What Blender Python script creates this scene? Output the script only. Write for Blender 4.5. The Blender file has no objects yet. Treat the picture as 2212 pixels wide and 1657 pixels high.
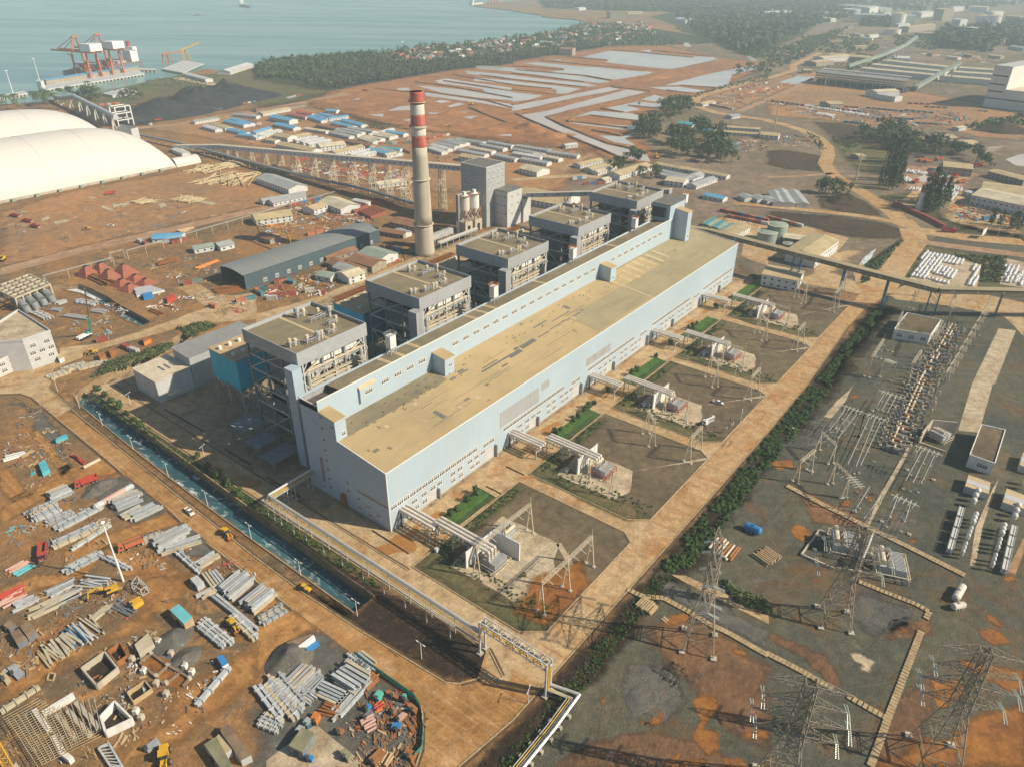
import bpy, bmesh, math, random
from mathutils import Vector, Matrix, geometry, noise
random.seed(11)
R = math.radians
SC = bpy.context.scene
COL = SC.collection
# camera, sky, sun, exposure
FPX, YAW, PITCH, ROLL = 1569.0, R(37.56), R(30.18), R(0.54)
CAM = Vector((-140.71, -166.22, 190.0))
F_ = Vector((math.cos(YAW)*math.cos(PITCH), math.sin(YAW)*math.cos(PITCH), -math.sin(PITCH)))
r_ = Vector((math.sin(YAW), -math.cos(YAW), 0)); u_ = r_.cross(F_)
R_ = r_*math.cos(ROLL)+u_*math.sin(ROLL); U_ = u_*math.cos(ROLL)-r_*math.sin(ROLL)
cd = bpy.data.cameras.new('camera'); cam = bpy.data.objects.new('camera', cd); COL.objects.link(cam)
cd.sensor_width = 36.0; cd.lens = FPX/2212*36.0; cd.clip_start = 1.0; cd.clip_end = 60000
cam.matrix_world = Matrix((R_, U_, -F_)).transposed().to_4x4(); cam.location = CAM
SC.camera = cam
SUN_EL = R(36.5); SUN_H = Vector((0.42, -0.907, 0)).normalized()
w = bpy.data.worlds.new('World'); SC.world = w; w.use_nodes = True
nt = w.node_tree; bg = nt.nodes['Background']
sky = nt.nodes.new('ShaderNodeTexSky'); sky.sky_type = 'NISHITA'; sky.sun_disc = False
sky.sun_elevation = SUN_EL; sky.sun_rotation = math.atan2(SUN_H.x, SUN_H.y)
sky.air_density = 1.0; sky.dust_density = 1.0; sky.ozone_density = 1.4
nt.links.new(sky.outputs[0], bg.inputs[0]); bg.inputs[1].default_value = 0.066
sd = bpy.data.lights.new('sun', 'SUN'); sd.energy = 5.0; sd.angle = R(0.5); sd.color = (1.0, 0.88, 0.68)
sun = bpy.data.objects.new('sun', sd); COL.objects.link(sun)
to_sun = Vector((SUN_H.x*math.cos(SUN_EL), SUN_H.y*math.cos(SUN_EL), math.sin(SUN_EL)))
sun.rotation_euler = to_sun.to_track_quat('Z', 'Y').to_euler(); sun.location = (0, -300, 400)
vs = SC.view_settings; vs.view_transform = 'Standard'; vs.look = 'None'; vs.exposure = 0.32; vs.gamma = 1.0; vs.use_curve_mapping = False
SC.render.engine = 'CYCLES'
cy = SC.cycles; cy.max_bounces = 4; cy.diffuse_bounces = 2; cy.glossy_bounces = 2; cy.transmission_bounces = 2
cy.volume_bounces = 1; cy.transparent_max_bounces = 10; cy.caustics_reflective = False; cy.caustics_refractive = False
cy.use_adaptive_sampling = True; cy.adaptive_threshold = 0.02
cy.use_denoising = True
# survey: a sight line of the photograph met with a level plane
OX = (0, 553, 1106, 1659); OY = (0, 414.7, 829.4, 1241.9)
def G(px, py, z=0.0):
 d = F_*FPX + R_*(px-1106) - U_*(py-828.5)
 k = (z-CAM.z)/d.z
 return CAM + d*k
def T(i, x, y, z=0.0):
 return G(OX[i % 4]+x*.2503, OY[i//4]+y*.2503, z)
def TL(i, pts, z=0.0): return [T(i, x, y, z) for x, y in pts]
V = Vector
def Zu(z): return Vector((0, 0, z))
# materials
MATS = {}
def _in(n, k, v): n.inputs[k].default_value = v
def rgb(c): return (c[0], c[1], c[2], 1.0)
def mat(name, col, rough=.75, metal=0.0, var=.12, sc=.25, col2=None, bump=0.0, bsc=2.0, wave=None, spec=.3, streak=None, obj=False):
 """col/col2 mixed by two scales of noise; wave=(axis,period) corrugation; streak=(colour, amount) weather stains"""
 if name in MATS: return MATS[name]
 m = bpy.data.materials.new(name); m.use_nodes = True; t = m.node_tree; N = t.nodes; L = t.links
 b = N['Principled BSDF']; _in(b, 'Roughness', rough); _in(b, 'Metallic', metal); _in(b, 'Specular IOR Level', spec)
 if obj:
  g = N.new('ShaderNodeTexCoord'); pos = g.outputs['Object']
 else:
  g = N.new('ShaderNodeNewGeometry'); pos = g.outputs['Position']
 n1 = N.new('ShaderNodeTexNoise'); _in(n1, 'Scale', sc); _in(n1, 'Detail', 6); _in(n1, 'Roughness', .65); L.new(pos, n1.inputs['Vector'])
 rp = N.new('ShaderNodeValToRGB'); rp.color_ramp.elements[0].position = .36; rp.color_ramp.elements[1].position = .66
 c2 = col2 if col2 else tuple(min(1, c*(1+var)) for c in col)
 c1 = col if col2 else tuple(c*(1-var) for c in col)
 rp.color_ramp.elements[0].color = rgb(c1); rp.color_ramp.elements[1].color = rgb(c2)
 L.new(n1.outputs['Fac'], rp.inputs['Fac'])
 out = rp.outputs['Color']
 if streak:
  mp = N.new('ShaderNodeMapping'); mp.inputs['Scale'].default_value = (streak[2] if len(streak) > 2 else (.8, .8, .06)); L.new(pos, mp.inputs['Vector'])
  n2 = N.new('ShaderNodeTexNoise'); _in(n2, 'Scale', 1.0); _in(n2, 'Detail', 4); L.new(mp.outputs[0], n2.inputs['Vector'])
  r2 = N.new('ShaderNodeValToRGB'); r2.color_ramp.elements[0].position = .52; r2.color_ramp.elements[1].position = .72
  L.new(n2.outputs['Fac'], r2.inputs['Fac'])
  mu = N.new('ShaderNodeMath'); mu.operation = 'MULTIPLY'; mu.inputs[1].default_value = streak[1]; L.new(r2.outputs['Color'], mu.inputs[0])
  mx = N.new('ShaderNodeMix'); mx.data_type = 'RGBA'; L.new(mu.outputs[0], mx.inputs['Factor']); L.new(out, mx.inputs['A']); mx.inputs['B'].default_value = rgb(streak[0])
  out = mx.outputs['Result']
 h = None
 if wave:
  wv = N.new('ShaderNodeTexWave'); wv.wave_type = 'BANDS'; wv.bands_direction = wave[0]; wv.wave_profile = 'SIN'
  _in(wv, 'Scale', 6.2832/wave[1]/20.0); L.new(pos, wv.inputs['Vector']); h = wv.outputs['Fac']
  mm = N.new('ShaderNodeMix'); mm.data_type = 'RGBA'; mm.blend_type = 'MULTIPLY'; mm.inputs['Factor'].default_value = wave[2] if len(wave) > 2 else .25
  L.new(out, mm.inputs['A']); L.new(wv.outputs['Color'], mm.inputs['B']); out = mm.outputs['Result']
 L.new(out, b.inputs['Base Color'])
 if bump or wave:
  bp = N.new('ShaderNodeBump'); _in(bp, 'Strength', bump if bump else .12); _in(bp, 'Distance', .3)
  if h is None:
   n3 = N.new('ShaderNodeTexNoise'); _in(n3, 'Scale', bsc); _in(n3, 'Detail', 5); L.new(pos, n3.inputs['Vector']); h = n3.outputs['Fac']
  L.new(h, bp.inputs['Height']); L.new(bp.outputs[0], b.inputs['Normal'])
 MATS[name] = m
 return m
EARTH = {}
def earth(name, cols, big=.02, mid=.11, fine=1.6, bump=.5, rough=.92, speck=None, track=None, spec=.15, bsc=.9, soft=False):
 """bare ground: three or four colours mixed by patchy noise at three scales, pebbles or litter as specks"""
 if not soft: EARTH[name] = dict(cols=cols, big=big, mid=mid, fine=fine, bump=bump, rough=rough, speck=speck, track=track, spec=spec, bsc=bsc)
 m = bpy.data.materials.new(name); m.use_nodes = True; t = m.node_tree; N = t.nodes; L = t.links
 b = N['Principled BSDF']; _in(b, 'Roughness', rough); _in(b, 'Specular IOR Level', spec)
 g = N.new('ShaderNodeNewGeometry'); pos = g.outputs['Position']
 def nz(s, det=7, ro=.65, dist=0.0):
  n = N.new('ShaderNodeTexNoise'); _in(n, 'Scale', s); _in(n, 'Detail', det); _in(n, 'Roughness', ro); _in(n, 'Distortion', dist); L.new(pos, n.inputs['Vector']); return n.outputs['Fac']
 def ramp(f, a, z):
  r = N.new('ShaderNodeValToRGB'); r.color_ramp.elements[0].position = a; r.color_ramp.elements[1].position = z; L.new(f, r.inputs['Fac']); return r.outputs['Color']
 def mix(f, A, B, mode='MIX'):
  x = N.new('ShaderNodeMix'); x.data_type = 'RGBA'; x.blend_type = mode
  if isinstance(f, float): x.inputs['Factor'].default_value = f
  else: L.new(f, x.inputs['Factor'])
  for k, s in (('A', A), ('B', B)):
   if isinstance(s, tuple): x.inputs[k].default_value = rgb(s)
   else: L.new(s, x.inputs[k])
  return x.outputs['Result']
 c = mix(ramp(nz(big, 6, .6, .6), .40, .60), cols[0], cols[1])
 if len(cols) > 2: c = mix(ramp(nz(mid, 8, .7, 1.2), .52, .66), c, cols[2])
 if len(cols) > 3: c = mix(ramp(nz(mid*2.3, 6, .7, .5), .60, .72), c, cols[3])
 if track:
  mp = N.new('ShaderNodeMapping'); mp.inputs['Rotation'].default_value = (0, 0, track[0]); mp.inputs['Scale'].default_value = (track[1], .012, 1); L.new(pos, mp.inputs['Vector'])
  n = N.new('ShaderNodeTexNoise'); _in(n, 'Scale', 1.0); _in(n, 'Detail', 5); _in(n, 'Roughness', .7); L.new(mp.outputs[0], n.inputs['Vector'])
  c = mix(ramp(n.outputs['Fac'], .5, .75), c, track[2])
 f = nz(fine, 5, .75)
 hi = N.new('ShaderNodeMapRange'); hi.inputs['From Min'].default_value = .3; hi.inputs['From Max'].default_value = .7; hi.inputs['To Min'].default_value = .72; hi.inputs['To Max'].default_value = 1.28; L.new(f, hi.inputs['Value'])
 vm = N.new('ShaderNodeVectorMath'); vm.operation = 'SCALE'; L.new(c, vm.inputs[0])
 h2 = N.new('ShaderNodeMapRange'); [h2.inputs[k].__setattr__('default_value', v) for k, v in (('From Min',.33),('From Max',.67),('To Min',.66),('To Max',1.34))]; L.new(nz(min(.24, fine*.2), 9, .78, .3), h2.inputs['Value']); mu = N.new('ShaderNodeMath'); mu.operation = 'MULTIPLY'; L.new(hi.outputs[0], mu.inputs[0]); L.new(h2.outputs[0], mu.inputs[1]); L.new(mu.outputs[0], vm.inputs['Scale'])
 c = vm.outputs[0]
 if speck:
  vo = N.new('ShaderNodeTexVoronoi'); _in(vo, 'Scale', speck[1]); L.new(pos, vo.inputs['Vector'])
  lt = N.new('ShaderNodeMath'); lt.operation = 'LESS_THAN'; lt.inputs[1].default_value = speck[2]; L.new(vo.outputs['Distance'], lt.inputs[0])
  c = mix(lt.outputs[0], c, speck[0])
 L.new(c, b.inputs['Base Color'])
 bp = N.new('ShaderNodeBump'); _in(bp, 'Strength', bump); _in(bp, 'Distance', .6); L.new(nz(bsc, 7, .7), bp.inputs['Height']); L.new(bp.outputs[0], b.inputs['Normal'])
 if soft:      # ground that thins out raggedly into its neighbour, by the distance to its outline
  at = N.new('ShaderNodeAttribute'); at.attribute_name = 'edge'; md = N.new('ShaderNodeMath'); md.operation = 'MULTIPLY_ADD'; L.new(nz(soft, 6, .7, .5), md.inputs[0]); md.inputs[1].default_value = 1.3; L.new(at.outputs['Fac'], md.inputs[2])
  mr = N.new('ShaderNodeMapRange'); mr.inputs['From Min'].default_value = .98; mr.inputs['From Max'].default_value = 1.34; L.new(md.outputs[0], mr.inputs['Value']); L.new(mr.outputs[0], b.inputs['Alpha'])
 MATS[name] = m
 return m
def soft(name, pts, m, z, fe, kind='structure', **k):
 import numpy as np
 P2 = np.array([(p[0], p[1]) for p in pts]); n = len(P2); x, y = P2[:, 0], P2[:, 1]; area = abs(np.dot(x, np.roll(y, -1))-np.dot(y, np.roll(x, -1)))/2
 fe = fe or min(34, max(2.6, .34*area**.5)); st = max(.7, min(fe*.5, (area/3000)**.5)); st = max(st, (area/9000)**.5)
 gx = np.arange(x.min()-fe*.6, x.max()+fe*.6+st, st); gy = np.arange(y.min()-fe*.6, y.max()+fe*.6+st, st); X, Y = np.meshgrid(gx, gy); D = np.full(X.shape, 1e9); ins = np.zeros(X.shape, bool)
 for i in range(n):
  (x0, y0), (x1, y1) = P2[i], P2[(i+1) % n]; dx, dy = x1-x0, y1-y0; t_ = np.clip(((X-x0)*dx+(Y-y0)*dy)/(dx*dx+dy*dy+1e-9), 0, 1); D = np.minimum(D, np.hypot(X-x0-t_*dx, Y-y0-t_*dy))
  if y0 != y1: ins ^= ((y0 > Y) != (y1 > Y)) & (X < dx*(Y-y0)/dy+x0)
 E = np.clip((np.where(ins, D, -D)+fe*.5)/fe, 0, 1); ny, nx = X.shape; ok = np.maximum.reduce([E[:-1, :-1], E[1:, :-1], E[:-1, 1:], E[1:, 1:]]) > .02; j, i = np.nonzero(ok); a = j*nx+i
 F = np.stack([a, a+1, a+nx+1, a+nx], 1); us, inv = np.unique(F, return_inverse=True); co = np.stack([X.ravel()[us], Y.ravel()[us], np.full(len(us), z)], 1); F = inv.reshape(-1, 4)
 me = bpy.data.meshes.new(name); me.from_pydata(co.tolist(), [], F.tolist()); me.attributes.new('edge', 'FLOAT', 'POINT').data.foreach_set('value', E.ravel()[us].astype('f'))
 key = m+'_soft%d' % (fe > 6)
 if key not in MATS: earth(key, soft=(.06 if fe > 6 else .3), **EARTH[m])
 me.materials.append(MATS[key]); me.update(); o = bpy.data.objects.new(name, me); COL.objects.link(o); return tag(o, k.get('label'), k.get('cat'), None, kind)
def water(name, col, rough=.08, wsc=.4, bump=.3, foam=None, spec=.5, col2=None, big=.01, stretch=(1, 1, 1)):
 m = bpy.data.materials.new(name); m.use_nodes = True; t = m.node_tree; N = t.nodes; L = t.links
 b = N['Principled BSDF']; _in(b, 'Roughness', rough); _in(b, 'IOR', 1.33); _in(b, 'Specular IOR Level', spec)
 g = N.new('ShaderNodeNewGeometry'); mp = N.new('ShaderNodeMapping'); mp.inputs['Scale'].default_value = stretch; L.new(g.outputs['Position'], mp.inputs['Vector']); pos = mp.outputs[0]
 n1 = N.new('ShaderNodeTexNoise'); _in(n1, 'Scale', big); _in(n1, 'Detail', 5); _in(n1, 'Distortion', 1.0); L.new(pos, n1.inputs['Vector'])
 r = N.new('ShaderNodeValToRGB'); r.color_ramp.elements[0].color = rgb(col); r.color_ramp.elements[1].color = rgb(col2 or col); r.color_ramp.elements[0].position = .42; r.color_ramp.elements[1].position = .6
 L.new(n1.outputs['Fac'], r.inputs['Fac']); c = r.outputs['Color']
 if foam:
  n2 = N.new('ShaderNodeTexNoise'); _in(n2, 'Scale', foam[0]); _in(n2, 'Detail', 8); _in(n2, 'Roughness', .72); _in(n2, 'Distortion', 1.6); L.new(pos, n2.inputs['Vector'])
  r2 = N.new('ShaderNodeValToRGB'); r2.color_ramp.elements[0].position = foam[1]; r2.color_ramp.elements[1].position = foam[2]; L.new(n2.outputs['Fac'], r2.inputs['Fac'])
  x = N.new('ShaderNodeMix'); x.data_type = 'RGBA'; L.new(r2.outputs['Color'], x.inputs['Factor']); L.new(c, x.inputs['A']); x.inputs['B'].default_value = (.75, .8, .8, 1); c = x.outputs['Result']
 L.new(c, b.inputs['Base Color'])
 n3 = N.new('ShaderNodeTexNoise'); _in(n3, 'Scale', wsc); _in(n3, 'Detail', 6); L.new(pos, n3.inputs['Vector'])
 bp = N.new('ShaderNodeBump'); _in(bp, 'Strength', bump); _in(bp, 'Distance', .5); L.new(n3.outputs['Fac'], bp.inputs['Height']); L.new(bp.outputs[0], b.inputs['Normal'])
 MATS[name] = m
 return m
# mesh collector
class MB:
 def __init__(s): s.v = []; s.f = []; s.m = []; s.k = 0
 def use(s, k): s.k = k; return s
 def add(s, vs, fs):
  o = len(s.v); s.v += [tuple(v) for v in vs]
  for f in fs: s.f.append([i+o for i in f]); s.m.append(s.k)
  return s
 def box(s, x0, x1, y0, y1, z0, z1):
  return s.add([(x0,y0,z0),(x1,y0,z0),(x1,y1,z0),(x0,y1,z0),(x0,y0,z1),(x1,y0,z1),(x1,y1,z1),(x0,y1,z1)],
                     [(3,2,1,0),(4,5,6,7),(0,1,5,4),(1,2,6,5),(2,3,7,6),(3,0,4,7)])
 def obox(s, c, l, w, h, a=0.0):
  ca, sa = math.cos(a), math.sin(a); q = []
  for z in (0, h):
   for x, y in ((-l/2,-w/2),(l/2,-w/2),(l/2,w/2),(-l/2,w/2)):
    q.append((c[0]+x*ca-y*sa, c[1]+x*sa+y*ca, c[2]+z))
  return s.add(q, [(3,2,1,0),(4,5,6,7),(0,1,5,4),(1,2,6,5),(2,3,7,6),(3,0,4,7)])
 def beam(s, p, q, w=.3, h=None):
  p = V(p); q = V(q); d = q-p
  if d.length < 1e-6: return s
  d.normalize(); h = h or w
  a = d.cross(Zu(1));  a = V((1,0,0)) if a.length < 1e-3 else a.normalized()
  b = a.cross(d); r = []
  for e in (p, q):
   for i, j in ((-1,-1),(1,-1),(1,1),(-1,1)): r.append(e+a*(i*w/2)+b*(j*h/2))
  return s.add(r, [(0,1,2,3),(7,6,5,4),(0,4,5,1),(1,5,6,2),(2,6,7,3),(3,7,4,0)])
 def tube(s, p, q, r, n=8, r2=None, caps=True):
  p = V(p); q = V(q); d = (q-p)
  if d.length < 1e-6: return s
  d.normalize(); a = d.cross(Zu(1)); a = V((1,0,0)) if a.length < 1e-3 else a.normalized(); b = a.cross(d)
  r2 = r if r2 is None else r2; vs = []
  for e, rr in ((p, r), (q, r2)):
   for i in range(n):
    t = 2*math.pi*i/n; vs.append(e+a*(rr*math.cos(t))+b*(rr*math.sin(t)))
  fs = [(i, (i+1) % n, n+(i+1) % n, n+i) for i in range(n)]
  fs = [f[::-1] for f in fs]
  if caps: fs += [tuple(range(n)), tuple(range(2*n-1, n-1, -1))]
  return s.add(vs, fs)
 def path(s, pts, r, n=6):
  for a, b in zip(pts, pts[1:]): s.tube(a, b, r, n)
  return s
 def lathe(s, c, prof, n=16):
  vs = []; fs = []
  for r, z in prof:
   for i in range(n): vs.append((c[0]+r*math.cos(2*math.pi*i/n), c[1]+r*math.sin(2*math.pi*i/n), c[2]+z))
  for k in range(len(prof)-1):
   for i in range(n): j = (i+1) % n; fs.append((k*n+i, k*n+j, (k+1)*n+j, (k+1)*n+i))
  fs.append(tuple(range(n-1, -1, -1))); fs.append(tuple((len(prof)-1)*n+i for i in range(n)))
  return s.add(vs, fs)
 def prism(s, pts, z0, z1):
  n = len(pts); a = sum(pts[i][0]*pts[(i+1) % n][1]-pts[(i+1) % n][0]*pts[i][1] for i in range(n))
  if a < 0: pts = list(pts)[::-1]
  vs = [(p[0], p[1], z0) for p in pts]+[(p[0], p[1], z1) for p in pts]
  return s.add(vs, [tuple(range(n-1, -1, -1)), tuple(range(n, 2*n))]+[(i, (i+1) % n, n+(i+1) % n, n+i) for i in range(n)])
 def quad(s, a, b, c, d): return s.add([a, b, c, d], [(0,1,2,3)])
 def tri(s, a, b, c): return s.add([a, b, c], [(0,1,2)])
 def B(s, name, mats, parent=None, smooth=False, base=None):
  """vertices are in world space unless base == 0 and base is not None (already local to the parent)"""
  me = bpy.data.meshes.new(name)
  off = Zu(0)
  if base == 0 and base is not None: pass
  elif base is not None: off = V(base)
  elif parent is not None and base is None: off = wloc(parent)
  me.from_pydata([(v[0]-off.x, v[1]-off.y, v[2]-off.z) for v in s.v] if off.length else s.v, [], s.f)
  if not isinstance(mats, (list, tuple)): mats = [mats]
  for m in mats: me.materials.append(MATS[m] if isinstance(m, str) else m)
  if len(mats) > 1: me.polygons.foreach_set('material_index', s.m)
  if smooth: me.polygons.foreach_set('use_smooth', [True]*len(me.polygons))
  me.update()
  o = bpy.data.objects.new(name, me); COL.objects.link(o)
  if parent is not None: o.parent = parent
  elif base: o.location = off
  return o
def wloc(o):
 p = V(o.location)
 while o.parent: o = o.parent; p = p+V(o.location)
 return p
def tag(o, label=None, cat=None, group=None, kind=None):
 if label: o['label'] = label
 if cat: o['category'] = cat
 if group: o['group'] = group
 if kind: o['kind'] = kind
 return o
def thing(name, label, cat, loc=(0,0,0), group=None, rz=0.0):
 o = bpy.data.objects.new(name, None); COL.objects.link(o); o.location = loc; o.rotation_euler = (0, 0, rz); o.empty_display_size = .5
 return tag(o, label, cat, group)
KIDS = {}
def kids(o):
 return [c for c in o.children]
def copy_tree(src, loc=None, rz=None, label=None, group=None, parent=None, scale=None):
 c = src.copy(); COL.objects.link(c)
 if parent is not None: c.parent = parent
 if loc is not None: c.location = loc
 if rz is not None: c.rotation_euler = (0, 0, rz)
 if scale is not None: c.scale = scale if isinstance(scale, (tuple, list)) else (scale,)*3
 if label: c['label'] = label
 if group: c['group'] = group
 for k in PROTO_KIDS(src): copy_tree(k, parent=c)
 return c
_kc = {}
def PROTO_KIDS(src):
 if src.name not in _kc: _kc[src.name] = list(src.children)
 return _kc[src.name]
def inst(me_obj, name, parent, loc, rz=0.0, scale=None):
 """another part sharing the mesh of a part"""
 o = bpy.data.objects.new(name, me_obj.data); COL.objects.link(o); o.parent = parent; o.location = loc; o.rotation_euler = (0, 0, rz)
 if scale: o.scale = scale
 return o
ORD = 'first second third fourth fifth sixth seventh eighth ninth tenth eleventh twelfth thirteenth fourteenth fifteenth sixteenth seventeenth eighteenth nineteenth twentieth'.split()
def nth(i): return ORD[i] if i < 20 else '%dth' % (i+1)
def wobble(pts, step, amp, closed=True, sc=.15):
 """an outline cut into short steps and pushed about a little, so that bare ground does not end in ruled lines"""
 out = []; n = len(pts)
 for i in range(n if closed else n-1):
  a = V(pts[i]); b = V(pts[(i+1) % n]); d = (b-a).length; k = max(1, min(60, int(d/step)))
  for j in range(k):
   p = a.lerp(b, j/k)
   q = noise.noise_vector(V((p.x*sc, p.y*sc, 3.3)))
   out.append(V((p.x+q.x*amp, p.y+q.y*amp, p.z)))
 return out
def patch(name, pts, m, z, step=0, amp=0, kind='structure', label=None, cat=None, holes=()):
 if step: pts = wobble([V((p[0], p[1], 0)) for p in pts], step, amp)
 loops = [[V((p[0], p[1], 0)) for p in pts]]+[[V((p[0], p[1], 0)) for p in h] for h in holes]
 tr = geometry.tessellate_polygon(loops)
 vs = [p for l in loops for p in l]
 mb = MB(); fs = []
 for t in tr:
  a, b, c = (vs[i] for i in t)
  cr = (b.x-a.x)*(c.y-a.y)-(b.y-a.y)*(c.x-a.x)
  if abs(cr) < 1e-9: continue
  fs.append(tuple(t) if cr > 0 else tuple(t)[::-1])
 mb.add([(p.x, p.y, z) for p in vs], fs)
 o = mb.B(name, m)
 return tag(o, label, cat, None, kind)
def band(center, half):
 """polygon of a strip along a polyline"""
 L, Rr = [], []
 for i, p in enumerate(center):
  p = V((p[0], p[1], 0)); a = V((center[max(i-1, 0)][0], center[max(i-1, 0)][1], 0)); b = V((center[min(i+1, len(center)-1)][0], center[min(i+1, len(center)-1)][1], 0))
  d = (b-a).normalized(); n = V((-d.y, d.x, 0)); h = half[i] if isinstance(half, (list, tuple)) else half
  L.append(p+n*h); Rr.append(p-n*h)
 return L+Rr[::-1]
def ridge(name, center, half, h, m, label=None, cat=None, z=0.0, top=.3, kind='structure', group=None, rough=.0):
 """a bank of earth along a polyline"""
 mb = MB(); prof = ((-1, 0), (-top, 1), (top, 1), (1, 0)); c = []
 for i, p in enumerate(center):
  p = V((p[0], p[1], 0)); a = V((*center[max(i-1, 0)][:2], 0)); b = V((*center[min(i+1, len(center)-1)][:2], 0)); d = (b-a).normalized(); n = V((-d.y, d.x, 0))
  hh = h*(1+rough*noise.noise(p*.05)); ww = half*(1+rough*noise.noise(p*.07+V((9,0,0))))
  c.append([(p.x+n.x*ww*u, p.y+n.y*ww*u, z+hh*v) for u, v in prof])
 vs = [q for r in c for q in r]; fs = []
 for i in range(len(c)-1):
  for j in range(3): fs.append((i*4+j, (i+1)*4+j, (i+1)*4+j+1, i*4+j+1)[::-1])
 fs += [(0,1,2,3), tuple(len(vs)-4+k for k in (3,2,1,0))]
 mb.add(vs, fs); return tag(mb.B(name, m), label, cat, group, kind)
def poly_sub(center, step):
 out = []
 for a, b in zip(center, center[1:]):
  a = V((a[0], a[1], 0)); b = V((b[0], b[1], 0)); k = max(1, int((b-a).length/step))
  out += [a.lerp(b, j/k) for j in range(k)]
 out.append(V((center[-1][0], center[-1][1], 0)))
 return out
# ground materials (real base colours, except the bank soil, darkened for slope shade)
earth('m_dirt', [(.288,.156,.065), (.156,.110,.065), (.375,.200,.075), (.125,.106,.081)], big=.012, mid=.06, fine=1.3, bump=.6, speck=((.42,.38,.30), .55, .10))
earth('m_orange', [(.403,.213,.074), (.325,.162,.053), (.269,.134,.047), (.448,.263,.112)], big=.03, mid=.10, fine=1.0, bump=.3, track=(0.0, .55, (.20,.10,.038)))
earth('m_roadA', [(.37,.20,.075), (.30,.155,.052), (.43,.27,.13), (.26,.135,.048)], big=.03, mid=.05, fine=1.2, bump=.15, track=(0.0, .7, (.45,.31,.165)))
earth('m_roadB', [(.47,.335,.185), (.42,.265,.125), (.36,.175,.06), (.33,.18,.075)], big=.018, mid=.028, fine=1.2, bump=.12, track=(R(90), .35, (.33,.155,.05)))
earth('m_apron', [(.46,.34,.20), (.40,.275,.145), (.34,.18,.07), (.27,.175,.095)], big=.04, mid=.045, fine=1.1, bump=.12)
earth('m_apron2', [(.36,.27,.165), (.29,.21,.13), (.19,.13,.085), (.24,.13,.065)], big=.04, mid=.07, fine=1.1, bump=.15)
earth('m_concrete', [(.46,.38,.27), (.42,.34,.23), (.31,.23,.15)], big=.06, mid=.05, fine=1.0, bump=.1)
earth('m_gravelA', [(.175,.135,.082), (.135,.105,.066), (.20,.145,.08), (.11,.09,.06)], big=.03, mid=.12, fine=2.2, bump=.7, bsc=3.0)
earth('m_gravelB', [(.128,.12,.082), (.085,.09,.07), (.155,.10,.05), (.18,.16,.11)], big=.016, mid=.045, fine=1.6, bump=.8, speck=((.28,.26,.21), 1.1, .09), bsc=2.0)
earth('m_gravelG', [(.155,.149,.127), (.115,.113,.101), (.172,.138,.098)], big=.04, mid=.12, fine=2.4, bump=.8, speck=((.36,.35,.31), 1.2, .14), bsc=3.0)
earth('m_rust_dirt', [(.31,.135,.035), (.24,.10,.03), (.17,.08,.034)], big=.06, mid=.14, fine=1.2, bump=.3)
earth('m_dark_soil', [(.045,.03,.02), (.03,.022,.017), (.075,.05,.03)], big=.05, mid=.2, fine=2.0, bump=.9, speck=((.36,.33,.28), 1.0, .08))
earth('m_field', [(.383,.199,.088), (.284,.170,.092), (.227,.156,.099), (.511,.383,.256)], big=.012, mid=.035, fine=.8, bump=.6)
earth('m_redroad', [(.372,.240,.150), (.324,.192,.114), (.408,.288,.192)], big=.03, mid=.05, fine=.8, bump=.2)
earth('m_mud', [(.329,.152,.063), (.268,.128,.059), (.378,.189,.085), (.195,.104,.055)], big=.006, mid=.02, fine=.35, bump=.9, bsc=.25)
earth('m_berm', [(.16,.09,.05), (.21,.115,.058), (.12,.075,.048)], big=.02, mid=.06, fine=.4, bump=.9, bsc=.4)
earth('m_far', [(.218,.166,.113), (.154,.125,.083), (.269,.192,.128), (.109,.115,.064)], big=.004, mid=.018, fine=.3, bump=.5, bsc=.2)
earth('m_green_floor', [(.040,.052,.024), (.030,.040,.018), (.055,.062,.03), (.09,.075,.045)], big=.006, mid=.03, fine=.35, bump=1.0, bsc=.3)
earth('m_scrub', [(.090,.102,.042), (.132,.114,.054), (.192,.138,.072)], big=.02, mid=.06, fine=.8, bump=.8, bsc=.6)
earth('m_bank_shaded', [(.060,.043,.028), (.085,.058,.035), (.042,.032,.022)], big=.02, mid=.08, fine=.7, bump=1.0, bsc=.5)  # bank soil made darker: the shade of steep slopes is put into the colour
earth('m_lawn', [(.06,.13,.03), (.08,.155,.035), (.045,.09,.024)], big=.1, mid=.3, fine=3.0, bump=.6, bsc=4.0)
earth('m_wallc', [(.34,.24,.14), (.28,.19,.11), (.20,.13,.08)], big=.15, mid=.2, fine=1.5, bump=.2)
earth('m_slope', [(.10,.075,.05), (.08,.06,.042), (.13,.09,.055)], big=.05, mid=.1, fine=1.5, bump=.9)
earth('m_verge', [(.07,.105,.03), (.10,.10,.04), (.13,.09,.045)], big=.05, mid=.15, fine=2.5, bump=.6, bsc=3.0)
water('m_sea', (.12,.25,.25), .25, .06, .25, spec=.5, col2=(.22,.345,.32), big=.006, stretch=(1, 1, 1))
water('m_canal', (.03,.085,.105), .12, .5, .8, foam=(.20, .545, .70), col2=(.035,.13,.155), big=.05, stretch=(1, .45, 1))
water('m_rapid', (.25,.33,.35), .3, .8, .8, foam=(.22, .40, .56), col2=(.5,.56,.58), big=.08)
water('m_pond', (.52,.45,.40), .12, .3, .06, col2=(.60,.53,.47), big=.008)
water('m_pond2', (.48,.48,.46), .12, .3, .06, col2=(.56,.54,.50), big=.008)
water('m_puddle', (.27,.16,.07), .10, .4, .05, col2=(.34,.20,.09), big=.05)
mat('m_kerb', (.40,.30,.17), .9, var=.25, sc=.6)
mat('m_kerb_dk', (.16,.10,.055), .9, var=.3, sc=.6)
mat('m_wet', (.12,.075,.038), .5, var=.3, sc=.3)
mat('m_rust_stain', (.30,.135,.038), .6, col2=(.38,.19,.06), sc=.25)
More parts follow.
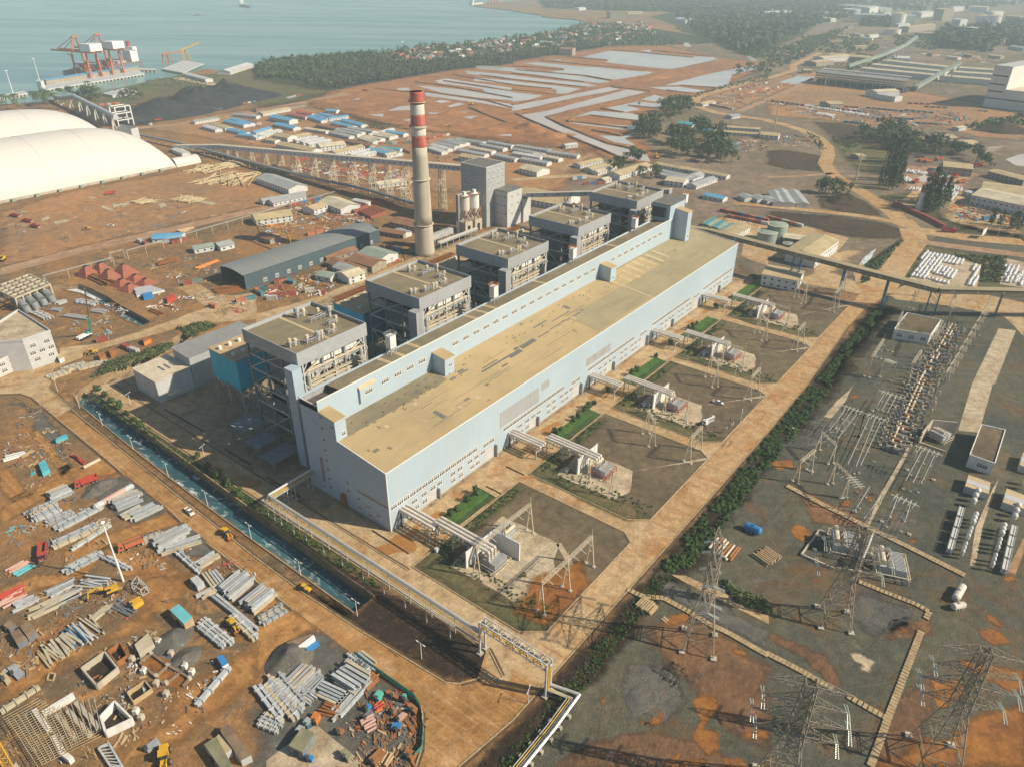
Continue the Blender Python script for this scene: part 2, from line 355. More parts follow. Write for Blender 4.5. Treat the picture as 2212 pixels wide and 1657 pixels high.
mp = [n for n in MATS['m_sea'].node_tree.nodes if n.type == 'MAPPING'][0]; mp.vector_type = 'TEXTURE'; mp.inputs['Rotation'].default_value = (0,0,R(-58)); mp.inputs['Scale'].default_value = (5,1,1)
# land, sea and the cooling-water canal
shore = TL(0, [(0,905),(300,890),(540,850),(700,830),(880,800),(1150,742),(1300,697),(1480,672),(1580,645),(1780,595),(1970,628)])+TL(1, [(40,560),(300,520),(700,498),(1000,470),(1300,428),(1600,398),(1900,368),(2200,338)])+TL(2, [(150,315),(300,290),(480,250),(600,215),(622,190),(560,172),(300,152),(230,130),(0,96)])+TL(1, [(2200,92),(1990,70),(1866,52),(1900,34),(2100,22)])+TL(2, [(0,12),(230,0)])+[G(1178,-20), G(1190,-50)]
land = [V((-1500, 850, 0)), V((-300, 1050, 0))]+shore+[V((13000, 11000, 0)), V((16000, -9000, 0)), V((-1500, -4000, 0))]
cL = [(-36.2, -19.5), (-36, 38), (-35.6, 67), (-34.8, 98), (-33.7, 128), (-31, 185), (-29.2, 194), (-24, 200), (-14, 203.5), (4, 208), (30, 214), (52, 222.5)]
cR = [(-26.8, -19.5), (-25.9, 20), (-25.5, 55), (-23.6, 109), (-22.4, 157), (-20.4, 190), (-17, 196), (-8, 198.5), (6, 199.5), (34, 206), (55, 214.5)]
canal = cL+cR[::-1]
# upper basin where the outfall foams
uL = [tuple(T(4, *q)[:2]) for q in ((1215,1160),(1100,1120),(860,960),(700,880),(540,850),(430,860))]
uR = [tuple(T(4, *q)[:2]) for q in ((430,830),(520,815),(690,800),(800,840),(920,900),(1010,960),(1300,1120))]
upper = uL+uR
outer = [(p.x, p.y) for p in land]
patch('ground', land, 'm_dirt', 0.0, holes=([V((*p, 0)) for p in canal], [V((*p, 0)) for p in upper]))
sea = MB(); sea.quad((-6000, 600, -2.2), (16000, 600, -2.2), (16000, 16000, -2.2), (-6000, 16000, -2.2)); tag(sea.B('sea', 'm_sea'), kind='structure')
sk = MB()
for a, b in zip(land, land[1:]):
 if a.y > 500 and b.y > 500: sk.quad((a.x, a.y, 0), (b.x, b.y, 0), (b.x*1.0+(b.x-CAM.x)*.004, b.y+(b.y-CAM.y)*.004, -2.6), (a.x+(a.x-CAM.x)*.004, a.y+(a.y-CAM.y)*.004, -2.6))
tag(sk.B('beach', 'm_far'), kind='structure')
def channel(poly, L_, R_2, zb, wm):
 cx_ = patch('canal_water', poly, wm, zb)
 mb = MB()
 n = len(poly)
 for i in range(n):
  a, b = poly[i], poly[(i+1) % n]
  mb.quad((a[0], a[1], 0), (b[0], b[1], 0), (b[0], b[1], zb-1), (a[0], a[1], zb-1))
 tag(mb.B('canal_wall', 'm_wallc'), kind='structure')
channel(canal, cL, cR, -4.2, 'm_canal')
channel(upper, uL, uR, -3.0, 'm_rapid')
# darker, calmer stretch of the upper basin
patch('canal_water', [T(4, *q) for q in ((860,960),(830,900),(930,900),(1010,960),(1300,1120),(1215,1160),(1100,1120))], 'm_canal', -2.9, 4, 1.0)
kb = MB()
for line in (cL, cR, [*uL], [*uR]):
 for a, b in zip(line, line[1:]): kb.beam((a[0], a[1], .25), (b[0], b[1], .25), .5, .5)
tag(kb.B('canal_kerb', 'm_wallc'), kind='structure')
# areas of different ground, as thin sheets
Z1, Z2, Z3, Z4, Z5 = .03, .06, .09, .12, .15
SOFT = 'orange_soil rust_stain dirt_track grey_gravel_patch weedy_strip pale_slab concrete_patch scrub_ground forest_floor mud_flat camp_ground coal_yard far_yard bank dirt_field verge grey_gravel_track ditch soil_island wet_yard concrete_pad_soft yard gravel_yard ore_puddle'.split()
def P(name, pts, m, z, step=6, amp=1.5, **k):
 if name in SOFT and m in EARTH: return soft(name, pts, m, z, k.pop('fe', 0), **k)
 return patch(name, pts, m, z, step, amp, **k)
P('far_yard', [(345,-60),(345,230),(560,250),(760,420),(1500,640),(3500,1300),(6500,300),(5000,-1800),(900,-600),(560,-130)], 'm_far', .012, fe=40)
# plant platform and switchyard
P('concrete_apron', [(-21,-76),(-21,196),(-8,198),(6,199),(40,205),(60,200),(340,200),(340,-76)], 'm_apron2', Z1, 0)
P('concrete_apron', [(-21,-76),(-21,-2),(328,-2),(328,-76)], 'm_apron', Z2, 0)
P('concrete_apron', [(-20.5,-60),(-20.5,30),(-2,30),(-2,-19)], 'm_apron', Z2+.01, 4, .8)
P('gravel_yard', [(-150,-89.5),(600,-89.5),(760,-130),(640,-330),(60,-460),(-150,-420)], 'm_gravelB', Z1, 0, fe=3)
P('road', [(-46.5,225),(-36.5,180),(-38.2,100),(-40.4,30),(-40.6,-8),(-39.6,-28),(-37.2,-61),(-34.5,-65.5),(-29,-69.5),(-19,-74),(-13,-76),(-13,-87),(-36,-86.5),(-56,-83.5),(-120,-83),(-120,-74),(-62,-74),(-55,-70.5),(-49.5,-64.5),(-47.6,-58),(-47.8,-20),(-47.2,40),(-46,80),(-45.2,115),(-44.4,140),(-42.3,208),(-44,219)], 'm_roadA', Z3, 5, .35)
P('road', [(-22,-75.8),(130,-76.2),(360,-75.6),(395,-60),(418,-60),(372,-91),(330,-85),(300,-84.5),(215,-88.2),(160,-88.4),(20,-87),(-22,-86.3)], 'm_roadB', Z4, 6, .3)
P('road', [(-30,-69),(-19.5,-64),(-19.8,-40),(-20.8,20),(-20.8,196),(-11.5,196),(-11.2,20),(-10.8,-19),(-10.4,-62),(-3,-76),(-26,-77)], 'm_apron', Z3+.01, 5, .25)
# dark planted islands by the canal mouth and between road and rack
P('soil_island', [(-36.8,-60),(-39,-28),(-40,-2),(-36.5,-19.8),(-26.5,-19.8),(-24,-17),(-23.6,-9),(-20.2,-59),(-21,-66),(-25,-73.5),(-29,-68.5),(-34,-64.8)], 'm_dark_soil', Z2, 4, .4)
P('verge', [(-25.6,-18),(-25,50),(-22,157),(-20,190),(-12,197),(-8,197),(-17,190),(-20.6,150),(-21,20),(-21.4,-18)], 'm_verge', Z2, 4, .3)
P('verge', [(-40,196),(-37.5,165),(-38.9,100),(-40.8,30),(-40.9,-18),(-36.8,-19),(-36.6,38),(-35.2,100),(-33.8,140),(-31.5,186),(-29,196),(-30,205)], 'm_dirt', Z2, 4, .3)
# transformer plots
for k in range(5):
 x0 = -9.2+68.4*k if k else -8.6; x1 = 55.0+68.4*k
 if k: x0 += 2.6
 if k == 4: x1 += 8
 pl = [(x0,-19.8),(x1,-19.8),(x1+.2,-71),(x1-3.4,-75.6),(x0+6,-75.2),(x0+.4,-68)]
 P('gravel_plot', pl, 'm_gravelA', Z3+.02, 5, .25)
 for a, b in zip(pl, pl[1:]+pl[:1]):
  kk = MB().beam((a[0],a[1],.2), (b[0],b[1],.2), .35, .3); tag(kk.B('kerb', 'm_kerb'), kind='structure')
 bx = x0+8
 P('concrete_pad', [(bx+1,-30),(bx+34,-28),(bx+35,-55),(bx+26,-58.5),(bx+18,-66),(bx+2,-66)] if k == 0 else [(bx-1,-29),(bx+21,-29),(bx+22,-54),(bx+8,-60),(bx,-58)], 'm_concrete', Z4+.02, 4, .9)
 if k == 0: P('orange_soil', [(bx-2,-62),(bx+16,-57),(bx+33,-66),(bx+24,-75),(bx,-74)], 'm_rust_dirt', Z4+.03)
 P('concrete_path', [(bx+23,-55),(bx+25,-57),(x1-1,-76),(x1-4,-76)] if k else [(bx+34,-54),(bx+36,-55),(bx+22,-76),(bx+20,-76)], 'm_concrete', Z4+.02, 4, .2)
 P('lawn', [(x0+25,-9.4),(x1-14,-9.6),(x1-14.5,-18.6),(x0+24.5,-18.2)] if k == 0 else [(x0+26,-9.8),(x1-1,-11.5),(x1-1.5,-19.2),(x0+26,-18.8)], 'm_lawn', Z4, 3, .15, kind='stuff')
 P('weedy_strip', [(x0+.5,-20.3),(x1-1,-20.5),(x1-1.5,-24.5),(x0+16,-25),(x0+9,-30),(x0+7,-60),(x0+9,-74),(x0+6.5,-74.5),(x0+.8,-67)], 'm_scrub', Z4, 3, .5)
 for n in range(3):
  q = random.uniform(-2, x1-x0-12)
  P('rust_stain', [(x0+q+r0*math.cos(t), -7+.45*r0*math.sin(t)) for t in [i*.63 for i in range(10)] for r0 in (random.uniform(2.2, 6),)], 'm_rust_stain', Z3+.03+.002*n, 1.5, .8)
P('rust_stain', [(-11,-1),(-6,-4),(0,-3),(3,-7),(0,-14),(-3,-15),(-7,-10),(-11,-8)], 'm_rust_stain', Z3+.04, 1.5, .7)
# roadside hedge ground and switchyard patches
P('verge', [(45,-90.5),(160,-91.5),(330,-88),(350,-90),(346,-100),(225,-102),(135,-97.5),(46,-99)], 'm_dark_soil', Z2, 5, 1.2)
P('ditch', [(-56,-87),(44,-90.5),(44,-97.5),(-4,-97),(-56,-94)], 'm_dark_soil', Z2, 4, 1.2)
P('verge', TL(7, [(1000,990),(830,1100),(200,1657),(560,1657),(700,1420),(1130,1020)]), 'm_gravelA', Z2, 4, 1)
for pts in (((1560,1090),(1640,1030),(1760,1060),(1780,1170),(1690,1230),(1640,1330),(1790,1360),(1780,1500),(1690,1560),(1560,1400),(1620,1240)),
   ((1180,1270),(1290,1180),(1300,1270),(1210,1300)), ((1090,1250),(1250,1300),(1230,1320),(1110,1280)), ((1280,1657),(1380,1570),(1450,1550),(1430,1657)), ((1450,1620),(1640,1580),(1700,1600),(1650,1657),(1440,1657)),
   ((1810,1580),(1980,1580),(2050,1657),(1850,1657)), ((1270,430),(1380,350),(1500,320),(1530,370),(1400,430)), ((1900,640),(2010,650),(2020,690),(1910,670)), ((2000,1360),(2209,1330),(2209,1420),(2010,1390)), ((760,1070),(800,1060),(790,1130),(765,1120))):
 P('orange_soil', TL(14, pts), 'm_rust_dirt', Z3, 2, 1.2)
for pts in (((1400,900),(1500,920),(1580,900),(1700,940),(1690,1040),(1560,1120),(1480,1160),(1420,1080),(1440,980)), ((1640,720),(1900,780),(2209,830),(2209,1000),(2100,1010),(1900,900),(1700,800)), ((1200,1520),(1400,1400),(1560,1420),(1720,1250),(1900,1180),(2209,1130),(2209,1657),(950,1657),(960,1600)),
   ((1800,470),(1980,460),(2090,580),(1950,610),(1850,540)), ((1880,330),(1960,370),(2040,460),(2000,460),(1910,390)), ((1150,440),(1240,500),(1150,490)), ((380,20),(450,50),(400,70)), ((2020,30),(2090,0),(2150,40),(2060,60))):
 P('orange_soil', TL(15, pts), 'm_rust_dirt', Z3, 2, 1.4)
for pts in (((190,1260),(240,1210),(330,1240),(380,1310),(300,1360),(220,1320)), ((20,670),(200,650),(230,720),(80,740)), ((860,980),(910,950),(890,1020)), ((1200,1350),(1270,1340),(1270,1380)), ((680,120),(770,90),(790,120)), ((640,1000),(720,1000),(700,1060),(620,1040)), ((200,1600),(280,1610),(260,1640))):
 P('orange_soil', TL(11, pts), 'm_rust_dirt', Z3, 2, .9)
for pts in ((14,(1190,420),(1450,350),(1700,420),(2209,800),(2209,1500),(1800,1300),(1500,900),(1250,700)),(14,(700,1450),(1200,1350),(1700,1450),(1900,1657),(400,1657)),(15,(0,480),(500,700),(640,950),(560,980),(300,700),(0,560)),(15,(1000,1150),(1400,850),(1500,900),(1300,1450),(1000,1657),(900,1657)),(15,(1100,420),(1400,380),(1420,520),(1000,560)),(11,(250,900),(700,1100),(900,1250),(400,1200)),(13,(2140,1640),(2209,1500),(2209,1657))):
 P('orange_soil', TL(pts[0], pts[1:]), 'm_berm', Z2, 0)
for pts in ((11,(350,300),(640,150),(620,500),(300,560)),(14,(1000,760),(1400,800),(1500,1100),(1300,1300),(950,1050)),(15,(780,150),(1250,300),(1200,450),(900,520),(700,350))):
 P('grey_gravel_patch', TL(pts[0], pts[1:]), 'm_gravelG', Z2, 0)
for ln in (((-50.7,227),(-44,219.5),(-42.1,210.9),(-44.7,131),(-45.4,114.7)),((-46,79),(-46.8,67.7)),((-47.4,50),(-47.9,-2.5)),((-47.6,-32.8),(-47.3,-59.5),(-49.3,-64.3),(-57.4,-71.6),(-62.2,-74)),((-32.5,215.3),(-35.7,173.8),(-38.7,96.1),(-40.8,28.3),(-41,-.4),(-39.9,-27),(-37.3,-62.4),(-35,-66),(-29.5,-69.7)),((-55,-83.2),(-34.8,-86.2),(27,-87),(95,-88),(158,-88.6),(214,-88.3),(302,-84.2)),((-25,-74.7),(-20,-65.6),(-20,-59.8),(-21,20),(-20.8,190)),((-10.8,-20),(-11.3,34),(-11.4,190))):
 for a, b in zip(ln, ln[1:]):
  tag(MB().beam((*a,.2), (*b,.2), .4, .3).B('kerb', 'm_kerb'), kind='structure'); dx = -.6 if a[0] < -41.5 else .6; dy = 0 if abs(a[0]-b[0]) < abs(a[1]-b[1]) else -.6
  tag(MB().beam((a[0]+(0 if dy else dx),a[1]+dy,.13), (b[0]+(0 if dy else dx),b[1]+dy,.13), .8, .1).B('drain', 'm_wet'), kind='structure')
for a, b in (((-4.6,-14),(-4.2,6)),((-8.5,44),(-9,66)),((-8,78),(-8,98)),((-6,118),(-7,150)),((9.5,-12.5),(15,-12.5)),((44,-11),(44,-19)),((60,-9),(60,-19))): tag(MB().beam((*a,.13), (*b,.13), .7, .1).B('drain', 'm_dark_soil'), kind='structure')
P('concrete_patch', TL(15, [(710,680),(760,675),(915,745),(870,840),(800,815),(820,780),(750,740)]), 'm_concrete', Z4, 2, .5)
P('concrete_path', TL(14, [(1380,0),(1500,0),(2209,330),(2209,420),(1600,130)]), 'm_apron', Z3, 4, .8)
P('grey_gravel_track', TL(14, [(1250,60),(1330,40),(2209,480),(2209,640),(1330,190)]), 'm_gravelG', Z3, 4, 1)
P('concrete_path', TL(7, [(2140,1200),(1990,1180),(1760,1657),(1960,1657)]), 'm_concrete', Z3, 0)
P('concrete_path', TL(11, [(1760,0),(1940,0),(1820,420),(1640,400)]), 'm_concrete', Z3, 0)
P('concrete_path', TL(11, [(700,60),(740,0),(660,160),(540,300),(480,285),(600,140)]), 'm_concrete', Z3, 3, .3)
P('trench_cover_strip', TL(11, [(1215,525),(1250,520),(1120,760),(990,990),(870,1230),(830,1220),(950,980),(1090,740)]), 'm_concrete', Z3, 0)
P('concrete_path', TL(11, [(1940,900),(1990,820),(1850,1240),(1790,1560),(1740,1570),(1790,1240)]), 'm_concrete', Z3, 0)
P('concrete_path', TL(11, [(2130,1657),(2209,1440),(2209,1320),(2040,1657)]), 'm_redroad', Z3, 0)
P('concrete_patch', TL(7, [(300,770),(440,640),(560,520),(820,500),(560,700),(720,760),(900,830),(840,870)]), 'm_apron', Z3, 4, .8)
P('concrete_apron', TL(7, [(0,690),(200,720),(420,740),(880,870),(760,880),(300,790),(0,740)]), 'm_apron', Z3+.01, 4, .8)
P('concrete_pad', TL(7, [(1360,520),(1840,630),(1800,850),(1550,890),(1220,750)]), 'm_concrete', Z3, 0)
P('concrete_pad', TL(7, [(2040,570),(2209,610),(2209,830),(2000,800)]), 'm_concrete', Z3, 0)
P('verge', TL(7, [(1330,470),(2050,570),(2010,800),(2209,830),(2209,900),(1800,870),(1840,640),(1400,520),(1220,740),(1060,850),(1110,740)]), 'm_scrub', Z2, 4, 1)
P('road', TL(7, [(1040,880),(1200,800),(1800,870),(2209,960),(2209,1250),(2040,1080),(1600,990),(1100,930)]), 'm_apron', Z3-.01, 4, .6)
# construction yard west of the first road
P('grey_gravel_patch', TL(13, [(160,760),(280,540),(520,480),(840,710),(1000,900),(1380,1080),(1420,1300),(1400,1520),(1250,1657),(0,1657),(0,1180),(240,1000)]), 'm_gravelG', Z2, 4, 2)
P('concrete_pad', TL(13, [(450,1330),(520,1290),(640,1390),(790,1510),(960,1657),(90,1657),(90,1600)]), 'm_concrete', Z3, 0)
for pts in (((0,1080),(260,960),(440,800),(600,730),(900,640),(1080,760),(900,800),(680,880),(520,950),(300,1040),(0,1230)), ((270,420),(330,400),(620,720),(540,800),(420,640)), ((0,760),(60,720),(260,950),(120,1010),(0,900)), ((540,1450),(1000,1270),(1450,1120),(1570,1200),(1200,1320),(900,1420),(760,1657),(560,1657)), ((900,1420),(1380,1480),(1560,1620),(1560,1657),(1050,1657))):
 P('dirt_track', TL(8, pts), 'm_orange', Z2, 4, 1.6)
for pts in (((0,120),(300,0),(760,0),(400,100),(0,260)), ((0,720),(560,500),(760,620),(900,540),(1250,300),(1240,0),(1650,0),(1500,220),(1900,470),(2209,600),(2209,900),(1700,1300),(1100,1657),(900,1657),(1500,1200),(1400,1300),(1500,1000),(2209,620),(1700,420),(1350,350),(1000,560),(600,760),(540,860),(0,1100))):
 P('dirt_track', TL(12, pts), 'm_orange', Z2+.01, 4, 1.6)
for pts in (((0,60),(320,300),(520,460),(300,560),(130,700),(0,880)), ((0,1000),(260,760),(160,860),(0,980))):
 P('dirt_track', TL(13, pts), 'm_orange', Z2+.012, 4, 1.2)
for pts in (((60,170),(200,150),(300,300),(280,420),(520,700),(620,740),(500,400),(320,210)), ((760,900),(1060,790),(1440,1070),(1250,1230),(1000,1150)), ((1100,1250),(1600,1190),(2000,1480),(1500,1500))):
 P('grey_gravel_patch', TL(8, pts), 'm_gravelG', Z1, 4, 2.2)
# fields and roads north-west
P('dirt_field', TL(4, [(0,180),(560,0)])+TL(0, [(1900,1420)])+TL(1, [(700,1657)])+TL(4, [(2209,140),(1500,300),(740,470),(0,660)]), 'm_field', Z1, 12, 3)
P('road', TL(4, [(0,660),(740,470),(1500,300),(2209,140)])+TL(5, [(250,90),(240,130)])+TL(4, [(2209,185),(1500,350),(760,520),(0,725)]), 'm_redroad', Z3, 8, 1.2)
P('concrete_road', TL(4, [(0,1657),(0,1590),(520,1430),(520,1350),(860,1310),(1300,1180),(1640,1050),(1790,1000),(1540,830),(1680,780),(1850,880),(2000,900),(2209,870),(2209,1100),(1760,1140),(1500,1190),(900,1350),(470,1530),(430,1657)]), 'm_apron', Z3, 6, 1.2)
P('concrete_road', TL(8, [(0,90),(180,85),(280,120),(480,300),(640,200),(420,20),(440,0),(0,0)]), 'm_apron', Z3+.02, 6, .8)
P('concrete_road', TL(5, [(0,1140),(0,1060),(500,920),(940,740),(1400,552),(1480,560),(1300,630),(900,800),(500,965)]), 'm_apron', Z3+.01, 6, .8)
P('concrete_road', TL(5, [(1560,540),(1800,440),(1720,520),(1600,570)]), 'm_apron', Z3+.01, 6, .8)
P('concrete_pad', TL(6, [(1640,330),(1800,220),(2060,230),(2209,300),(2209,640),(1980,560),(2000,440)]), 'm_apron', Z2, 6, .8)
P('concrete_pad', TL(7, [(0,330),(330,300),(700,400),(560,560),(420,600),(0,560)]), 'm_apron', Z2, 6, .8)
for pts in (((860,130),(900,120),(1000,160),(930,165)), ((960,110),(1130,90),(1090,130),(980,135)), ((1360,110),(1420,95),(1450,125),(1390,140)), ((1610,30),(1780,80),(1880,100),(1830,120),(1700,90)), ((350,240),(420,210),(440,230),(360,260)), ((720,40),(840,50),(800,65)), ((450,260),(560,240),(620,250),(480,285)), ((180,340),(240,335),(210,360)), ((1120,60),(1220,110),(1190,115))):
 P('pale_slab', TL(4, pts), 'm_concrete', Z2, 3, 1.5)
# camp, coal yard, ponds, far country
P('camp_ground', TL(1, [(0,940),(430,880),(560,950),(1050,1080),(1680,1170),(2209,1250)])+TL(2, [(600,1300),(620,1370),(400,1657)])+TL(1, [(1500,1657),(900,1400),(0,1260)])+TL(0, [(1700,1180),(1280,1120),(1700,1010)]), 'm_field', Z1, 12, 3)
P('coal_yard', TL(0, [(950,960),(1250,890),(1500,830),(1900,770),(2209,830),(2209,870),(1600,1000),(1200,1090),(850,1090),(600,980),(700,900)]), 'm_dark_soil', Z2, 8, 3)
P('road', TL(0, [(1180,1100),(1600,1060),(2209,960)])+TL(1, [(0,950),(400,880),(760,800),(820,820),(400,905),(0,985)])+TL(0, [(2209,990),(1600,1085),(1200,1118)]), 'm_redroad', Z3, 10, 1.5)
P('scrub_ground', TL(0, [(700,840),(900,790),(1300,700),(1590,650),(1980,640),(2209,600)])+TL(1, [(0,590),(0,700),(620,800),(400,880),(0,950)])+TL(0, [(2209,860),(1900,760),(1500,820),(950,950),(600,900)]), 'm_scrub', Z1, 10, 3)
P('concrete_pad', TL(0, [(1480,680),(1580,665),(1900,730),(1840,745)]), 'm_concrete', Z3, 0)
P('mud_flat', TL(1, [(430,880),(620,800),(900,740),(1700,610),(2209,560)])+TL(2, [(0,545),(830,410),(1300,400),(1850,510),(2209,550),(2100,620),(1560,860),(1280,1000),(1060,1180),(1250,1330),(1200,1420),(960,1400),(600,1290)])+TL(1, [(2209,1240),(1680,1165),(1050,1075),(560,945)]), 'm_mud', Z1, 20, 4)
ponds2 = [((610,497),(830,440),(1750,508),(1790,525),(1560,560),(1400,605),(1090,575),(800,542),(830,530),(820,515)),
 ((90,552),(200,540),(560,575),(790,590),(1090,620),(1230,625),(1150,650),(900,692),(700,672),(440,640),(330,622),(460,606),(440,590)),
 ((0,590),(330,632),(650,668),(850,708),(760,722),(500,690),(250,655),(0,625)),
 ((0,655),(300,690),(620,720),(740,745),(640,752),(400,725),(0,682)),
 ((0,705),(350,742),(590,770),(480,810),(390,812),(380,778),(320,762),(0,728)),
 ((0,800),(270,830),(160,862),(20,882),(0,875)),
 ((1110,440),(1210,430),(1190,455)), ((1570,490),(1760,500),(1700,520)), ((350,520),(430,515),(420,530))]
ponds1 = [((1810,640),(1950,628),(2209,660),(2209,688),(1960,658)), ((1540,702),(1650,680),(1760,700),(2209,762),(2209,805),(1900,765),(1600,725)),
 ((1370,740),(1700,768),(2000,808),(2209,832),(2209,872),(1900,845),(1600,805)), ((1460,800),(1700,830),(1980,868),(2209,905),(2209,942),(1950,895),(1700,862),(1470,832)),
 ((1540,878),(1600,865),(1690,880),(1590,895)), ((1640,922),(1750,890),(1810,905),(1680,930)), ((1140,962),(1240,922),(1330,915),(1330,955)), ((970,997),(1100,985),(1100,1012)),
 ((1260,1042),(1340,1030),(1320,1052)), ((840,862),(900,850),(880,870)), ((770,892),(880,885),(820,900)), ((1210,772),(1310,760),(1330,780),(1240,795)), ((1700,962),(1850,970),(1740,985)),
 ((1790,1012),(1920,1000),(1850,1032)), ((1890,1162),(2050,1120),(1980,1172)), ((2060,1172),(2209,1160),(2209,1182)), ((1480,975),(1640,980),(1500,990)), ((260,845),(350,820),(390,830),(280,855)), ((560,925),(600,920),(590,930))]
chan = [((0,932),(60,905),(450,830),(830,757),(930,772),(820,800),(570,842),(300,902),(110,947),(0,962)),
 ((60,1000),(300,962),(900,803),(1000,775),(1150,802),(900,862),(500,952),(285,1020),(420,1090),(800,1240),(1150,1322),(1200,1402),(980,1372),(600,1230),(200,1080))]
pondsR = [((1320,742),(1500,692),(1700,642),(1900,602),(2060,572),(2209,560),(2150,592),(1900,652),(1860,750),(1780,755),(1450,738)),
 ((1180,757),(1440,752),(1700,792),(1560,802),(1330,782)), ((1110,862),(1230,822),(1420,872),(1530,850),(1440,890),(1330,895)),
 ((820,937),(1080,882),(1350,905),(1270,937),(1010,912),(1100,950),(980,972)), ((520,1017),(700,962),(960,977),(1060,987),(1170,1042),(1000,1032),(680,992)),
 ((480,1062),(640,1062),(1000,1092),(1110,1072),(1090,1117),(940,1122),(620,1082)), ((750,1172),(950,1182),(1080,1142),(980,1202),(1070,1262),(880,1232)),
 ((1470,375),(1520,370),(1550,410),(1490,405)), ((1720,325),(1790,340),(1740,360),(1700,362),(1750,345)), ((2020,490),(2060,490),(2120,530),(2080,530))]
zz = Z3
for i, L_, mm in ((2,ponds2,'m_pond2'),(1,ponds1,'m_pond'),(2,(((-330,565),(0,588),(60,600),(0,622),(-300,600)),((-420,612),(0,653),(60,660),(0,684),(-380,640)),((-340,672),(0,703),(60,712),(0,730),(-330,702)),((-260,765),(0,798),(80,812),(60,874),(0,872),(-240,800)),((-20,832),(120,850),(60,868),(-20,872)),((-20,905),(90,912),(60,922),(-20,940))),'m_pond2')):
 for pts in L_: zz += .004; P('settling_pond', TL(i, pts), mm, zz, 12, 2.2)
for pts in chan: P('settling_channel', TL(2, pts), 'm_pond', Z3, 12, 1.5)
for pts in pondsR: P('settling_pond', TL(2, pts), 'm_pond2', Z3, 10, 2)
berms = [(2, ((0,575),(250,590),(445,610))), (2, ((40,607),(300,630),(600,655),(860,700))), (2, ((0,640),(300,672),(620,712))), (2, ((0,692),(300,722),(640,757))), (2, ((0,740),(340,770))), (2, ((0,780),(200,800),(370,822))),
 (2, ((240,527),(600,560),(1090,605))), (2, ((470,495),(820,525))), (2, ((1000,600),(1300,612))), (2, ((0,910),(500,815),(850,745),(1400,605),(1760,525))), (2, ((100,955),(570,855),(930,785))), (2, ((30,985),(200,1065),(620,1235),(960,1375))),
 (2, ((300,1020),(450,1095),(830,1245),(1170,1325))), (2, ((290,1015),(600,940),(900,875),(1180,810),(1190,790),(900,760),(850,745))), (2, ((1000,915),(1300,945))), (2, ((680,1000),(1000,1040),(1200,1060))), (2, ((480,1050),(900,1100),(990,1110))), (2, ((770,945),(960,975))), (2, ((690,1130),(940,1180))), (2, ((1060,985),(1270,1000))), (2, ((1330,785),(1560,810))), (2, ((1450,742),(1780,765))), (2, ((870,435),(1560,500))), (2, ((1200,440),(1700,490))),
 (1, ((1700,650),(2209,735))), (1, ((1620,702),(2209,790))), (1, ((1370,712),(1700,755),(2209,850))), (1, ((1460,795),(2000,875),(2209,935))), (1, ((1030,770),(1330,800))), (1, ((1930,650),(2209,690))), (1, ((1840,935),(2000,1000),(2100,1040),(2209,1080))), (1, ((700,970),(1050,1065),(1340,1100)))]
for i, pts in berms: ridge('berm', poly_sub(TL(i, pts), 30), 3.0, 1.5, 'm_berm', rough=.6)
# spoil heaps on the mud flat
def heap(name, c, rx, ry, h, m, rz=0, seed=0, kind='structure', n=22, rough=.35, **k):
 mb = MB(); vs = []; fs = []; K = 9
 for j in range(K):
  t = j/(K-1)
  for i in range(n):
   a = 2*math.pi*i/n; q = noise.noise(V((math.cos(a)*1.3+seed, math.sin(a)*1.3, t*1.5)))
   rr = t*(1+rough*q*.8); x = rx*rr*math.cos(a); y = ry*rr*math.sin(a)
   z = h*max(0, (1-t)**1.0)*(1+rough*noise.noise(V((x*.12+seed, y*.12, seed))))
   vs.append((c[0]+x*math.cos(rz)-y*math.sin(rz), c[1]+x*math.sin(rz)+y*math.cos(rz), (c[2] if len(c) > 2 else 0)+(z if j < K-1 else -.2)))
 for j in range(K-1):
  for i in range(n): fs.append((j*n+i, (j+1)*n+i, (j+1)*n+(i+1) % n, j*n+(i+1) % n))
 mb.add(vs, fs); o = mb.B(name, m, smooth=True); return tag(o, k.get('label'), k.get('cat'), k.get('group'), kind)
for i, (t, x, y, rx, h) in enumerate(((1,700,930,45,5),(1,900,960,40,5),(1,1000,880,50,4),(1,600,880,30,4),(1,1750,1110,35,4),(1,2050,1140,40,5),(1,1500,1060,30,3),(2,150,1110,40,6),(2,60,1080,30,5),(2,330,1180,35,5),(2,1250,680,30,5),(2,1500,620,50,4),(2,1080,700,35,4),(1,1690,985,25,4),(1,1420,1100,30,4))):
 c = T(t, x, y); heap('spoil_heap', c, rx, rx*.5, h, 'm_mud', rz=random.uniform(0, 3), seed=i*7.1)
# far shading of land: forest floor, brown terraces, roads
P('forest_floor', TL(1, [(0,570),(100,540),(300,530),(700,505),(1000,475),(1300,432),(1600,402),(1900,372),(2209,342)])+TL(2, [(150,318),(300,295),(480,255),(600,220),(900,200),(1700,330),(1700,380),(830,400),(0,535)])+TL(1, [(2209,555),(1700,605),(900,735),(620,795),(0,690)]), 'm_green_floor', Z2, 20, 5)
P('forest_floor', TL(2, [(230,30),(250,0)])+[G(1170,-30), G(1700,-40)]+TL(3, [(700,-30),(900,60),(750,120),(400,220),(300,300),(100,390),(0,420)])+TL(2, [(2209,420),(2100,520),(1900,440),(1700,330),(1400,220),(1200,150),(1400,105),(800,95),(300,70)]), 'm_green_floor', Z2, 30, 8)
P('far_yard', TL(3, [(0,690),(320,630),(400,620),(1180,780),(1900,910),(2209,960),(2209,1220),(1800,1180),(1500,1100),(900,1080),(500,1040),(0,1000)]), 'm_field', Z2, 15, 4)
P('far_yard', TL(3, [(700,100),(2209,0),(2209,620),(1900,640),(700,560),(420,520),(300,480),(560,280)]), 'm_far', Z2, 25, 6)
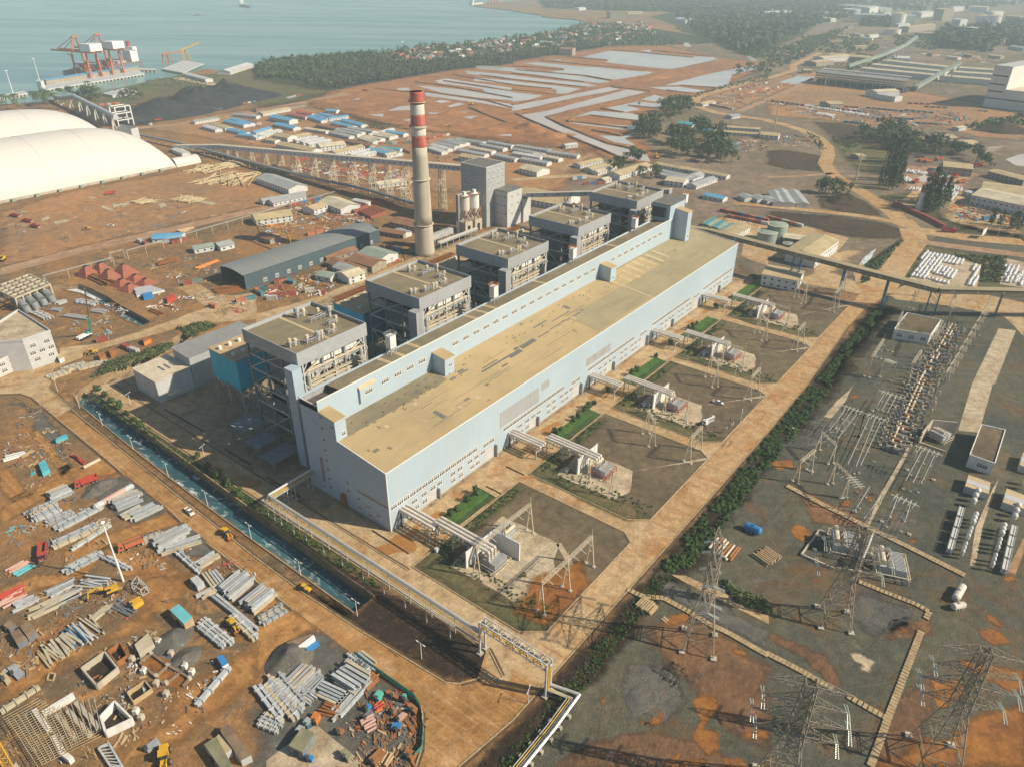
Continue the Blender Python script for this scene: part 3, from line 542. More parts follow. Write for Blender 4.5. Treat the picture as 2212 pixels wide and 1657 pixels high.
P('far_yard', TL(2, [(1640,860),(1750,800),(2209,690)])+TL(3, [(180,640),(300,700),(0,840)])+TL(2, [(2209,850),(1950,950),(1830,950),(1680,910)]), 'm_field', Z3, 12, 2)
def road(name, pts, half, m='m_redroad', z=None, amp=.8):
 c = poly_sub(pts, 12); P(name, band(c, half), m, Z4 if z is None else z, 0)
road('road', TL(3, [(720,240),(450,310),(180,405)]), 9, 'm_apron'); road('road', TL(3, [(0,540),(160,520),(300,440)]), 7, 'm_apron'); road('road', TL(3, [(450,460),(320,520),(215,570),(225,610),(130,640),(0,680)])+TL(2, [(2100,700),(1900,755),(1700,810),(1590,850),(1575,890),(1620,930),(1760,975),(1900,1000),(2209,1040)])+TL(3, [(0,1050),(150,1080),(300,1130),(430,1190),(510,1270),(520,1340),(490,1420),(560,1510),(700,1600),(800,1657)])+TL(7, [(900,60),(1080,190),(1220,320)]), 7.5, 'm_roadB')
road('road', TL(3, [(0,860),(150,800),(300,730),(400,680)])+[], 6, 'm_redroad'); road('road', TL(2, [(1960,965),(2209,860)]), 6, 'm_redroad')
road('road', TL(7, [(-300,100),(0,128),(400,165),(800,210),(1100,265),(1230,330)]), 4.8, 'm_roadB', Z4+.01)
road('road', TL(7, [(940,880),(1060,700),(1180,530),(1270,420),(1240,330),(1150,240)]), 9.5, 'm_roadB', Z4+.02)
road('road', TL(7, [(1210,330),(1400,350),(1700,395),(2209,440)]), 9, 'm_roadB', Z4+.03)
road('road', TL(7, [(1290,430),(1500,460),(1800,500),(2300,560)]), 6, 'm_redroad', Z4+.035)
road('road', TL(7, [(1080,190),(1250,70),(1330,0)]), 7, 'm_roadB', Z4+.025)
road('road', TL(2, [(0,1560),(300,1530),(620,1520),(850,1540)]), 6, 'm_apron'); road('road', TL(2, [(430,1470),(600,1370),(700,1340)]), 5, 'm_redroad')
road('road', TL(3, [(0,1535),(250,1525),(450,1510),(560,1500)]), 3.5, 'm_redroad')
P('ore_puddle', TL(3, [(980,1295),(1080,1300),(1210,1330),(1180,1350),(1050,1330)]), 'm_puddle', Z4, 5, 1); P('ore_puddle', TL(3, [(1900,1270),(2060,1260),(1950,1310),(1870,1330)]), 'm_puddle', Z4, 5, 1)
P('settling_pond', TL(3, [(2050,1380),(2130,1350),(2209,1330),(2209,1440),(2130,1430)]), 'm_pond', Z4, 5, 1); P('settling_pond', TL(3, [(90,715),(270,655),(400,668),(400,690),(230,735)]), 'm_pond2', Z4, 5, 1)
P('wet_yard', TL(3, [(1120,1540),(1160,1440),(1480,1440),(1700,1500),(1760,1480),(1800,1500),(1680,1657),(1200,1657)]), 'm_redroad', Z3, 6, 2)
P('wet_yard', TL(3, [(1260,1560),(1440,1450),(1600,1500),(1500,1600)]), 'm_pond', Z3+.03, 6, 2)
P('yard', TL(7, [(1580,0),(2209,0),(2209,420),(1700,320),(1500,230),(1560,100)]), 'm_apron', Z2, 6, 2)
P('scrub_ground', TL(7, [(980,40),(1300,0),(1500,200),(1560,260),(1900,330),(2209,370),(2209,420),(1600,330),(1150,150)]), 'm_scrub', Z2, 6, 2)
P('bank', TL(7, [(0,170),(600,220),(1000,280),(1210,350),(1150,400),(800,400),(560,360),(330,290),(0,210)]), 'm_bank_shaded', Z3, 4, 1)  # flat sheet; its dark colour paints the shade of the embankment slope
P('bank', TL(7, [(430,40),(720,40),(900,130),(970,210),(720,200),(470,140)]), 'm_bank_shaded', Z3, 6, 2)
P('verge', TL(7, [(840,640),(1080,470),(1180,400),(960,660),(860,780),(800,790)]), 'm_scrub', Z3, 3, .6)
P('stream', TL(7, [(780,640),(830,570),(890,520),(930,490),(900,560),(830,640),(790,780),(750,770),(760,690)]), 'm_rapid', Z3+.02, 3, .8)
P('bank', TL(3, [(0,1310),(120,1300),(470,1350),(450,1480),(200,1470),(0,1420)]), 'm_bank_shaded', Z2, 6, 2)
P('bank', TL(3, [(400,1060),(640,1070),(900,1120),(1500,1250),(1700,1350),(1200,1330),(800,1240),(560,1190)]), 'm_bank_shaded', Z3, 8, 2)
P('scrub_ground', TL(3, [(560,1210),(800,1250),(1180,1330),(1000,1500),(780,1480),(640,1330)]), 'm_scrub', Z2, 8, 2)
# far hills at the end of the land (forested and cut by terraces)
def hill(name, pts, h, m, seed=0): 
 c = sum(pts, Zu(0))/len(pts)
 rx = max((p-c).length for p in pts)
 heap(name, (c.x, c.y, 0), rx, rx*.55, h, m, rz=math.atan2(pts[1].y-pts[0].y, pts[1].x-pts[0].x), seed=seed, n=28)
hill('hill', TL(3, [(1450,370),(1990,370)]), 26, 'm_green_floor', 1.2); hill('hill', TL(3, [(1780,1130),(2300,1150)]), 14, 'm_bank_shaded', 5.0)
hill('hill', TL(2, [(400,45),(1200,60)]), 60, 'm_green_floor', 2.2); hill('hill', TL(2, [(1500,50),(2209,60)]), 50, 'm_green_floor', 7.7); hill('hill', TL(7, [(460,80),(860,100)]), 9, 'm_bank_shaded', 3.1)
# building materials
mat('b_clad', (.40,.495,.575), .5, var=.05, sc=.03, streak=((.46,.47,.47), .45, (.35, .35, .025)), wave=('X', 1.1, .05))
mat('b_clad_y', (.40,.495,.575), .55, var=.06, sc=.05, streak=((.46,.47,.47), .45, (.35, .35, .025)), wave=('Y', 1.1, .05))
mat('b_clad_dk', (.37,.385,.40), .6, var=.06, sc=.05, wave=('X', 1.1, .15), streak=((.30,.25,.18), .5, (.4,.4,.04)))
mat('b_roof_tan', (.41,.31,.165), .7, col2=(.53,.395,.205), sc=.035, wave=('X', 1.15, .14), streak=((.36,.30,.19), .5, (.04, .35, .35)))
mat('b_roof_green', (.32,.27,.165), .75, col2=(.40,.33,.20), sc=.05, wave=('X', 1.2, .12), streak=((.26,.23,.15), .5, (.04, .25, .25)))
mat('b_roof_ol', (.21,.175,.11), .75, col2=(.31,.26,.16), sc=.06, wave=('X', 1.1, .25), streak=((.15,.145,.12), .5, (.1, .4, .4)))
mat('b_patch', (.16,.155,.14), .7, var=.15); mat('b_patch_tan', (.50,.40,.24), .7, var=.1); mat('b_trim', (.66,.66,.62), .6, var=.06)
mat('b_deck', (.13,.115,.10), .85, var=.3); mat('b_tar', (.10,.085,.075), .9, var=.3)
mat('b_glass', (.045,.055,.065), .25, spec=.5); mat('b_frame', (.72,.70,.66), .6, var=.05)
mat('b_steel', (.40,.41,.40), .55, var=.15, sc=.4); mat('b_steel_dk', (.20,.215,.22), .6, var=.2, sc=.4); mat('b_cream', (.52,.44,.31), .6, col2=(.66,.60,.48), sc=.3)
mat('b_pipe', (.60,.59,.55), .38, metal=.35, var=.1); mat('b_teal', (.04,.52,.70), .5, var=.12, sc=.08, wave=('Z', 1.4, .12)); mat('b_teal_lt', (.08,.52,.66), .55, var=.1)
mat('b_dark_in', (.05,.055,.055), .9, var=.3); mat('b_white', (.70,.70,.67), .6, var=.06, streak=((.42,.36,.28), .5)); mat('b_grey', (.36,.38,.39), .6, var=.08); mat('b_lightgrey', (.50,.51,.51), .55, var=.08)
mat('b_concrete', (.43,.385,.30), .85, col2=(.50,.45,.36), sc=.12, streak=((.24,.21,.17), .55, (.25, .25, .02)))
mat('b_red', (.42,.085,.062), .65, col2=(.50,.13,.10), sc=.15, streak=((.52,.30,.24), .5, (.3, .3, .03))); mat('b_chim_white', (.66,.61,.54), .7, var=.07, streak=((.42,.35,.28), .55, (.3, .3, .03)))
mat('b_yellow', (.62,.40,.05), .5, var=.15); mat('b_rust', (.26,.105,.04), .8, col2=(.36,.16,.06), sc=.5); mat('b_blue', (.04,.22,.50), .5, var=.15); mat('b_blue_st', (.05,.155,.26), .55, var=.15)
mat('b_wood', (.40,.28,.15), .85, col2=(.52,.40,.24), sc=.4); mat('b_black', (.02,.02,.02), .6); mat('b_redpaint', (.40,.05,.03), .5, var=.2); mat('b_orange', (.60,.20,.04), .5, var=.15)
mat('b_insul', (.50,.56,.50), .3, spec=.6)
def window(mb, o, ux, w, h, n=3, d=.06):
 """a metal window: dark panes, a pale frame standing proud; o = lower corner, ux = direction along the wall, outward normal from ux"""
 ux = V(ux); nrm = V((ux.y, -ux.x, 0)); o = V(o); Zv = Zu(1)
 mb.use(0); a = o+nrm*.02; mb.quad(a, a+ux*w, a+ux*w+Zv*h, a+Zv*h)
 mb.use(1); t = .17*max(1, h/1.6)
 def bar(x0, x1, z0, z1):
  p = [o+ux*x0+Zv*z0, o+ux*x1+Zv*z0, o+ux*x1+Zv*z1, o+ux*x0+Zv*z1]; q = [v+nrm*(.02+d) for v in p]
  mb.add(p+q, [(4,5,6,7),(0,1,5,4),(1,2,6,5),(2,3,7,6),(3,0,4,7)])
 bar(-t, w+t, -t*1.4, 0); bar(-t, w+t, h, h+t); bar(-t, 0, 0, h); bar(w, w+t, 0, h)
 for k in range(1, n): bar(w*k/n-t/2, w*k/n+t/2, 0, h)
 bar(0, w, h*.68-t/2, h*.68+t/2)
def window_proto(w, h, n):
 mb = MB(); window(mb, (0,0,0), (1,0,0), w, h, n)
 out = []
 for k, (nm, mm) in enumerate((('window','b_glass'),('window_frame','b_frame'))): me = bpy.data.meshes.new(nm); me.from_pydata(mb.v, [], [f for f, i in zip(mb.f, mb.m) if i == k]); me.materials.append(MATS[mm]); out.append(me)
 return out
def put(me, name, parent, loc, rz=0.0):
 o = bpy.data.objects.new(name, me[0]); COL.objects.link(o); o.parent = parent; p = wloc(parent); f = bpy.data.objects.new('window_frame', me[1]); COL.objects.link(f); f.parent = o; o.location = (loc[0]-p.x, loc[1]-p.y, loc[2]-p.z); o.rotation_euler = (0, 0, rz); return o
W_SM = window_proto(1.7, 1.7, 2); W_MD = window_proto(2.7, 1.9, 3); W_BIG = window_proto(2.5, 2.1, 3); W_STRIP = window_proto(2.9, 1.9, 3); W_WIDE = window_proto(3.8, 1.8, 4)
# turbine hall with its deaerator bay
LH = 323.0
hall = thing('turbine_hall', 'very long pale blue-grey turbine hall with tan sheet roof and rows of windows', 'power plant building')
YR = 35.6; ZE = 27.4; ZR = 31.2; ZD = 44.6; YB = 46.6
m = MB()
m.box(0.25, LH-.25, .25, .5, 0, ZE-.4); bays = [0, 66.6, 135.2, 203.6, 271.5, LH]
for k in range(5):
 f = MB(); f.quad((bays[k],0,0),(bays[k+1],0,0),(bays[k+1],0,ZE),(bays[k],0,ZE)); f.quad((bays[k],0,ZE),(bays[k+1],0,ZE),(bays[k+1],.3,ZE),(bays[k],.3,ZE)); f.B('front_wall', ['b_clad'], hall)
for (x0, x1, z0, z1) in ((67,96,12.4,20.4), (98,104,17,21), (136.5,160,13,17.5)):
 MB().box(x0, x1, -.05, 0.02, z0, z1).B('wall_repair_panel', 'b_clad_dk', hall)
MB().box(259.2,261.2,-.06,.02,1.0,10.2).B('wall_repair_panel', 'b_patch_tan', hall)
f = MB(); f.add([(0,0,0),(0,0,ZE),(0,26.4,30.6),(0,26.4,39.4),(0,35.4,40.5),(0,YR,ZD),(0,36.4,42.4),(0,YB,42.4),(0,YB,0)], [tuple(range(9))]); f.B('end_wall', 'b_clad_y', hall)
f = MB(); f.add([(LH,0,0),(LH,YB,0),(LH,YB,43),(LH,YR,43),(LH,YR,ZR),(LH,0,ZE)], [tuple(range(6))]); f.B('end_wall', 'b_clad_y', hall)
f = MB(); f.quad((LH,YB,0),(0,YB,0),(0,YB,42.4),(LH,YB,43)); f.B('rear_wall', 'b_clad_dk', hall)
f = MB().use(0); xs = [0, 66.6, 135.2, 170, 203.6, 271.5, LH]
f.use(0).quad((.15,.3,ZE-.15),(203.4,.3,ZE-.15),(203.4,YR,ZR-.2),(.15,YR,ZR-.2)); f.use(1).quad((203.4,.3,ZE-.15),(LH-.15,.3,ZE-.15),(LH-.15,YR,ZR-.2),(203.4,YR,ZR-.2))
f.B('roof', ['b_roof_tan', 'b_roof_green'], hall)
def rz_(y): return ZE-.15+(y-.3)/(YR-.3)*(ZR-ZE)
def roofq(x0, x1, y0, y1, mm, up=.05, name='roof_patch'):
 up += random.uniform(0,.025); q = MB(); q.add([(x0,y0,rz_(y0)+up),(x1,y0,rz_(y0)+up),(x1,y1,rz_(y1)+up),(x0,y1,rz_(y1)+up),(x0,y0,rz_(y0)),(x1,y0,rz_(y0)),(x1,y1,rz_(y1)),(x0,y1,rz_(y1))],[(0,1,2,3),(4,5,1,0),(5,6,2,1),(6,7,3,2),(7,4,0,3)]); return q.B(name, mm, hall)
roofq(3, 62, 26.2, 35.4, 'b_roof_ol', .06)
roofq(150, 203, 2, 21, 'b_roof_green', .04); roofq(203, 250, 20, 34, 'b_roof_tan', .04)
for k in range(40):
 x = random.uniform(5, 62); y = 26.2+.35*math.sin(x*1.7); roofq(x, x+random.uniform(.5,2.2), y-random.uniform(.2,1.1), y, 'b_roof_ol', .055, 'roof_patch') if k < 26 else None
for (x0,x1,y0,y1,c) in ((97,106,17,19.5,'b_patch'),(108,119,18.3,20.9,'b_patch'),(104,107,20,21.5,'b_patch'),(78,99,18.6,19.6,'b_patch'),(80,91,20.5,21.1,'b_patch'),(63,66,24,25.5,'b_patch'),(69,75,24.6,25.4,'b_patch'),(70,73.5,25.8,27,'b_patch'),(122,131,19.2,19.9,'b_patch'),(133,142,19.8,20.4,'b_patch'),(143,147,20,20.9,'b_patch'),(88,92,15,16,'b_patch'),(40,42,8,14,'b_patch'),(147,160,19.5,20.2,'b_patch'),(162,163.5,20,21,'b_patch'),(128,139,26.5,27.3,'b_patch'),(112,114,27,28,'b_patch'),
      (140,156,24,24.5,'b_patch'),(150,168,22.5,22.9,'b_patch'),(158,160,26,30,'b_patch'),(150,153,17,20,'b_roof_tan'),(205,206.4,1,34,'b_patch_tan'),(214,216.5,20,31,'b_patch_tan'),(222,224.5,19,32,'b_patch_tan'),(230,233,22,34,'b_patch_tan'),(238,241,22,34,'b_patch_tan'),(246,248.5,22,34,'b_patch_tan'),(254,257,21,34,'b_patch_tan'),(263,265.5,22,34,'b_patch_tan'),(178,180,24,30,'b_patch_tan')):
 roofq(x0,x1,y0,y1,c,.09)
for k in range(46):
 x = random.uniform(4,300); y = random.uniform(1.5,25); roofq(x, x+random.uniform(3,26), y, y+random.uniform(.12,.3), random.choice(('b_roof_ol','b_roof_green','b_patch')), .03)
for k in range(30): x = random.uniform(4,190); y = random.uniform(2,33); roofq(x, x+random.uniform(.5,3), y, y+random.uniform(.5,2.5), random.choice(('b_roof_green','b_patch_tan','b_roof_ol')), .035)
q = MB()
for k in range(70):
 x = random.uniform(8, 316); y = random.choice((29, 27, 24, 31))+random.uniform(-1,1); z = rz_(y); q.beam((x,y,z),(x,y,z+.55),.16); q.beam((x,y,z+.55),(x+.5,y,z+.75),.14)
tag(q.B('roof_vent', 'b_tar', hall), kind='stuff')
for (a, b) in (((0,0,ZE+.1),(LH,0,ZE+.1)), ((0,0,ZE+.1),(0,26.3,30.75)), ((0,YR,ZD+.1),(LH-22,YR,ZD+.1)), ((LH,.2,ZE+.1),(LH,YR,ZR+.1)), ((-.02,-.02,0),(-.02,-.02,ZE)), ((0,36,42.6),(0,YB,42.6)), ((0,YB,42.6),(LH,YB,43.4))):
 MB().beam(a, b, .35, .45).B('roof_trim', 'b_trim', hall)
MB().box(-.12,LH,-.12,0,0,.55).B('plinth', 'b_concrete', hall)
MB().box(-.12,0,0,YB,0,.55).B('plinth', 'b_concrete', hall)
# clerestory wall, high deck and parapets
f = MB().quad((0,YR,ZR-.6),(LH-22,YR,ZR-.6),(LH-22,YR,ZD),(0,YR,ZD)); f.quad((0,YR,ZD),(LH-22,YR,ZD),(LH-22,YR+.3,ZD),(0,YR+.3,ZD)); f.quad((LH-22,YR+.3,38),(0,YR+.3,38),(0,YR+.3,ZD),(LH-22,YR+.3,ZD)); f.B('clerestory_wall', 'b_clad', hall)
f = MB().use(0); f.quad((13,YR+.3,43.3),(LH-1,YR+.3,43.3),(LH-1,YB-.4,42.6),(13,YB-.4,42.6)); f.use(1); f.quad((.2,YR+.3,40.0),(13,YR+.3,40.0),(13,YB-.3,40.0),(.2,YB-.3,40.0)); f.quad((13,YR+.3,40),(13,YR+.3,43.3),(13,YB-.4,42.6),(13,YB-.4,40)); f.B('deck_roof', ['b_roof_ol', 'b_tar'], hall)
for x in (40, 48, 58, 96, 104, 111, 152, 226): MB().add([(x,YR+.4,43.36),(x+2,YR+.4,43.36),(x+2,YB-.5,42.66),(x,YB-.5,42.66)], [(0,1,2,3)]).B('roof_patch', 'b_patch_tan', hall)
f = MB().box(0,LH,YB-.35,YB,42.4,43.3); f.box(-.0,.3,YR+.4,YB,40,42.4); f.B('parapet', 'b_clad', hall)
q = MB()
for k in range(26): q.beam((12+11.8*k, YB-.2, 43.3), (12+11.8*k, YB-.2, 44.2), .15)
tag(q.B('railing_post', 'b_steel', hall), kind='stuff')
# stair tower boxes on the roof
def stairbox(x0,x1,y0,y1,zt,dz,nm='stair_tower'):
 s = MB(); z0 = rz_(y0)-.2 if y0 > 1 else 27
 s.use(0).add([(x0,y0,z0),(x1,y0,z0),(x1,y1,z0),(x0,y1,z0),(x0,y0,zt),(x1,y0,zt),(x1,y1,zt+dz),(x0,y1,zt+dz)], [(0,1,5,4),(1,2,6,5),(2,3,7,6)])
 s.use(2).add([(x0-.01,y0,z0),(x0-.01,y1,z0),(x0-.01,y1,zt+dz),(x0-.01,y0,zt)], [(3,2,1,0)])
 s.use(1).add([(x0-.2,y0-.3,zt+.05),(x1+.2,y0-.3,zt+.05),(x1+.2,y1,zt+dz+.05),(x0-.2,y1,zt+dz+.05),(x0-.2,y0-.3,zt-.2),(x1+.2,y0-.3,zt-.2),(x1+.2,y1,zt+dz-.2),(x0-.2,y1,zt+dz-.2)], [(0,1,2,3),(7,6,5,4),(4,5,1,0),(5,6,2,1),(7,4,0,3)])
 return s.B(nm, ['b_clad', 'b_roof_tan', 'b_clad_y'], hall)
stairbox(0,5.4,26.5,YR-.02,39.4,1.1); stairbox(63.3,69.4,28,YR-.02,38.6,1.2); stairbox(203.7,209.6,28,YR-.02,38.6,1.2); stairbox(296,302,26.5,YR-.02,49.5,1.4)
f = MB(); f.box(20.4,29,34.6,YR-.02,34.6,40.9); f.B('wall_box', 'b_clad', hall); MB().add([(20.2,34.4,40.9),(29.2,34.4,40.9),(29.2,YR,42.0),(20.2,YR,42.0)],[(0,1,2,3)]).B('wall_box_roof', 'b_patch_tan', hall)
put(W_WIDE, 'window', hall, (23, 34.6, 37.6))
s = MB(); s.box(288,309,YR-.01,YB+2,43,54); s.box(296,LH,YR+.02,YB,30,43); s.B('head_house', 'b_clad', hall); MB().box(287.6,309.4,YR-.3,YB+2.4,54,54.4).B('head_house_roof', 'b_patch', hall)
MB().box(286,288,YR+3,YB+1,46,52).B('head_house_opening', 'b_dark_in', hall)
# windows of the front
k0 = (0.9, 69.4, 138.4, 206.9, 274.2)
for bi, x0 in enumerate(k0):
 n = 15 if bi < 4 else 13
 for j in range(n): put(W_STRIP, 'window', hall, (x0+.2+j*(50.6/15 if bi == 0 else 47.6/15 if bi < 4 else 45/13), 0, 9.6))
 for dx in (11, 16.5, 21.5, 25.5, 33.6, 38, 44.4, 48.6, 53) :
  if x0+dx < 318: put(W_MD, 'window', hall, (x0+dx, 0, 5.6))
 for dx in (12, 16.8, 33.8, 38.4, 46, 49.5):
  if x0+dx < 318: put(W_BIG, 'window', hall, (x0+dx, 0, 1.9))
 x = x0+19.2; d = MB().use(0).box(x,x+6.2,-.05,.01,0,5.0); d.use(1).box(x+6.2,x+6.6,-1.6,.01,0,5.0); d.B('door', ['b_lightgrey', 'b_grey'], hall)
 if x0+62 < 320:
  x = x0+55.4; d = MB().use(0).box(x,x+7,-.05,.01,0,6.0); d.use(1).box(x+7,x+7.5,-1.6,.01,0,6.2); d.B('door', ['b_lightgrey', 'b_grey'], hall)
  for j in range(3): put(W_WIDE, 'window', hall, (x-.5+j*3.3 - .0, 0, 8.4)) if j < 2 else None
for j in range(9): put(W_STRIP, 'window', hall, (0, 17.6-j*1.95, 10.4+.0), R(-90)).scale = (.62, 1, .95)
for y, z in ((23.2,11.6),(23,7.4),(17.4,6.4),(12,5.2),(6.2,3.6),(17.4,1.8),(11.4,1.2)): put(W_BIG, 'window', hall, (0, y+1, z), R(-90)).scale = (.8, 1, .9)
for z in (37.6,32.6,27.2,22.4,17.4,12.8,8.2,4): put(W_SM, 'window', hall, (0, 35.2, z), R(-90))
put(W_SM, 'window', hall, (0, 29, 35.4), R(-90)); put(W_SM, 'window', hall, (3, 26.5, 31.5)); put(W_SM, 'window', hall, (0, 39.4, 2.6), R(-90))
for j in range(36):
 x = 33+j*7.35
 if any(a-4 < x < b for a, b in ((62,70),(202,210),(284,400))): continue
 put(W_WIDE, 'window', hall, (x, YR, 37.4))
put(W_SM, 'window', hall, (66, 28, 34)); put(W_SM, 'window', hall, (206, 28, 31.4)); put(W_SM, 'window', hall, (299, 26.5, 32))
pp = MB().path([(-.6,37.5,6.5),(-.6,37.5,17.5),(-.3,37.5,18.2)], .28).B('wall_pipe', 'b_rust', hall)
MB().box(-1.4,0,25,27,0,5.5).B('porch', 'b_rust', hall)
# silos standing on the deck beside each boiler
for k in range(5):
 if k == 0: x = 47.5
 else: x = 47.5+70*k
 s = thing('feed_hopper', 'white ladder-caged hopper on the deck roof beside the %s boiler house' % ('nearest' if k == 0 else nth(k)+' farther'), 'hopper', (x, 44.2, 42.8), 'hoppers on the deck roof')
 MB().box(-1.7,1.7,-1.5,1.5,3.2,9).B('bin', 'b_white', s, base=0)
 lg = MB()
 for a in (-1.5, 1.5):
  for b in (-1.3, 1.3): MB().beam((a,b,-.1),(a,b,3.2),.25).B('leg', 'b_steel', s, base=0)
 MB().add([(-1.7,-1.5,3.2),(1.7,-1.5,3.2),(1.7,1.5,3.2),(-1.7,1.5,3.2),(0,0,1.4)], [(4,1,0),(4,2,1),(4,3,2),(4,0,3)]).B('cone', 'b_steel', s, base=0)
 rl = MB()
 for z in (9.6, 10.2):
  for a, b in (((-2,-1.8),(2,-1.8)),((2,-1.8),(2,1.8)),((2,1.8),(-2,1.8)),((-2,1.8),(-2,-1.8))): rl.beam((*a,z),(*b,z),.1)
 for a in (-2,0,2):
  for b in (-1.8,1.8): rl.beam((a,b,9),(a,b,10.2),.1)
 for z in (4,5.5,7,8.5): rl.beam((1.7,.4,z),(2.6,.4,z),.1); rl.beam((2.6,.4,z),(2.6,-.6,z),.1)
 rl.B('railing', 'b_steel' if k < 1 else 'b_orange', s, base=0)
# five boiler houses
BX = [10.8, 81.3, 148.9, 217.2, 287.7]; BY0, BY1, BW, BH = 59.9, 97.0, 37.4, 52.7
def boiler(first):
 b = thing('boiler_house', 'x', 'boiler house', (0,0,0), 'boiler houses in a row behind the turbine hall')
 B = dict(parent=b, base=0)
 W, D, H = BW, BY1-BY0, BH
 MB().box(.3,W-.3,.3,D-.3,H-2.6,H-1.6).B('roof', 'b_roof_ol', **B)
 MB().box(W*.49,W*.53,.4,D-.4,H-1.6,H-1.5).B('roof_strip', 'b_patch_tan', **B)
 fc = 'b_clad_dk' if not first else 'b_grey'
 for x0,x1,y0,y1 in ((0,W,0,.35),(0,.35,.35,D-.35),(W-.35,W,.35,D-.35),(0,W,D-.35,D)): MB().box(x0,x1,y0,y1,H-6.2,H).B('fascia', fc, **B)
 col = MB().box(-.45,.45,-.45,.45,0,H-6).B('column', 'b_steel_dk', **B); col.location = (.9, .9, 0)
 xs = (.9, 12.7, 24.6, W-.9); ys = (.9, 12.6, 24.4, D-.9)
 for x in xs:
  for y in ys:
   if (x, y) != (.9, .9): inst(col, 'column', b, (x, y, 0))
 lv = (9, 17.5, 26, 34, 41)
 for z in lv:
  g = MB()
  for y in ys: g.beam((.9,y,z),(W-.9,y,z),.5,.7)
  for x in xs: g.beam((x,.9,z),(x,D-.9,z),.5,.7)
  g.B('floor_girder', 'b_steel', **B)
  MB().add([(6,5,z+.4),(W-2,5,z+.4),(W-2,D-2,z+.4),(6,D-2,z+.4)],[(0,1,2,3),(3,2,1,0)]).B('floor_deck', 'b_deck', **B) if z != 34 else MB().box(9,W-9,14,D-3,z,z+.3).B('floor_deck', 'b_deck', **B)
 zs = (0,)+lv+(H-6.2,)
 for i in range(len(zs)-1):
  for j in range(3):
   if (i+j) % 2 == 0:
    a, c = (ys[j], ys[j+1]) if (i//2) % 2 else (ys[j+1], ys[j]); MB().beam((.6,a,zs[i]),(.6,c,zs[i+1]),.45).B('brace', 'b_steel', **B)
    MB().beam((W-.6,a,zs[i]),(W-.6,c,zs[i+1]),.45).B('brace', 'b_steel', **B)
   if j != 1: MB().beam((xs[j],.6,zs[i]),(xs[j+1],.6,zs[i+1]),.45).B('brace', 'b_cream', **B)
 MB().box(8,W-6,15,D-4,6,H-8).B('furnace', 'b_steel_dk', **B)
 MB().lathe((14,9,0),[(3.4,10),(3.4,30),(1.2,36)],12).B('cyclone', 'b_lightgrey', **B); MB().lathe((26,9,0),[(3.4,10),(3.4,30),(1.2,36)],12).B('cyclone', 'b_lightgrey', **B)
 # front gallery under the fascia: white panels, insulated steam drum, walkways, ducts
 for i in range(12): MB().box(7.6+i*2.1,9.5+i*2.1,1.6,1.8,H-9.6,H-6.6).B('panel', 'b_white', **B)
 dr = MB().tube((9,2.6,H-13.4),(W-8,2.6,H-13.4),1.1,12).B('steam_drum', 'b_pipe', **B)
 rg = MB()
 for i in range(9): rg.lathe((0,0,0),[(1.35,-.22),(1.35,.22)],12) if i == 0 else None
 ring = rg.B('drum_band', 'b_cream', **B); ring.rotation_euler = (0, R(90), 0); ring.location = (13, 2.6, H-13.4)
 for i in range(1, 9):
  r2 = inst(ring, 'drum_band', b, (13+i*1.75, 2.6, H-13.4)); r2.rotation_euler = (0, R(90), 0)
 for x in (6.8, W-10.5): MB().box(x,x+4,1.2,4.6,H-14.6,H-11).B('cabin', 'b_lightgrey', **B)
 MB().box(7.9,8.9,1.1,1.2,H-14.2,H-12.2).B('cabin_window', 'b_glass', **B); MB().box(W-9.4,W-8.0,1.1,1.2,H-13.6,H-11.8).B('cabin_window', 'b_glass', **B)
 for z in (H-10, H-15.2, H-17, H-19.4):
  MB().box(4.4,W-2.4,-.2,1.4,z-.35,z).B('walkway', 'b_cream', **B)
 rl = MB()
 for z in (H-14.2, H-18.4):
  rl.beam((4.4,-.2,z),(W-2.4,-.2,z),.12); rl.beam((4.4,-.2,z+.0-.5),(W-2.4,-.2,z-.5),.1)
  for i in range(16): rl.beam((4.4+i*2,-.2,z-1),(4.4+i*2,-.2,z),.1)
 rl.B('railing', 'b_cream', **B)
 q = MB()
 for i in range(13): q.beam((8+i*1.9,2.4,H-19.5),(8+i*1.9,2.4,H-15),.5)
 tag(q.B('header_pipe', 'b_cream', **B), kind='stuff')
 for x, s in ((4.6,1),(W-4.0,1)): MB().path([(x,1.0,H-10.5),(x,.6,H-12.5),(x,.6,H-20),(x,1.4,H-24)], .95, 10).B('duct', 'b_pipe', **B)
 for x in (2.2, 18.5, W-2.2): MB().beam((x,.3,H-24),(x,.3,H-6.2),.6).B('column', 'b_lightgrey', **B)
 for a in (((.5,.3,H-12),(4.4,.3,H-6.4)),((W-.5,.3,H-12),(W-4.4,.3,H-6.4)),((.5,.3,H-12),(4.6,.3,H-19)),((W-.5,.3,H-12),(W-4.6,.3,H-19))): MB().beam(*a,.4).B('brace', 'b_lightgrey', **B)
 # elevator shaft at the outer side
 MB().box(-4.9,-.3,-2.4,2.8,0,H-5.2).B('lift_shaft', 'b_clad_dk' if not first else 'b_clad', **B)
 for z in (7, 14, 21, 28, 35, 41): MB().box(-.3,1.5,.8,2,z,z+.2).B('lift_bridge', 'b_steel', **B)
 # vent pipes on the roof
 def vent(x, y, tall, big):
  v = MB(); z = H-1.6
  v.lathe((x,y,z),[(.45*big,0),(.45*big,tall*.55),(.8*big,tall*.58),(.8*big,tall*.95),(.55*big,tall)],10); v.B('vent_pipe', 'b_cream' if big < 1.3 else 'b_steel', **B)
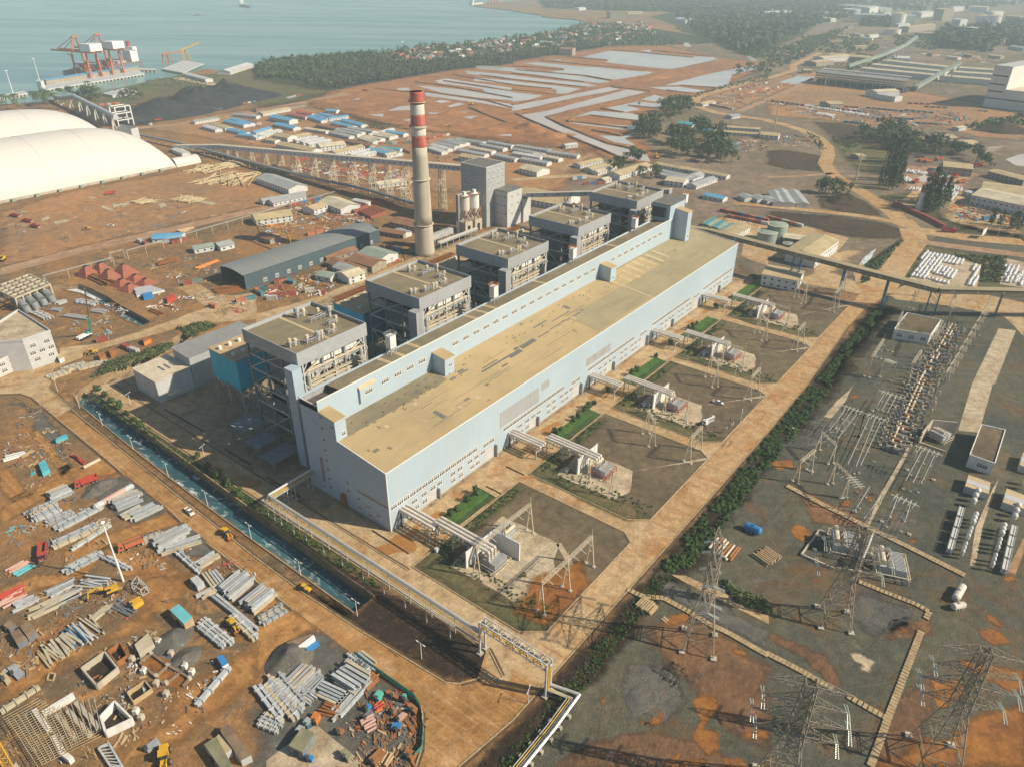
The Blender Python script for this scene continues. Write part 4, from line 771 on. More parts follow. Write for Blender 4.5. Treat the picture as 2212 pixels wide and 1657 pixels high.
 def skid(x0, x1, y, n):
  f = MB(); z = H-1.6
  for i in range(n+1):
   xx = x0+(x1-x0)*i/n
   for d in (-.8, .8): f.beam((xx,y+d,z),(xx,y+d,z+2.2),.18)
  for d in (-.8, .8): f.beam((x0,y+d,z+2.2),(x1,y+d,z+2.2),.2); f.beam((x0,y+d,z+1.1),(x1,y+d,z+1.1),.14)
  f.tube((x0,y,z+1.5),(x1,y,z+1.5),.32,8); f.B('pipe_skid', 'b_steel', **B)
 sk = ((5.5,8,10), (25,28,10))
 for x, y, tall in ((4,9.4,3.2),(6.5,9,2.6),(11,7,3),(15.5,5.5,3.4),(17.5,5.4,3.2),(24.5,6.2,3.2),(24,30.5,4),(27,29.6,3),(31,24.5,3.2),(33.8,20,4.2),(31.5,13,2.8)): vent(x, y, tall*(1.25 if first else 1), 1.5 if first and tall > 3.3 else 1)
 skid(3.4,8,9.2,2); skid(9.5,18.6,5.9,4); skid(21,25.5,6.2,2); skid(24,34,21.5,4) ; skid(27,32,13,2); skid(23.4,28.4,30,2)
 return b
bh1 = boiler(True); bh1.location = (BX[0], BY0, 0); bh1['label'] = 'boiler house nearest the canal, with clean grey fascia and teal precipitator beside it'
bh2 = boiler(False); bh2.location = (BX[1], BY0, 0); bh2['label'] = 'second boiler house from the canal, dark weathered fascia, nearest in front of the chimney'
for k, lb in ((2,'middle boiler house of the five, third from the canal'), (3,'fourth boiler house from the canal, beside the grey transfer tower'), (4,'boiler house farthest from the canal, next to the high head house')): copy_tree(bh2, (BX[k], BY0, 0), label=lb)
# roof equipment, sheds and precipitators west of the first boiler
def esp(loc, w, d, z0, z1, label, sheet=True):
 e = thing('precipitator', label, 'precipitator', loc, 'teal precipitator casings'); B = dict(parent=e, base=0)
 MB().box(0,w,0,d,z0,z1).B('casing', 'b_teal', **B)
 for i in range(5): MB().box(w*i/5+.1,w*i/5+.4,-.12,0,z0,z1).B('stiffener', 'b_teal_lt', **B)
 for i in range(3): MB().box(-.12,0,d*i/3+.1,d*i/3+.4,z0,z1).B('stiffener', 'b_teal_lt', **B)
 MB().box(-.3,w+.3,-.3,d+.3,z1,z1+.3).B('roof', 'b_wood', **B)
 nx = 4
 for i in range(nx):
  for j in range(2):
   x = w*(i+.5)/nx; y = d*(j+.5)/2; a = w/nx/2-.05; c = d/4-.05
   MB().add([(x-a,y-c,z0),(x+a,y-c,z0),(x+a,y+c,z0),(x-a,y+c,z0),(x,y,z0-5.5)],[(4,1,0),(4,2,1),(4,3,2),(4,0,3)]).B('hopper', 'b_teal', **B)
   t = MB().lathe((x,y,z1+.3),[(1.0,0),(1.0,1.4),(.5,1.8)],8); t.B('transformer_can', 'b_white', **B)
 for i in range(5):
  for j in range(3): MB().beam((w*i/4,d*j/2,0),(w*i/4,d*j/2,z0),.5).B('leg', 'b_steel', **B)
 g = MB()
 for i in range(4): g.beam((w*i/4,0,0),(w*(i+1)/4,0,z0),.25); g.beam((w*(i+1)/4,0,0),(w*i/4,0,z0),.25); g.beam((0,d*(i % 2)/2,0),(0,d*(i % 2+1)/2,z0),.25)
 g.B('bracing', 'b_steel', **B)
 if sheet: MB().add([(0,d+1,z1+2.4),(w,d+1,z1+2.4),(w,d-3,z1+1.6),(0,d-3,z1+1.6)],[(0,1,2,3),(3,2,1,0)]).B('sheet_canopy', 'b_rust', **B)
 rr = MB()
 for z in (.9, 1.4): rr.beam((0,0,z1+z),(w,0,z1+z),.1); rr.beam((0,0,z1+z),(0,d,z1+z),.1)
 rr.B('railing', 'b_cream', **B)
 return e
esp((14.5,114,0), 21, 22, 14.5, 29, 'bright teal precipitator casing beside the nearest boiler house, white cans on its roof', False)
esp((84,104,0), 27, 24, 14, 31, 'teal precipitator casing with rusty canopy between first and second boiler houses')
for k in (2, 3, 4): esp((BX[k]+3,104,0), 27, 24, 14, 30, 'teal precipitator casing behind the %s boiler house from the canal' % nth(k))
# chimney
ch = thing('chimney', 'tall red and white banded concrete chimney rising behind the boiler houses', 'chimney', (229.5, 201.5, 0))
def cr(z): return 7.3-2.75*(z/114.0)**.8
for z0, z1, mm in ((0,23,'b_concrete'),(23.6,78.2,'b_concrete'),(78.2,85.6,'b_red'),(85.6,92.2,'b_chim_white'),(92.2,99.2,'b_red'),(99.2,106,'b_chim_white'),(106,114,'b_red')):
 pr = [(cr(z0+(z1-z0)*i/8), z0+(z1-z0)*i/8) for i in range(9)]
 MB().lathe((0,0,0), pr, 32).B('shaft_band', mm, ch, base=0, smooth=True)
MB().lathe((0,0,0), [(4.3,114),(4.3,114.05),(3.9,113.9),(3.9,108)], 24).B('flue_opening', 'b_black', ch, base=0)
for z in (23.3, 56, 91.4, 107.6):
 r0 = cr(z); MB().lathe((0,0,0), [(r0-.1,z-.25),(r0+1.1,z-.25),(r0+1.1,z+.05),(r0-.1,z+.05)], 24).B('platform', 'b_cream', ch, base=0)
 if z > 60:
  q = MB()
  for i in range(24):
   a = 2*math.pi*i/24; b = 2*math.pi*(i+1)/24; r1 = r0+1.05
   q.beam((r1*math.cos(a),r1*math.sin(a),z),(r1*math.cos(a),r1*math.sin(a),z+1.3),.1)
   for h in (.7,1.3): q.beam((r1*math.cos(a),r1*math.sin(a),z+h),(r1*math.cos(b),r1*math.sin(b),z+h),.1)
  q.B('railing', 'b_rust', ch, base=0)
q = MB(); a = R(200)
for s in (-.25,.25): q.path([((cr(z)+.35)*math.cos(a)+s*math.sin(a),(cr(z)+.35)*math.sin(a)-s*math.cos(a),z) for z in (2,23,57,91,112)], .05, 4)
q.B('ladder', 'b_steel', ch, base=0)
# flue-gas plant at the foot of the chimney
fg = thing('flue_duct', 'grey flue duct on steel trestles running to the chimney base', 'duct', (247, 203, 0))
MB().box(-11,14,-2,2,8,12).B('duct', 'b_steel', fg, base=0)
for x in (-7, 0, 7, 13):
 for y in (-2, 2): MB().beam((x,y,0),(x,y,8),.5).B('leg', 'b_steel', fg, base=0)
 MB().beam((x,-2,0),(x,2,8),.3).B('brace', 'b_steel', fg, base=0)
ab = thing('absorber_tower', 'grey round absorber vessel half hidden behind the chimney', 'vessel', (242, 213, 0))
MB().lathe((0,0,0),[(4,0),(4,20),(2,25)],16).B('shell', 'b_lightgrey', ab, base=0)
for z in (8, 14, 19): MB().lathe((0,0,z),[(4,0),(5,0),(5,.2),(4,.2)],16).B('platform', 'b_steel', ab, base=0)
# coal conveyor, transfer tower and silos
def box_between(mb, p, q, w, h):
 """a closed gallery: level floor across, sides upright"""
 p = V(p); q = V(q); d = V((q.x-p.x, q.y-p.y, 0)).normalized(); n = V((-d.y, d.x, 0))*(w/2); Z = Zu(h)
 vs = [p-n, p+n, q+n, q-n, p-n+Z, p+n+Z, q+n+Z, q-n+Z]
 return mb.add(vs, [(0,1,2,3)[::-1], (4,5,6,7)[::-1], (0,4,5,1)[::-1], (1,5,6,2)[::-1], (2,6,7,3)[::-1], (3,7,4,0)[::-1]][0:0] + [(0,1,2,3),(7,6,5,4),(1,0,4,5),(2,1,5,6),(3,2,6,7),(0,3,7,4)])
def gallery(t, p, q, w, h, side, roof, nwin=0, win='b_glass', segs=1):
 p = V(p); q = V(q)
 mb = MB(); box_between(mb, p, q, w, h); mb.B('gallery', side, t)
 d = (q-p).normalized(); n = V((-d.y, d.x, 0)).normalized()
 mb = MB(); box_between(mb, p+Zu(h+.02), q+Zu(h+.02), w+.7, .25); mb.B('gallery_roof', roof, t)
 for i in range(nwin):
  c = p.lerp(q, (i+.5)/nwin)
  for s in (-1, 1):
   a = c+n*(s*(w/2+.04))+Zu(h*.42); e = d*.9
   mb = MB().add([a-e, a+e, a+e+Zu(.9), a-e+Zu(.9)], [(0,1,2,3),(3,2,1,0)]); mb.B('window', win, t)
def trestle(t, c, ztop, wx, m='b_cream', dirv=(1,0,0), bay=7.5, both=2.6):
 d = V(dirv).normalized(); n = V((-d.y, d.x, 0)); c = V(c)
 for s in (-1, 1):
  for e in (-1, 1):
   a = c+d*(s*wx*.62)+n*(e*both/2*1.1); b = c+d*(s*wx*.42)+n*(e*both/2)+Zu(ztop); MB().beam(a, b, .38).B('trestle_leg', m, t)
 q = MB(); k = max(1, int(ztop/bay))
 for i in range(k):
  z0, z1 = ztop*i/k, ztop*(i+1)/k; f0, f1 = .62-.2*i/k, .62-.2*(i+1)/k
  for e in (-1, 1):
   o = n*(e*both/2*1.05); A = c+d*(-wx*f0)+o+Zu(z0); B_ = c+d*(wx*f0)+o+Zu(z0); C_ = c+d*(-wx*f1)+o+Zu(z1); D_ = c+d*(wx*f1)+o+Zu(z1)
   q.beam(A, D_, .28); q.beam(B_, C_, .28); q.beam(C_, D_, .3)
  for s in (-1, 1):
   A = c+d*(s*wx*f0)-n*(both/2)+Zu(z0); D_ = c+d*(s*wx*f1)+n*(both/2)+Zu(z1); q.beam(A, D_, .25)
 q.B('trestle_bracing', m, t)
cv = thing('coal_conveyor', 'long grey enclosed coal conveyor climbing on pale lattice trestles to the transfer tower', 'conveyor', (317, 440, 0))
def cz(y): return 2.5+(640-y)*.0905
gallery(cv, (294,652,2.5), (318,600,cz(600)), 5.6, 4.2, 'b_lightgrey', 'b_cream', 4)
pts = [600, 500, 400, 300, 230]
for a, b in zip(pts, pts[1:]): gallery(cv, (317.5,a,cz(a)), (317.5,b,cz(b)), 5.6, 4.2, 'b_lightgrey', 'b_cream', 14)
for i, y in enumerate((545, 518, 491, 466, 437, 409, 380, 352, 331, 309, 287, 264)): trestle(cv, (317.5, y, 0), cz(y), 6.5, dirv=(1,0,0), both=2.4 if i % 3 else 5.5)
for y in (590, 572): trestle(cv, (317.5, y, 0), cz(y), 4.5)
tw = thing('transfer_tower', 'grey eight-storey windowed transfer tower where the long conveyor ends', 'transfer tower', (318, 218, 0))
f = MB().use(0).box(306.3,330,205.3,232,0,48); f.B('wall', ['b_grey'], tw)
f = MB().box(306.0,330.3,205.0,232.3,48,48.8); f.B('parapet', 'b_lightgrey', tw); MB().box(307,329.3,206,231.3,48.81,48.9).B('roof', 'b_patch', tw)
f = MB().box(316.7,336,192,205.2,0,29); f.B('annex_wall', 'b_lightgrey', tw); MB().box(316.4,336.3,191.7,205.1,29,29.5).B('annex_roof', 'b_patch', tw)
f = MB().box(336,346,190,203,0,20); f.B('annex_wall', 'b_lightgrey', tw); MB().box(335.9,346.3,189.7,203.3,20,20.5).B('annex_roof', 'b_patch', tw)
for z in (44, 39, 33.6, 28, 22, 16):
 for j, y in enumerate((229, 226.6, 224.2, 218, 215.6, 210)): put(W_SM, 'window', tw, (306.3, y, z-1), R(-90)) if (j+int(z)) % 4 else None
 for j, x in enumerate((309, 314, 321, 326)): put(W_SM, 'window', tw, (x, 205.3, z-1)) if z > 30 else None
for z in (24, 17, 10):
 for y in (203, 199, 195): put(W_SM, 'window', tw, (316.7, y, z), R(-90))
 put(W_SM, 'window', tw, (322, 192, z)); put(W_SM, 'window', tw, (330, 192, z))
cb = thing('conveyor_bridge', 'short dark conveyor bridge leaving the transfer tower towards the head house', 'conveyor', (340, 150, 0))
gallery(cb, (341,190,20.6), (341,62,46), 4.4, 3.2, 'b_grey', 'b_cream', 10); trestle(cb, (341,150,0), 28, 6, 'b_steel'); trestle(cb, (341,105,0), 37, 6, 'b_steel')
for k, (x, y, lab) in enumerate(((287, 212, 'rust-streaked white silo on a braced concrete stand, nearer the chimney'), (297, 210.5, 'whiter storage silo on a braced stand, nearer the transfer tower'))):
 s = thing('silo', lab, 'silo', (x, y, 0), 'twin silos beside the transfer tower'); B = dict(parent=s, base=0)
 MB().lathe((0,0,0),[(1,13),(4.1,18),(4.1,29),(2.6,30.2)],18).B('shell', 'b_white' if k else 'b_chim_white', **B)
 MB().lathe((0,0,29.4),[(4.1,0),(5,0),(5,.2),(4.1,.2)],18).B('top_platform', 'b_rust', **B); MB().box(-1.2,1.2,-1.2,1.2,30.2,32.6).B('filter_box', 'b_white', **B)
 q = MB()
 for i in range(18): q.beam((5*math.cos(i*.349),5*math.sin(i*.349),29.5),(5*math.cos(i*.349),5*math.sin(i*.349),30.7),.1)
 q.B('railing', 'b_steel', **B)
 for a in (-3.6,3.6):
  for b in (-3.6,3.6): MB().beam((a,b,9),(a,b,19),.6).B('leg', 'b_rust', **B)
 MB().box(-4.4,4.4,-4.4,4.4,0,9).B('stand', 'b_concrete', **B); MB().box(-1.6,1.6,-4.5,-4.3,0,6).B('opening', 'b_black', **B)
 q = MB()
 for a,b in (((-3.6,-3.6,9),(3.6,-3.6,18)),((3.6,-3.6,9),(-3.6,-3.6,18)),((-3.6,-3.6,9),(-3.6,3.6,18)),((-3.6,3.6,9),(-3.6,-3.6,18))): q.beam(a,b,.35)
 q.B('bracing', 'b_cream', **B)
sl = thing('stair_frame', 'steel stair frame standing against the twin silos', 'stairs', (280.5, 213, 0)); MB().box(-1,1,-1,1,12,31).B('shaft_cladding', 'b_steel_dk', sl, base=0)
for a in (-1,1):
 for b in (-1,1): MB().beam((a,b,0),(a,b,31),.25).B('post', 'b_steel', sl, base=0)
MB().box(-1,14,-1,1,31,31.5).B('top_walkway', 'b_steel', sl, base=0)
# pipe bridge between chimney and silos
pb = thing('pipe_bridge', 'low grey pipe bridge between chimney foot and silos', 'pipe bridge', (262, 197, 0))
for y in (196, 198): MB().tube((240,y,7),(284,y,7),.45,8).B('pipe', 'b_pipe', pb)
MB().box(240,284,195.4,198.6,5.8,6.1).B('deck', 'b_steel', pb)
for x in range(242, 286, 7): MB().beam((x,197,0),(x,197,6),.4).B('leg', 'b_steel', pb)
# second conveyor, over the road east of the plant
c2 = thing('east_conveyor', 'olive-grey conveyor gallery on blue steel trestles crossing the road and bag yard', 'conveyor', (347, -60, 0))
gp_ = [(334,62,24),(350,33,20.5),(347,-40,19),(346,-120,16.5),(392,-182,16),(455,-262,15)]
for a, b in zip(gp_, gp_[1:]): gallery(c2, a, b, 4.8, 2.9, 'b_roof_ol', 'b_roof_green', max(3, int((V(b)-V(a)).length/13)), 'b_white')
for c, zt, dd, both in (((346,-34,0),19.2,(1,0,0),5), ((346,-65,0),18.3,(1,0,0),.8), ((345,-92,0),17.6,(1,0,0),.8), ((350,-119,0),16.6,(1,0,0),5), ((372,-152,0),16.2,(1,0,0),.8), ((338,12,0),20,(1,0,0),.8), ((420,-215,0),15.5,(1,0,0),5)): trestle(c2, c, zt, 3.4, 'b_blue_st', dd, both=both, bay=4)
put_t = None
# pipe rack along the canal and across the road
pr = thing('pipe_rack', 'white-legged rack carrying a silver main and yellow gas pipes along the canal', 'pipe rack', (-22, -10, 0))
mb = MB().tube((-21.4,45.5,8.4),(-21.4,-63,8.4),.55,10); mb.tube((-21.4,45.5,8.4),(1,45.9,8.2),.55,10); mb.B('silver_main', 'b_pipe', pr)
for x, z, mm in ((-22.4,7.4,'b_yellow'),(-22.9,7.4,'b_yellow'),(-23.4,7.3,'b_cream')): MB().path([(1,45.4+(x+22.4),z),(x,45.2+(x+22.4),z),(x,-63,z)], .12, 6).B('gas_pipe', mm, pr)
for x in (-21.2, -23.9): MB().beam((x,45.6,6.9),(x,-63,6.9),.3,.4).B('girder', 'b_steel', pr)
for y in (44, 46.6): MB().beam((-24,y,6.8),(1,y+.3,6.8),.3,.4).B('girder', 'b_steel', pr)
ys = [44,40,35.8,28.2,20.7,10.7,.4,-10.6,-21.2,-31.5,-41.5,-52]
for y in ys:
 for x in (-23.8, -21.3): MB().beam((x,y,0),(x,y,6.8),.28).B('leg', 'b_steel', pr)
q = MB()
for i in range(0, 52, 2): q.beam((-24.4,44-i*2.1,7.05),(-20.6,44-i*2.1,7.05),.08)
for i in range(12): q.beam((-20+i*2,43.8,7.05),(-20+i*2,47,7.05),.14)
q.B('cross_bars', 'b_steel', pr)
for x in (-14, -10.5, -2, 1):
 for y in (44, 46.8): MB().beam((x,y,0),(x,y,6.8),.28).B('leg', 'b_steel', pr); MB().box(x-.7,x+.7,y-.7,y+.7,0,.5).B('footing', 'b_concrete', pr)
br = thing('pipe_bridge_portal', 'tall steel portal truss carrying pipes across the road junction', 'pipe bridge', (-21, -76, 0))
for x in (-22.6, -20):
 for y in (-63.6, -89): MB().tube((x,y,0),(x,y,14.4),.38,10).B('post', 'b_lightgrey', br); MB().box(x-.9,x+.9,y-.9,y+.9,0,.6).B('footing', 'b_concrete', br)
 for z in (14.2, 11.4): MB().beam((x,-63.6,z),(x,-89,z),.3).B('chord', 'b_lightgrey', br)
q = MB()
for x in (-22.6, -20):
 for i in range(10):
  y0, y1 = -63.6-2.54*i, -63.6-2.54*(i+1); q.beam((x,y0,14.2 if i % 2 else 11.4),(x,y1,11.4 if i % 2 else 14.2),.2)
for i in range(11):
 y0 = -63.6-2.54*i; q.beam((-22.6,y0,14.2),(-20,y0,14.2),.16); q.beam((-22.6,y0,11.4),(-20,y0,11.4),.2)
 if i < 10: q.beam((-22.6 if i % 2 else -20,y0,14.2),(-20 if i % 2 else -22.6,y0-2.54,14.2),.15)
q.B('truss_web', 'b_cream', br)
MB().path([(-21.4,-63,8.4),(-20.6,-63.4,8.4),(-20.6,-63.4,12.4),(-20.6,-89.2,12.4),(-20.6,-89.2,4)], .5, 8).B('silver_main', 'b_pipe', br)
for x in (-21.3,-21.8,-22.2): MB().path([(x-1,-63,7.4),(x,-63.2,7.4),(x,-63.2,12),(x,-89.4,12),(x,-89.4,3)], .18, 6).B('gas_pipe', 'b_yellow', br)
lr = thing('ground_pipe_run', 'low pipe run with silver main turning at a corner beside the black ditch', 'pipe run', (-18, -97, 0))
MB().path([(-20.4,-89.2,3.6),(-17.6,-97.8,3.2),(-31,-98,2.2),(-62,-97.6,1.6)], .5, 10).B('silver_main', 'b_pipe', lr)
for i, d in enumerate((1.0,1.8,2.5)): MB().path([(-20.8-d*.5,-89.2,2.8),(-19-d*.6,-97.8+d,2.6),(-31,-98+d,1.7),(-62,-97.6+d,1.2)], .16 if i else .3, 6).B('gas_pipe', 'b_yellow' if i == 1 else 'b_pipe', lr)
for i in range(9): MB().box(-24-4.6*i-.5,-24-4.6*i+.5,-99,-94.4,0,1.2).B('sleeper', 'b_concrete', lr)
# transformer bays
def gantry(name_label, posts, ztop, group, axis=(1,0), spread=1.7):
 """A-frame posts joined by a lattice beam"""
 t = thing('line_gantry', name_label, 'gantry', (posts[0][0], posts[0][1], 0), group)
 n = V((-axis[1], axis[0], 0))
 for p in posts:
  c = V((p[0], p[1], 0))
  for s in (-1, 1): MB().beam(c+n*(s*spread), c+Zu(ztop), .3).B('post', 'b_cream', t); MB().obox(c+n*(s*spread), 1.2, 1.2, .5).B('footing', 'b_concrete', t)
  MB().beam(c+n*(-spread*.5)+Zu(ztop*.5), c+n*(spread*.5)+Zu(ztop*.5), .18).B('tie', 'b_cream', t)
  MB().beam(c+Zu(ztop), c+Zu(ztop+3.6), .14).B('lightning_rod', 'b_cream', t)
 for a, b in zip(posts, posts[1:]):
  a = V((a[0], a[1], ztop)); b = V((b[0], b[1], ztop)); q = MB(); L_ = (b-a).length; k = max(3, int(L_/1.1)); hw = .45
  for s in (-1, 1):
   for z in (-.45, .45): q.beam(a+n*(s*hw)+Zu(z), b+n*(s*hw)+Zu(z), .12)
  for i in range(k):
   p0 = a.lerp(b, i/k); p1 = a.lerp(b, (i+1)/k)
   for s in (-1, 1): q.beam(p0+n*(s*hw)+Zu(-.45 if i % 2 else .45), p1+n*(s*hw)+Zu(.45 if i % 2 else -.45), .08)
   q.beam(p0+n*(hw if i % 2 else -hw)+Zu(.45), p1+n*(-hw if i % 2 else hw)+Zu(.45), .08)
  q.B('lattice_beam', 'b_cream', t)
  for i in range(3):
   p0 = a.lerp(b, (i+.7)/3.4); MB().tube(p0+Zu(-.5), p0+n*(-2.6)+Zu(-1.4), .13, 6).B('insulator', 'b_insul', t)
 return t
def bus_duct(x, x2, label, z=7.2):
 t = thing('bus_duct', label, 'bus duct', (x, -10, 0), 'triple bus ducts from hall to transformers')
 for i in range(3): MB().tube((x+1.75*i,.05,z),(x+1.75*i,-18,z),.62,12).B('duct_pipe', 'b_chim_white', t)
 for i in range(3): MB().tube((x2+1.75*i,-16.6,z+.9),(x2+1.75*i,-42.5,z+.9),.62,12).B('duct_pipe', 'b_chim_white', t)
 for i in range(3): MB().tube((x2+1.75*i,-42.5,z+.9),(x2+1.75*i,-42.5,4.2),.5,10).B('duct_drop', 'b_chim_white', t)
 for xx in (x-.9, x+4.4): MB().beam((xx,-.2,z-1.3),(xx,-18,z-1.3),.25,.4).B('girder', 'b_cream', t)
 for xx in (x2-.9, x2+4.4): MB().beam((xx,-16.6,z-.5),(xx,-35,z-.5),.25,.4).B('girder', 'b_cream', t)
 q = MB()
 for i in range(10):
  q.beam((x-.9,-.8-1.8*i,z-1.1),(x+4.4,-.8-1.8*i,z-1.1),.2); q.beam((x2-.9,-17.2-1.8*i,z-.3),(x2+4.4,-17.2-1.8*i,z-.3),.2)
 tag(q.B('cross_bars', 'b_cream', t), kind='stuff')
 for y, xx in ((-1.4,x),(-16,x),(-17.4,x2),(-26,x2),(-33.5,x2)):
  for dx in (-.9, 4.4): MB().beam((xx+dx,y,0),(xx+dx,y,z-1 if y > -17 else z-.4),.45).B('leg', 'b_steel' if y != -1.4 else 'b_dark_in', t)
  MB().beam((xx-.9,y,z*.5),(xx+4.4,y,z*.5),.2).B('leg_tie', 'b_cream', t)
 return t
def transformer(c, label, rz=0.0, group='main transformers'):
 t = thing('transformer', label, 'transformer', (c[0], c[1], 0), group, rz); B = dict(parent=t, base=0)
 MB().box(-3.2,3.2,-1.7,1.7,.6,4).B('tank', 'b_grey', **B)
 MB().tube((-2.8,1.2,5.4),(2.8,1.2,5.4),.7,12).B('conservator', 'b_cream', **B)
 for i in range(14): MB().box(-3.4+.5*i,-3.4+.5*i+.22,-4.2,-1.9,.9,4).B('radiator_fin', 'b_lightgrey', **B)
 for i in range(3): MB().lathe((-2+2*i,-.4,4),[(.3,0),(.2,.4),(.3,.5),(.2,.9),(.28,1),(.1,1.9)],8).B('bushing', 'b_rust', **B)
 MB().path([(-3,0,4.2),(-3,-1,4.8),(0,-1.2,5),(3,-1,4.8),(3,1.2,4.8)], .16, 6).B('pipework', 'b_steel', **B)
 q = MB()
 for z in (1.2, 2.6):
  for a, b in (((-4.6,-5.2),(4.6,-5.2)),((4.6,-5.2),(4.6,2.4)),((-4.6,-5.2),(-4.6,2.4)),((-4.6,2.4),(4.6,2.4))): q.tube((*a,z),(*b,z),.13,6)
 for x in (-4.6,-1.5,1.5,4.6):
  for y in (-5.2,2.4): q.tube((x,y,0),(x,y,2.7),.13,6)
 q.B('spray_pipes', 'b_redpaint' if c[0] > 60 and c[1] > -60 else 'b_cream', **B)
 return t
def firewall(x0, y0, x1, y1, h, label):
 t = thing('firewall', label, 'firewall', (x0, y0, 0), 'white firewalls beside transformers'); d = V((x1-x0, y1-y0, 0)); k = max(3, int(d.length/2.2)); rz = math.atan2(d.y, d.x)
 for i in range(k):
  a = V((x0,y0,0)).lerp(V((x1,y1,0)), (i+.5)/k); MB().obox(a, d.length/k-.08, .3, h, rz).B('panel', 'b_white', t)
 for i in range(k+1):
  a = V((x0,y0,0)).lerp(V((x1,y1,0)), i/k); MB().obox(a, .28, .55, h+.1, rz).B('pilaster', 'b_white', t)
for k in range(5):
 o = 68.4*k; nm = ('nearest the road corner', 'second from the road corner', 'third from the road corner', 'fourth from the road corner', 'last, under the conveyor')[k]
 if k == 0:
  bus_duct(5.4, 7.6, 'cream triple bus duct bridging from the hall corner to the first transformer', 7.4)
  firewall(3, -35.6, 17.4, -36, 8, 'white panelled firewall across the end of the first bus duct'); firewall(17.8, -36.4, 18, -48.3, 8.4, 'long white firewall standing between the two nearest transformers')
  transformer((10.6, -41.5), 'grey transformer with cream conservator inside the two white firewalls'); transformer((24.5, -37.5), 'smaller oil-stained transformer outside the long white firewall', R(180))
  gantry('three-post lattice gantry rising over the nearest firewalls', [(2.2,-41.4),(18,-41.3),(33,-42)], 13.6, 'line gantries in the transformer yard'); gantry('three-post lattice gantry at the road edge of the nearest plot', [(2.8,-69),(17.2,-69.6),(32.2,-69.8)], 13.8, 'line gantries in the transformer yard')
 else:
  bus_duct(73.2+(k-1)*66.6, 79.5+(k-1)*67.6, 'white triple bus duct crossing the lawn to the transformer, %s' % nm, 7)
  firewall(74.5+67*(k-1), -36.4, 89.5+67*(k-1), -36.6, 8, 'white firewall behind the red-piped transformer, %s' % nm)
  transformer((82+67.4*(k-1), -43.5), 'grey transformer ringed by red spray pipes, %s' % nm)
  gantry('two-post gantry beside the transformer, %s' % nm, [(71.8+67.6*(k-1),-43.6),(71+67.6*(k-1),-55.4)], 12.6, 'line gantries in the transformer yard', (0,1))
  gantry('two-post gantry on the open gravel, %s' % nm, [(120.4+67.6*(k-1),-44.4),(113+67.6*(k-1),-51.6)], 12.8, 'line gantries in the transformer yard', (.7,.7))
  gantry('two-post gantry at the road kerb, %s' % nm, [(111.8+67.6*(k-1),-69.6),(123.8+67.6*(k-1),-69.2)], 12.8, 'line gantries in the transformer yard')
 bx = thing('control_box', 'small white control cabinet in the shade under the bus duct, %s' % nm, 'cabinet', (5.2+68*k if k else 2.8, -21.5 if k == 0 else -32, 0), 'cabinets under the bus ducts')
 MB().box(-.8,.8,-.6,.6,0,1.7).B('case', 'b_white', bx, base=0); MB().box(-.9,.9,-.7,.7,1.7,1.85).B('lid', 'b_lightgrey', bx, base=0)
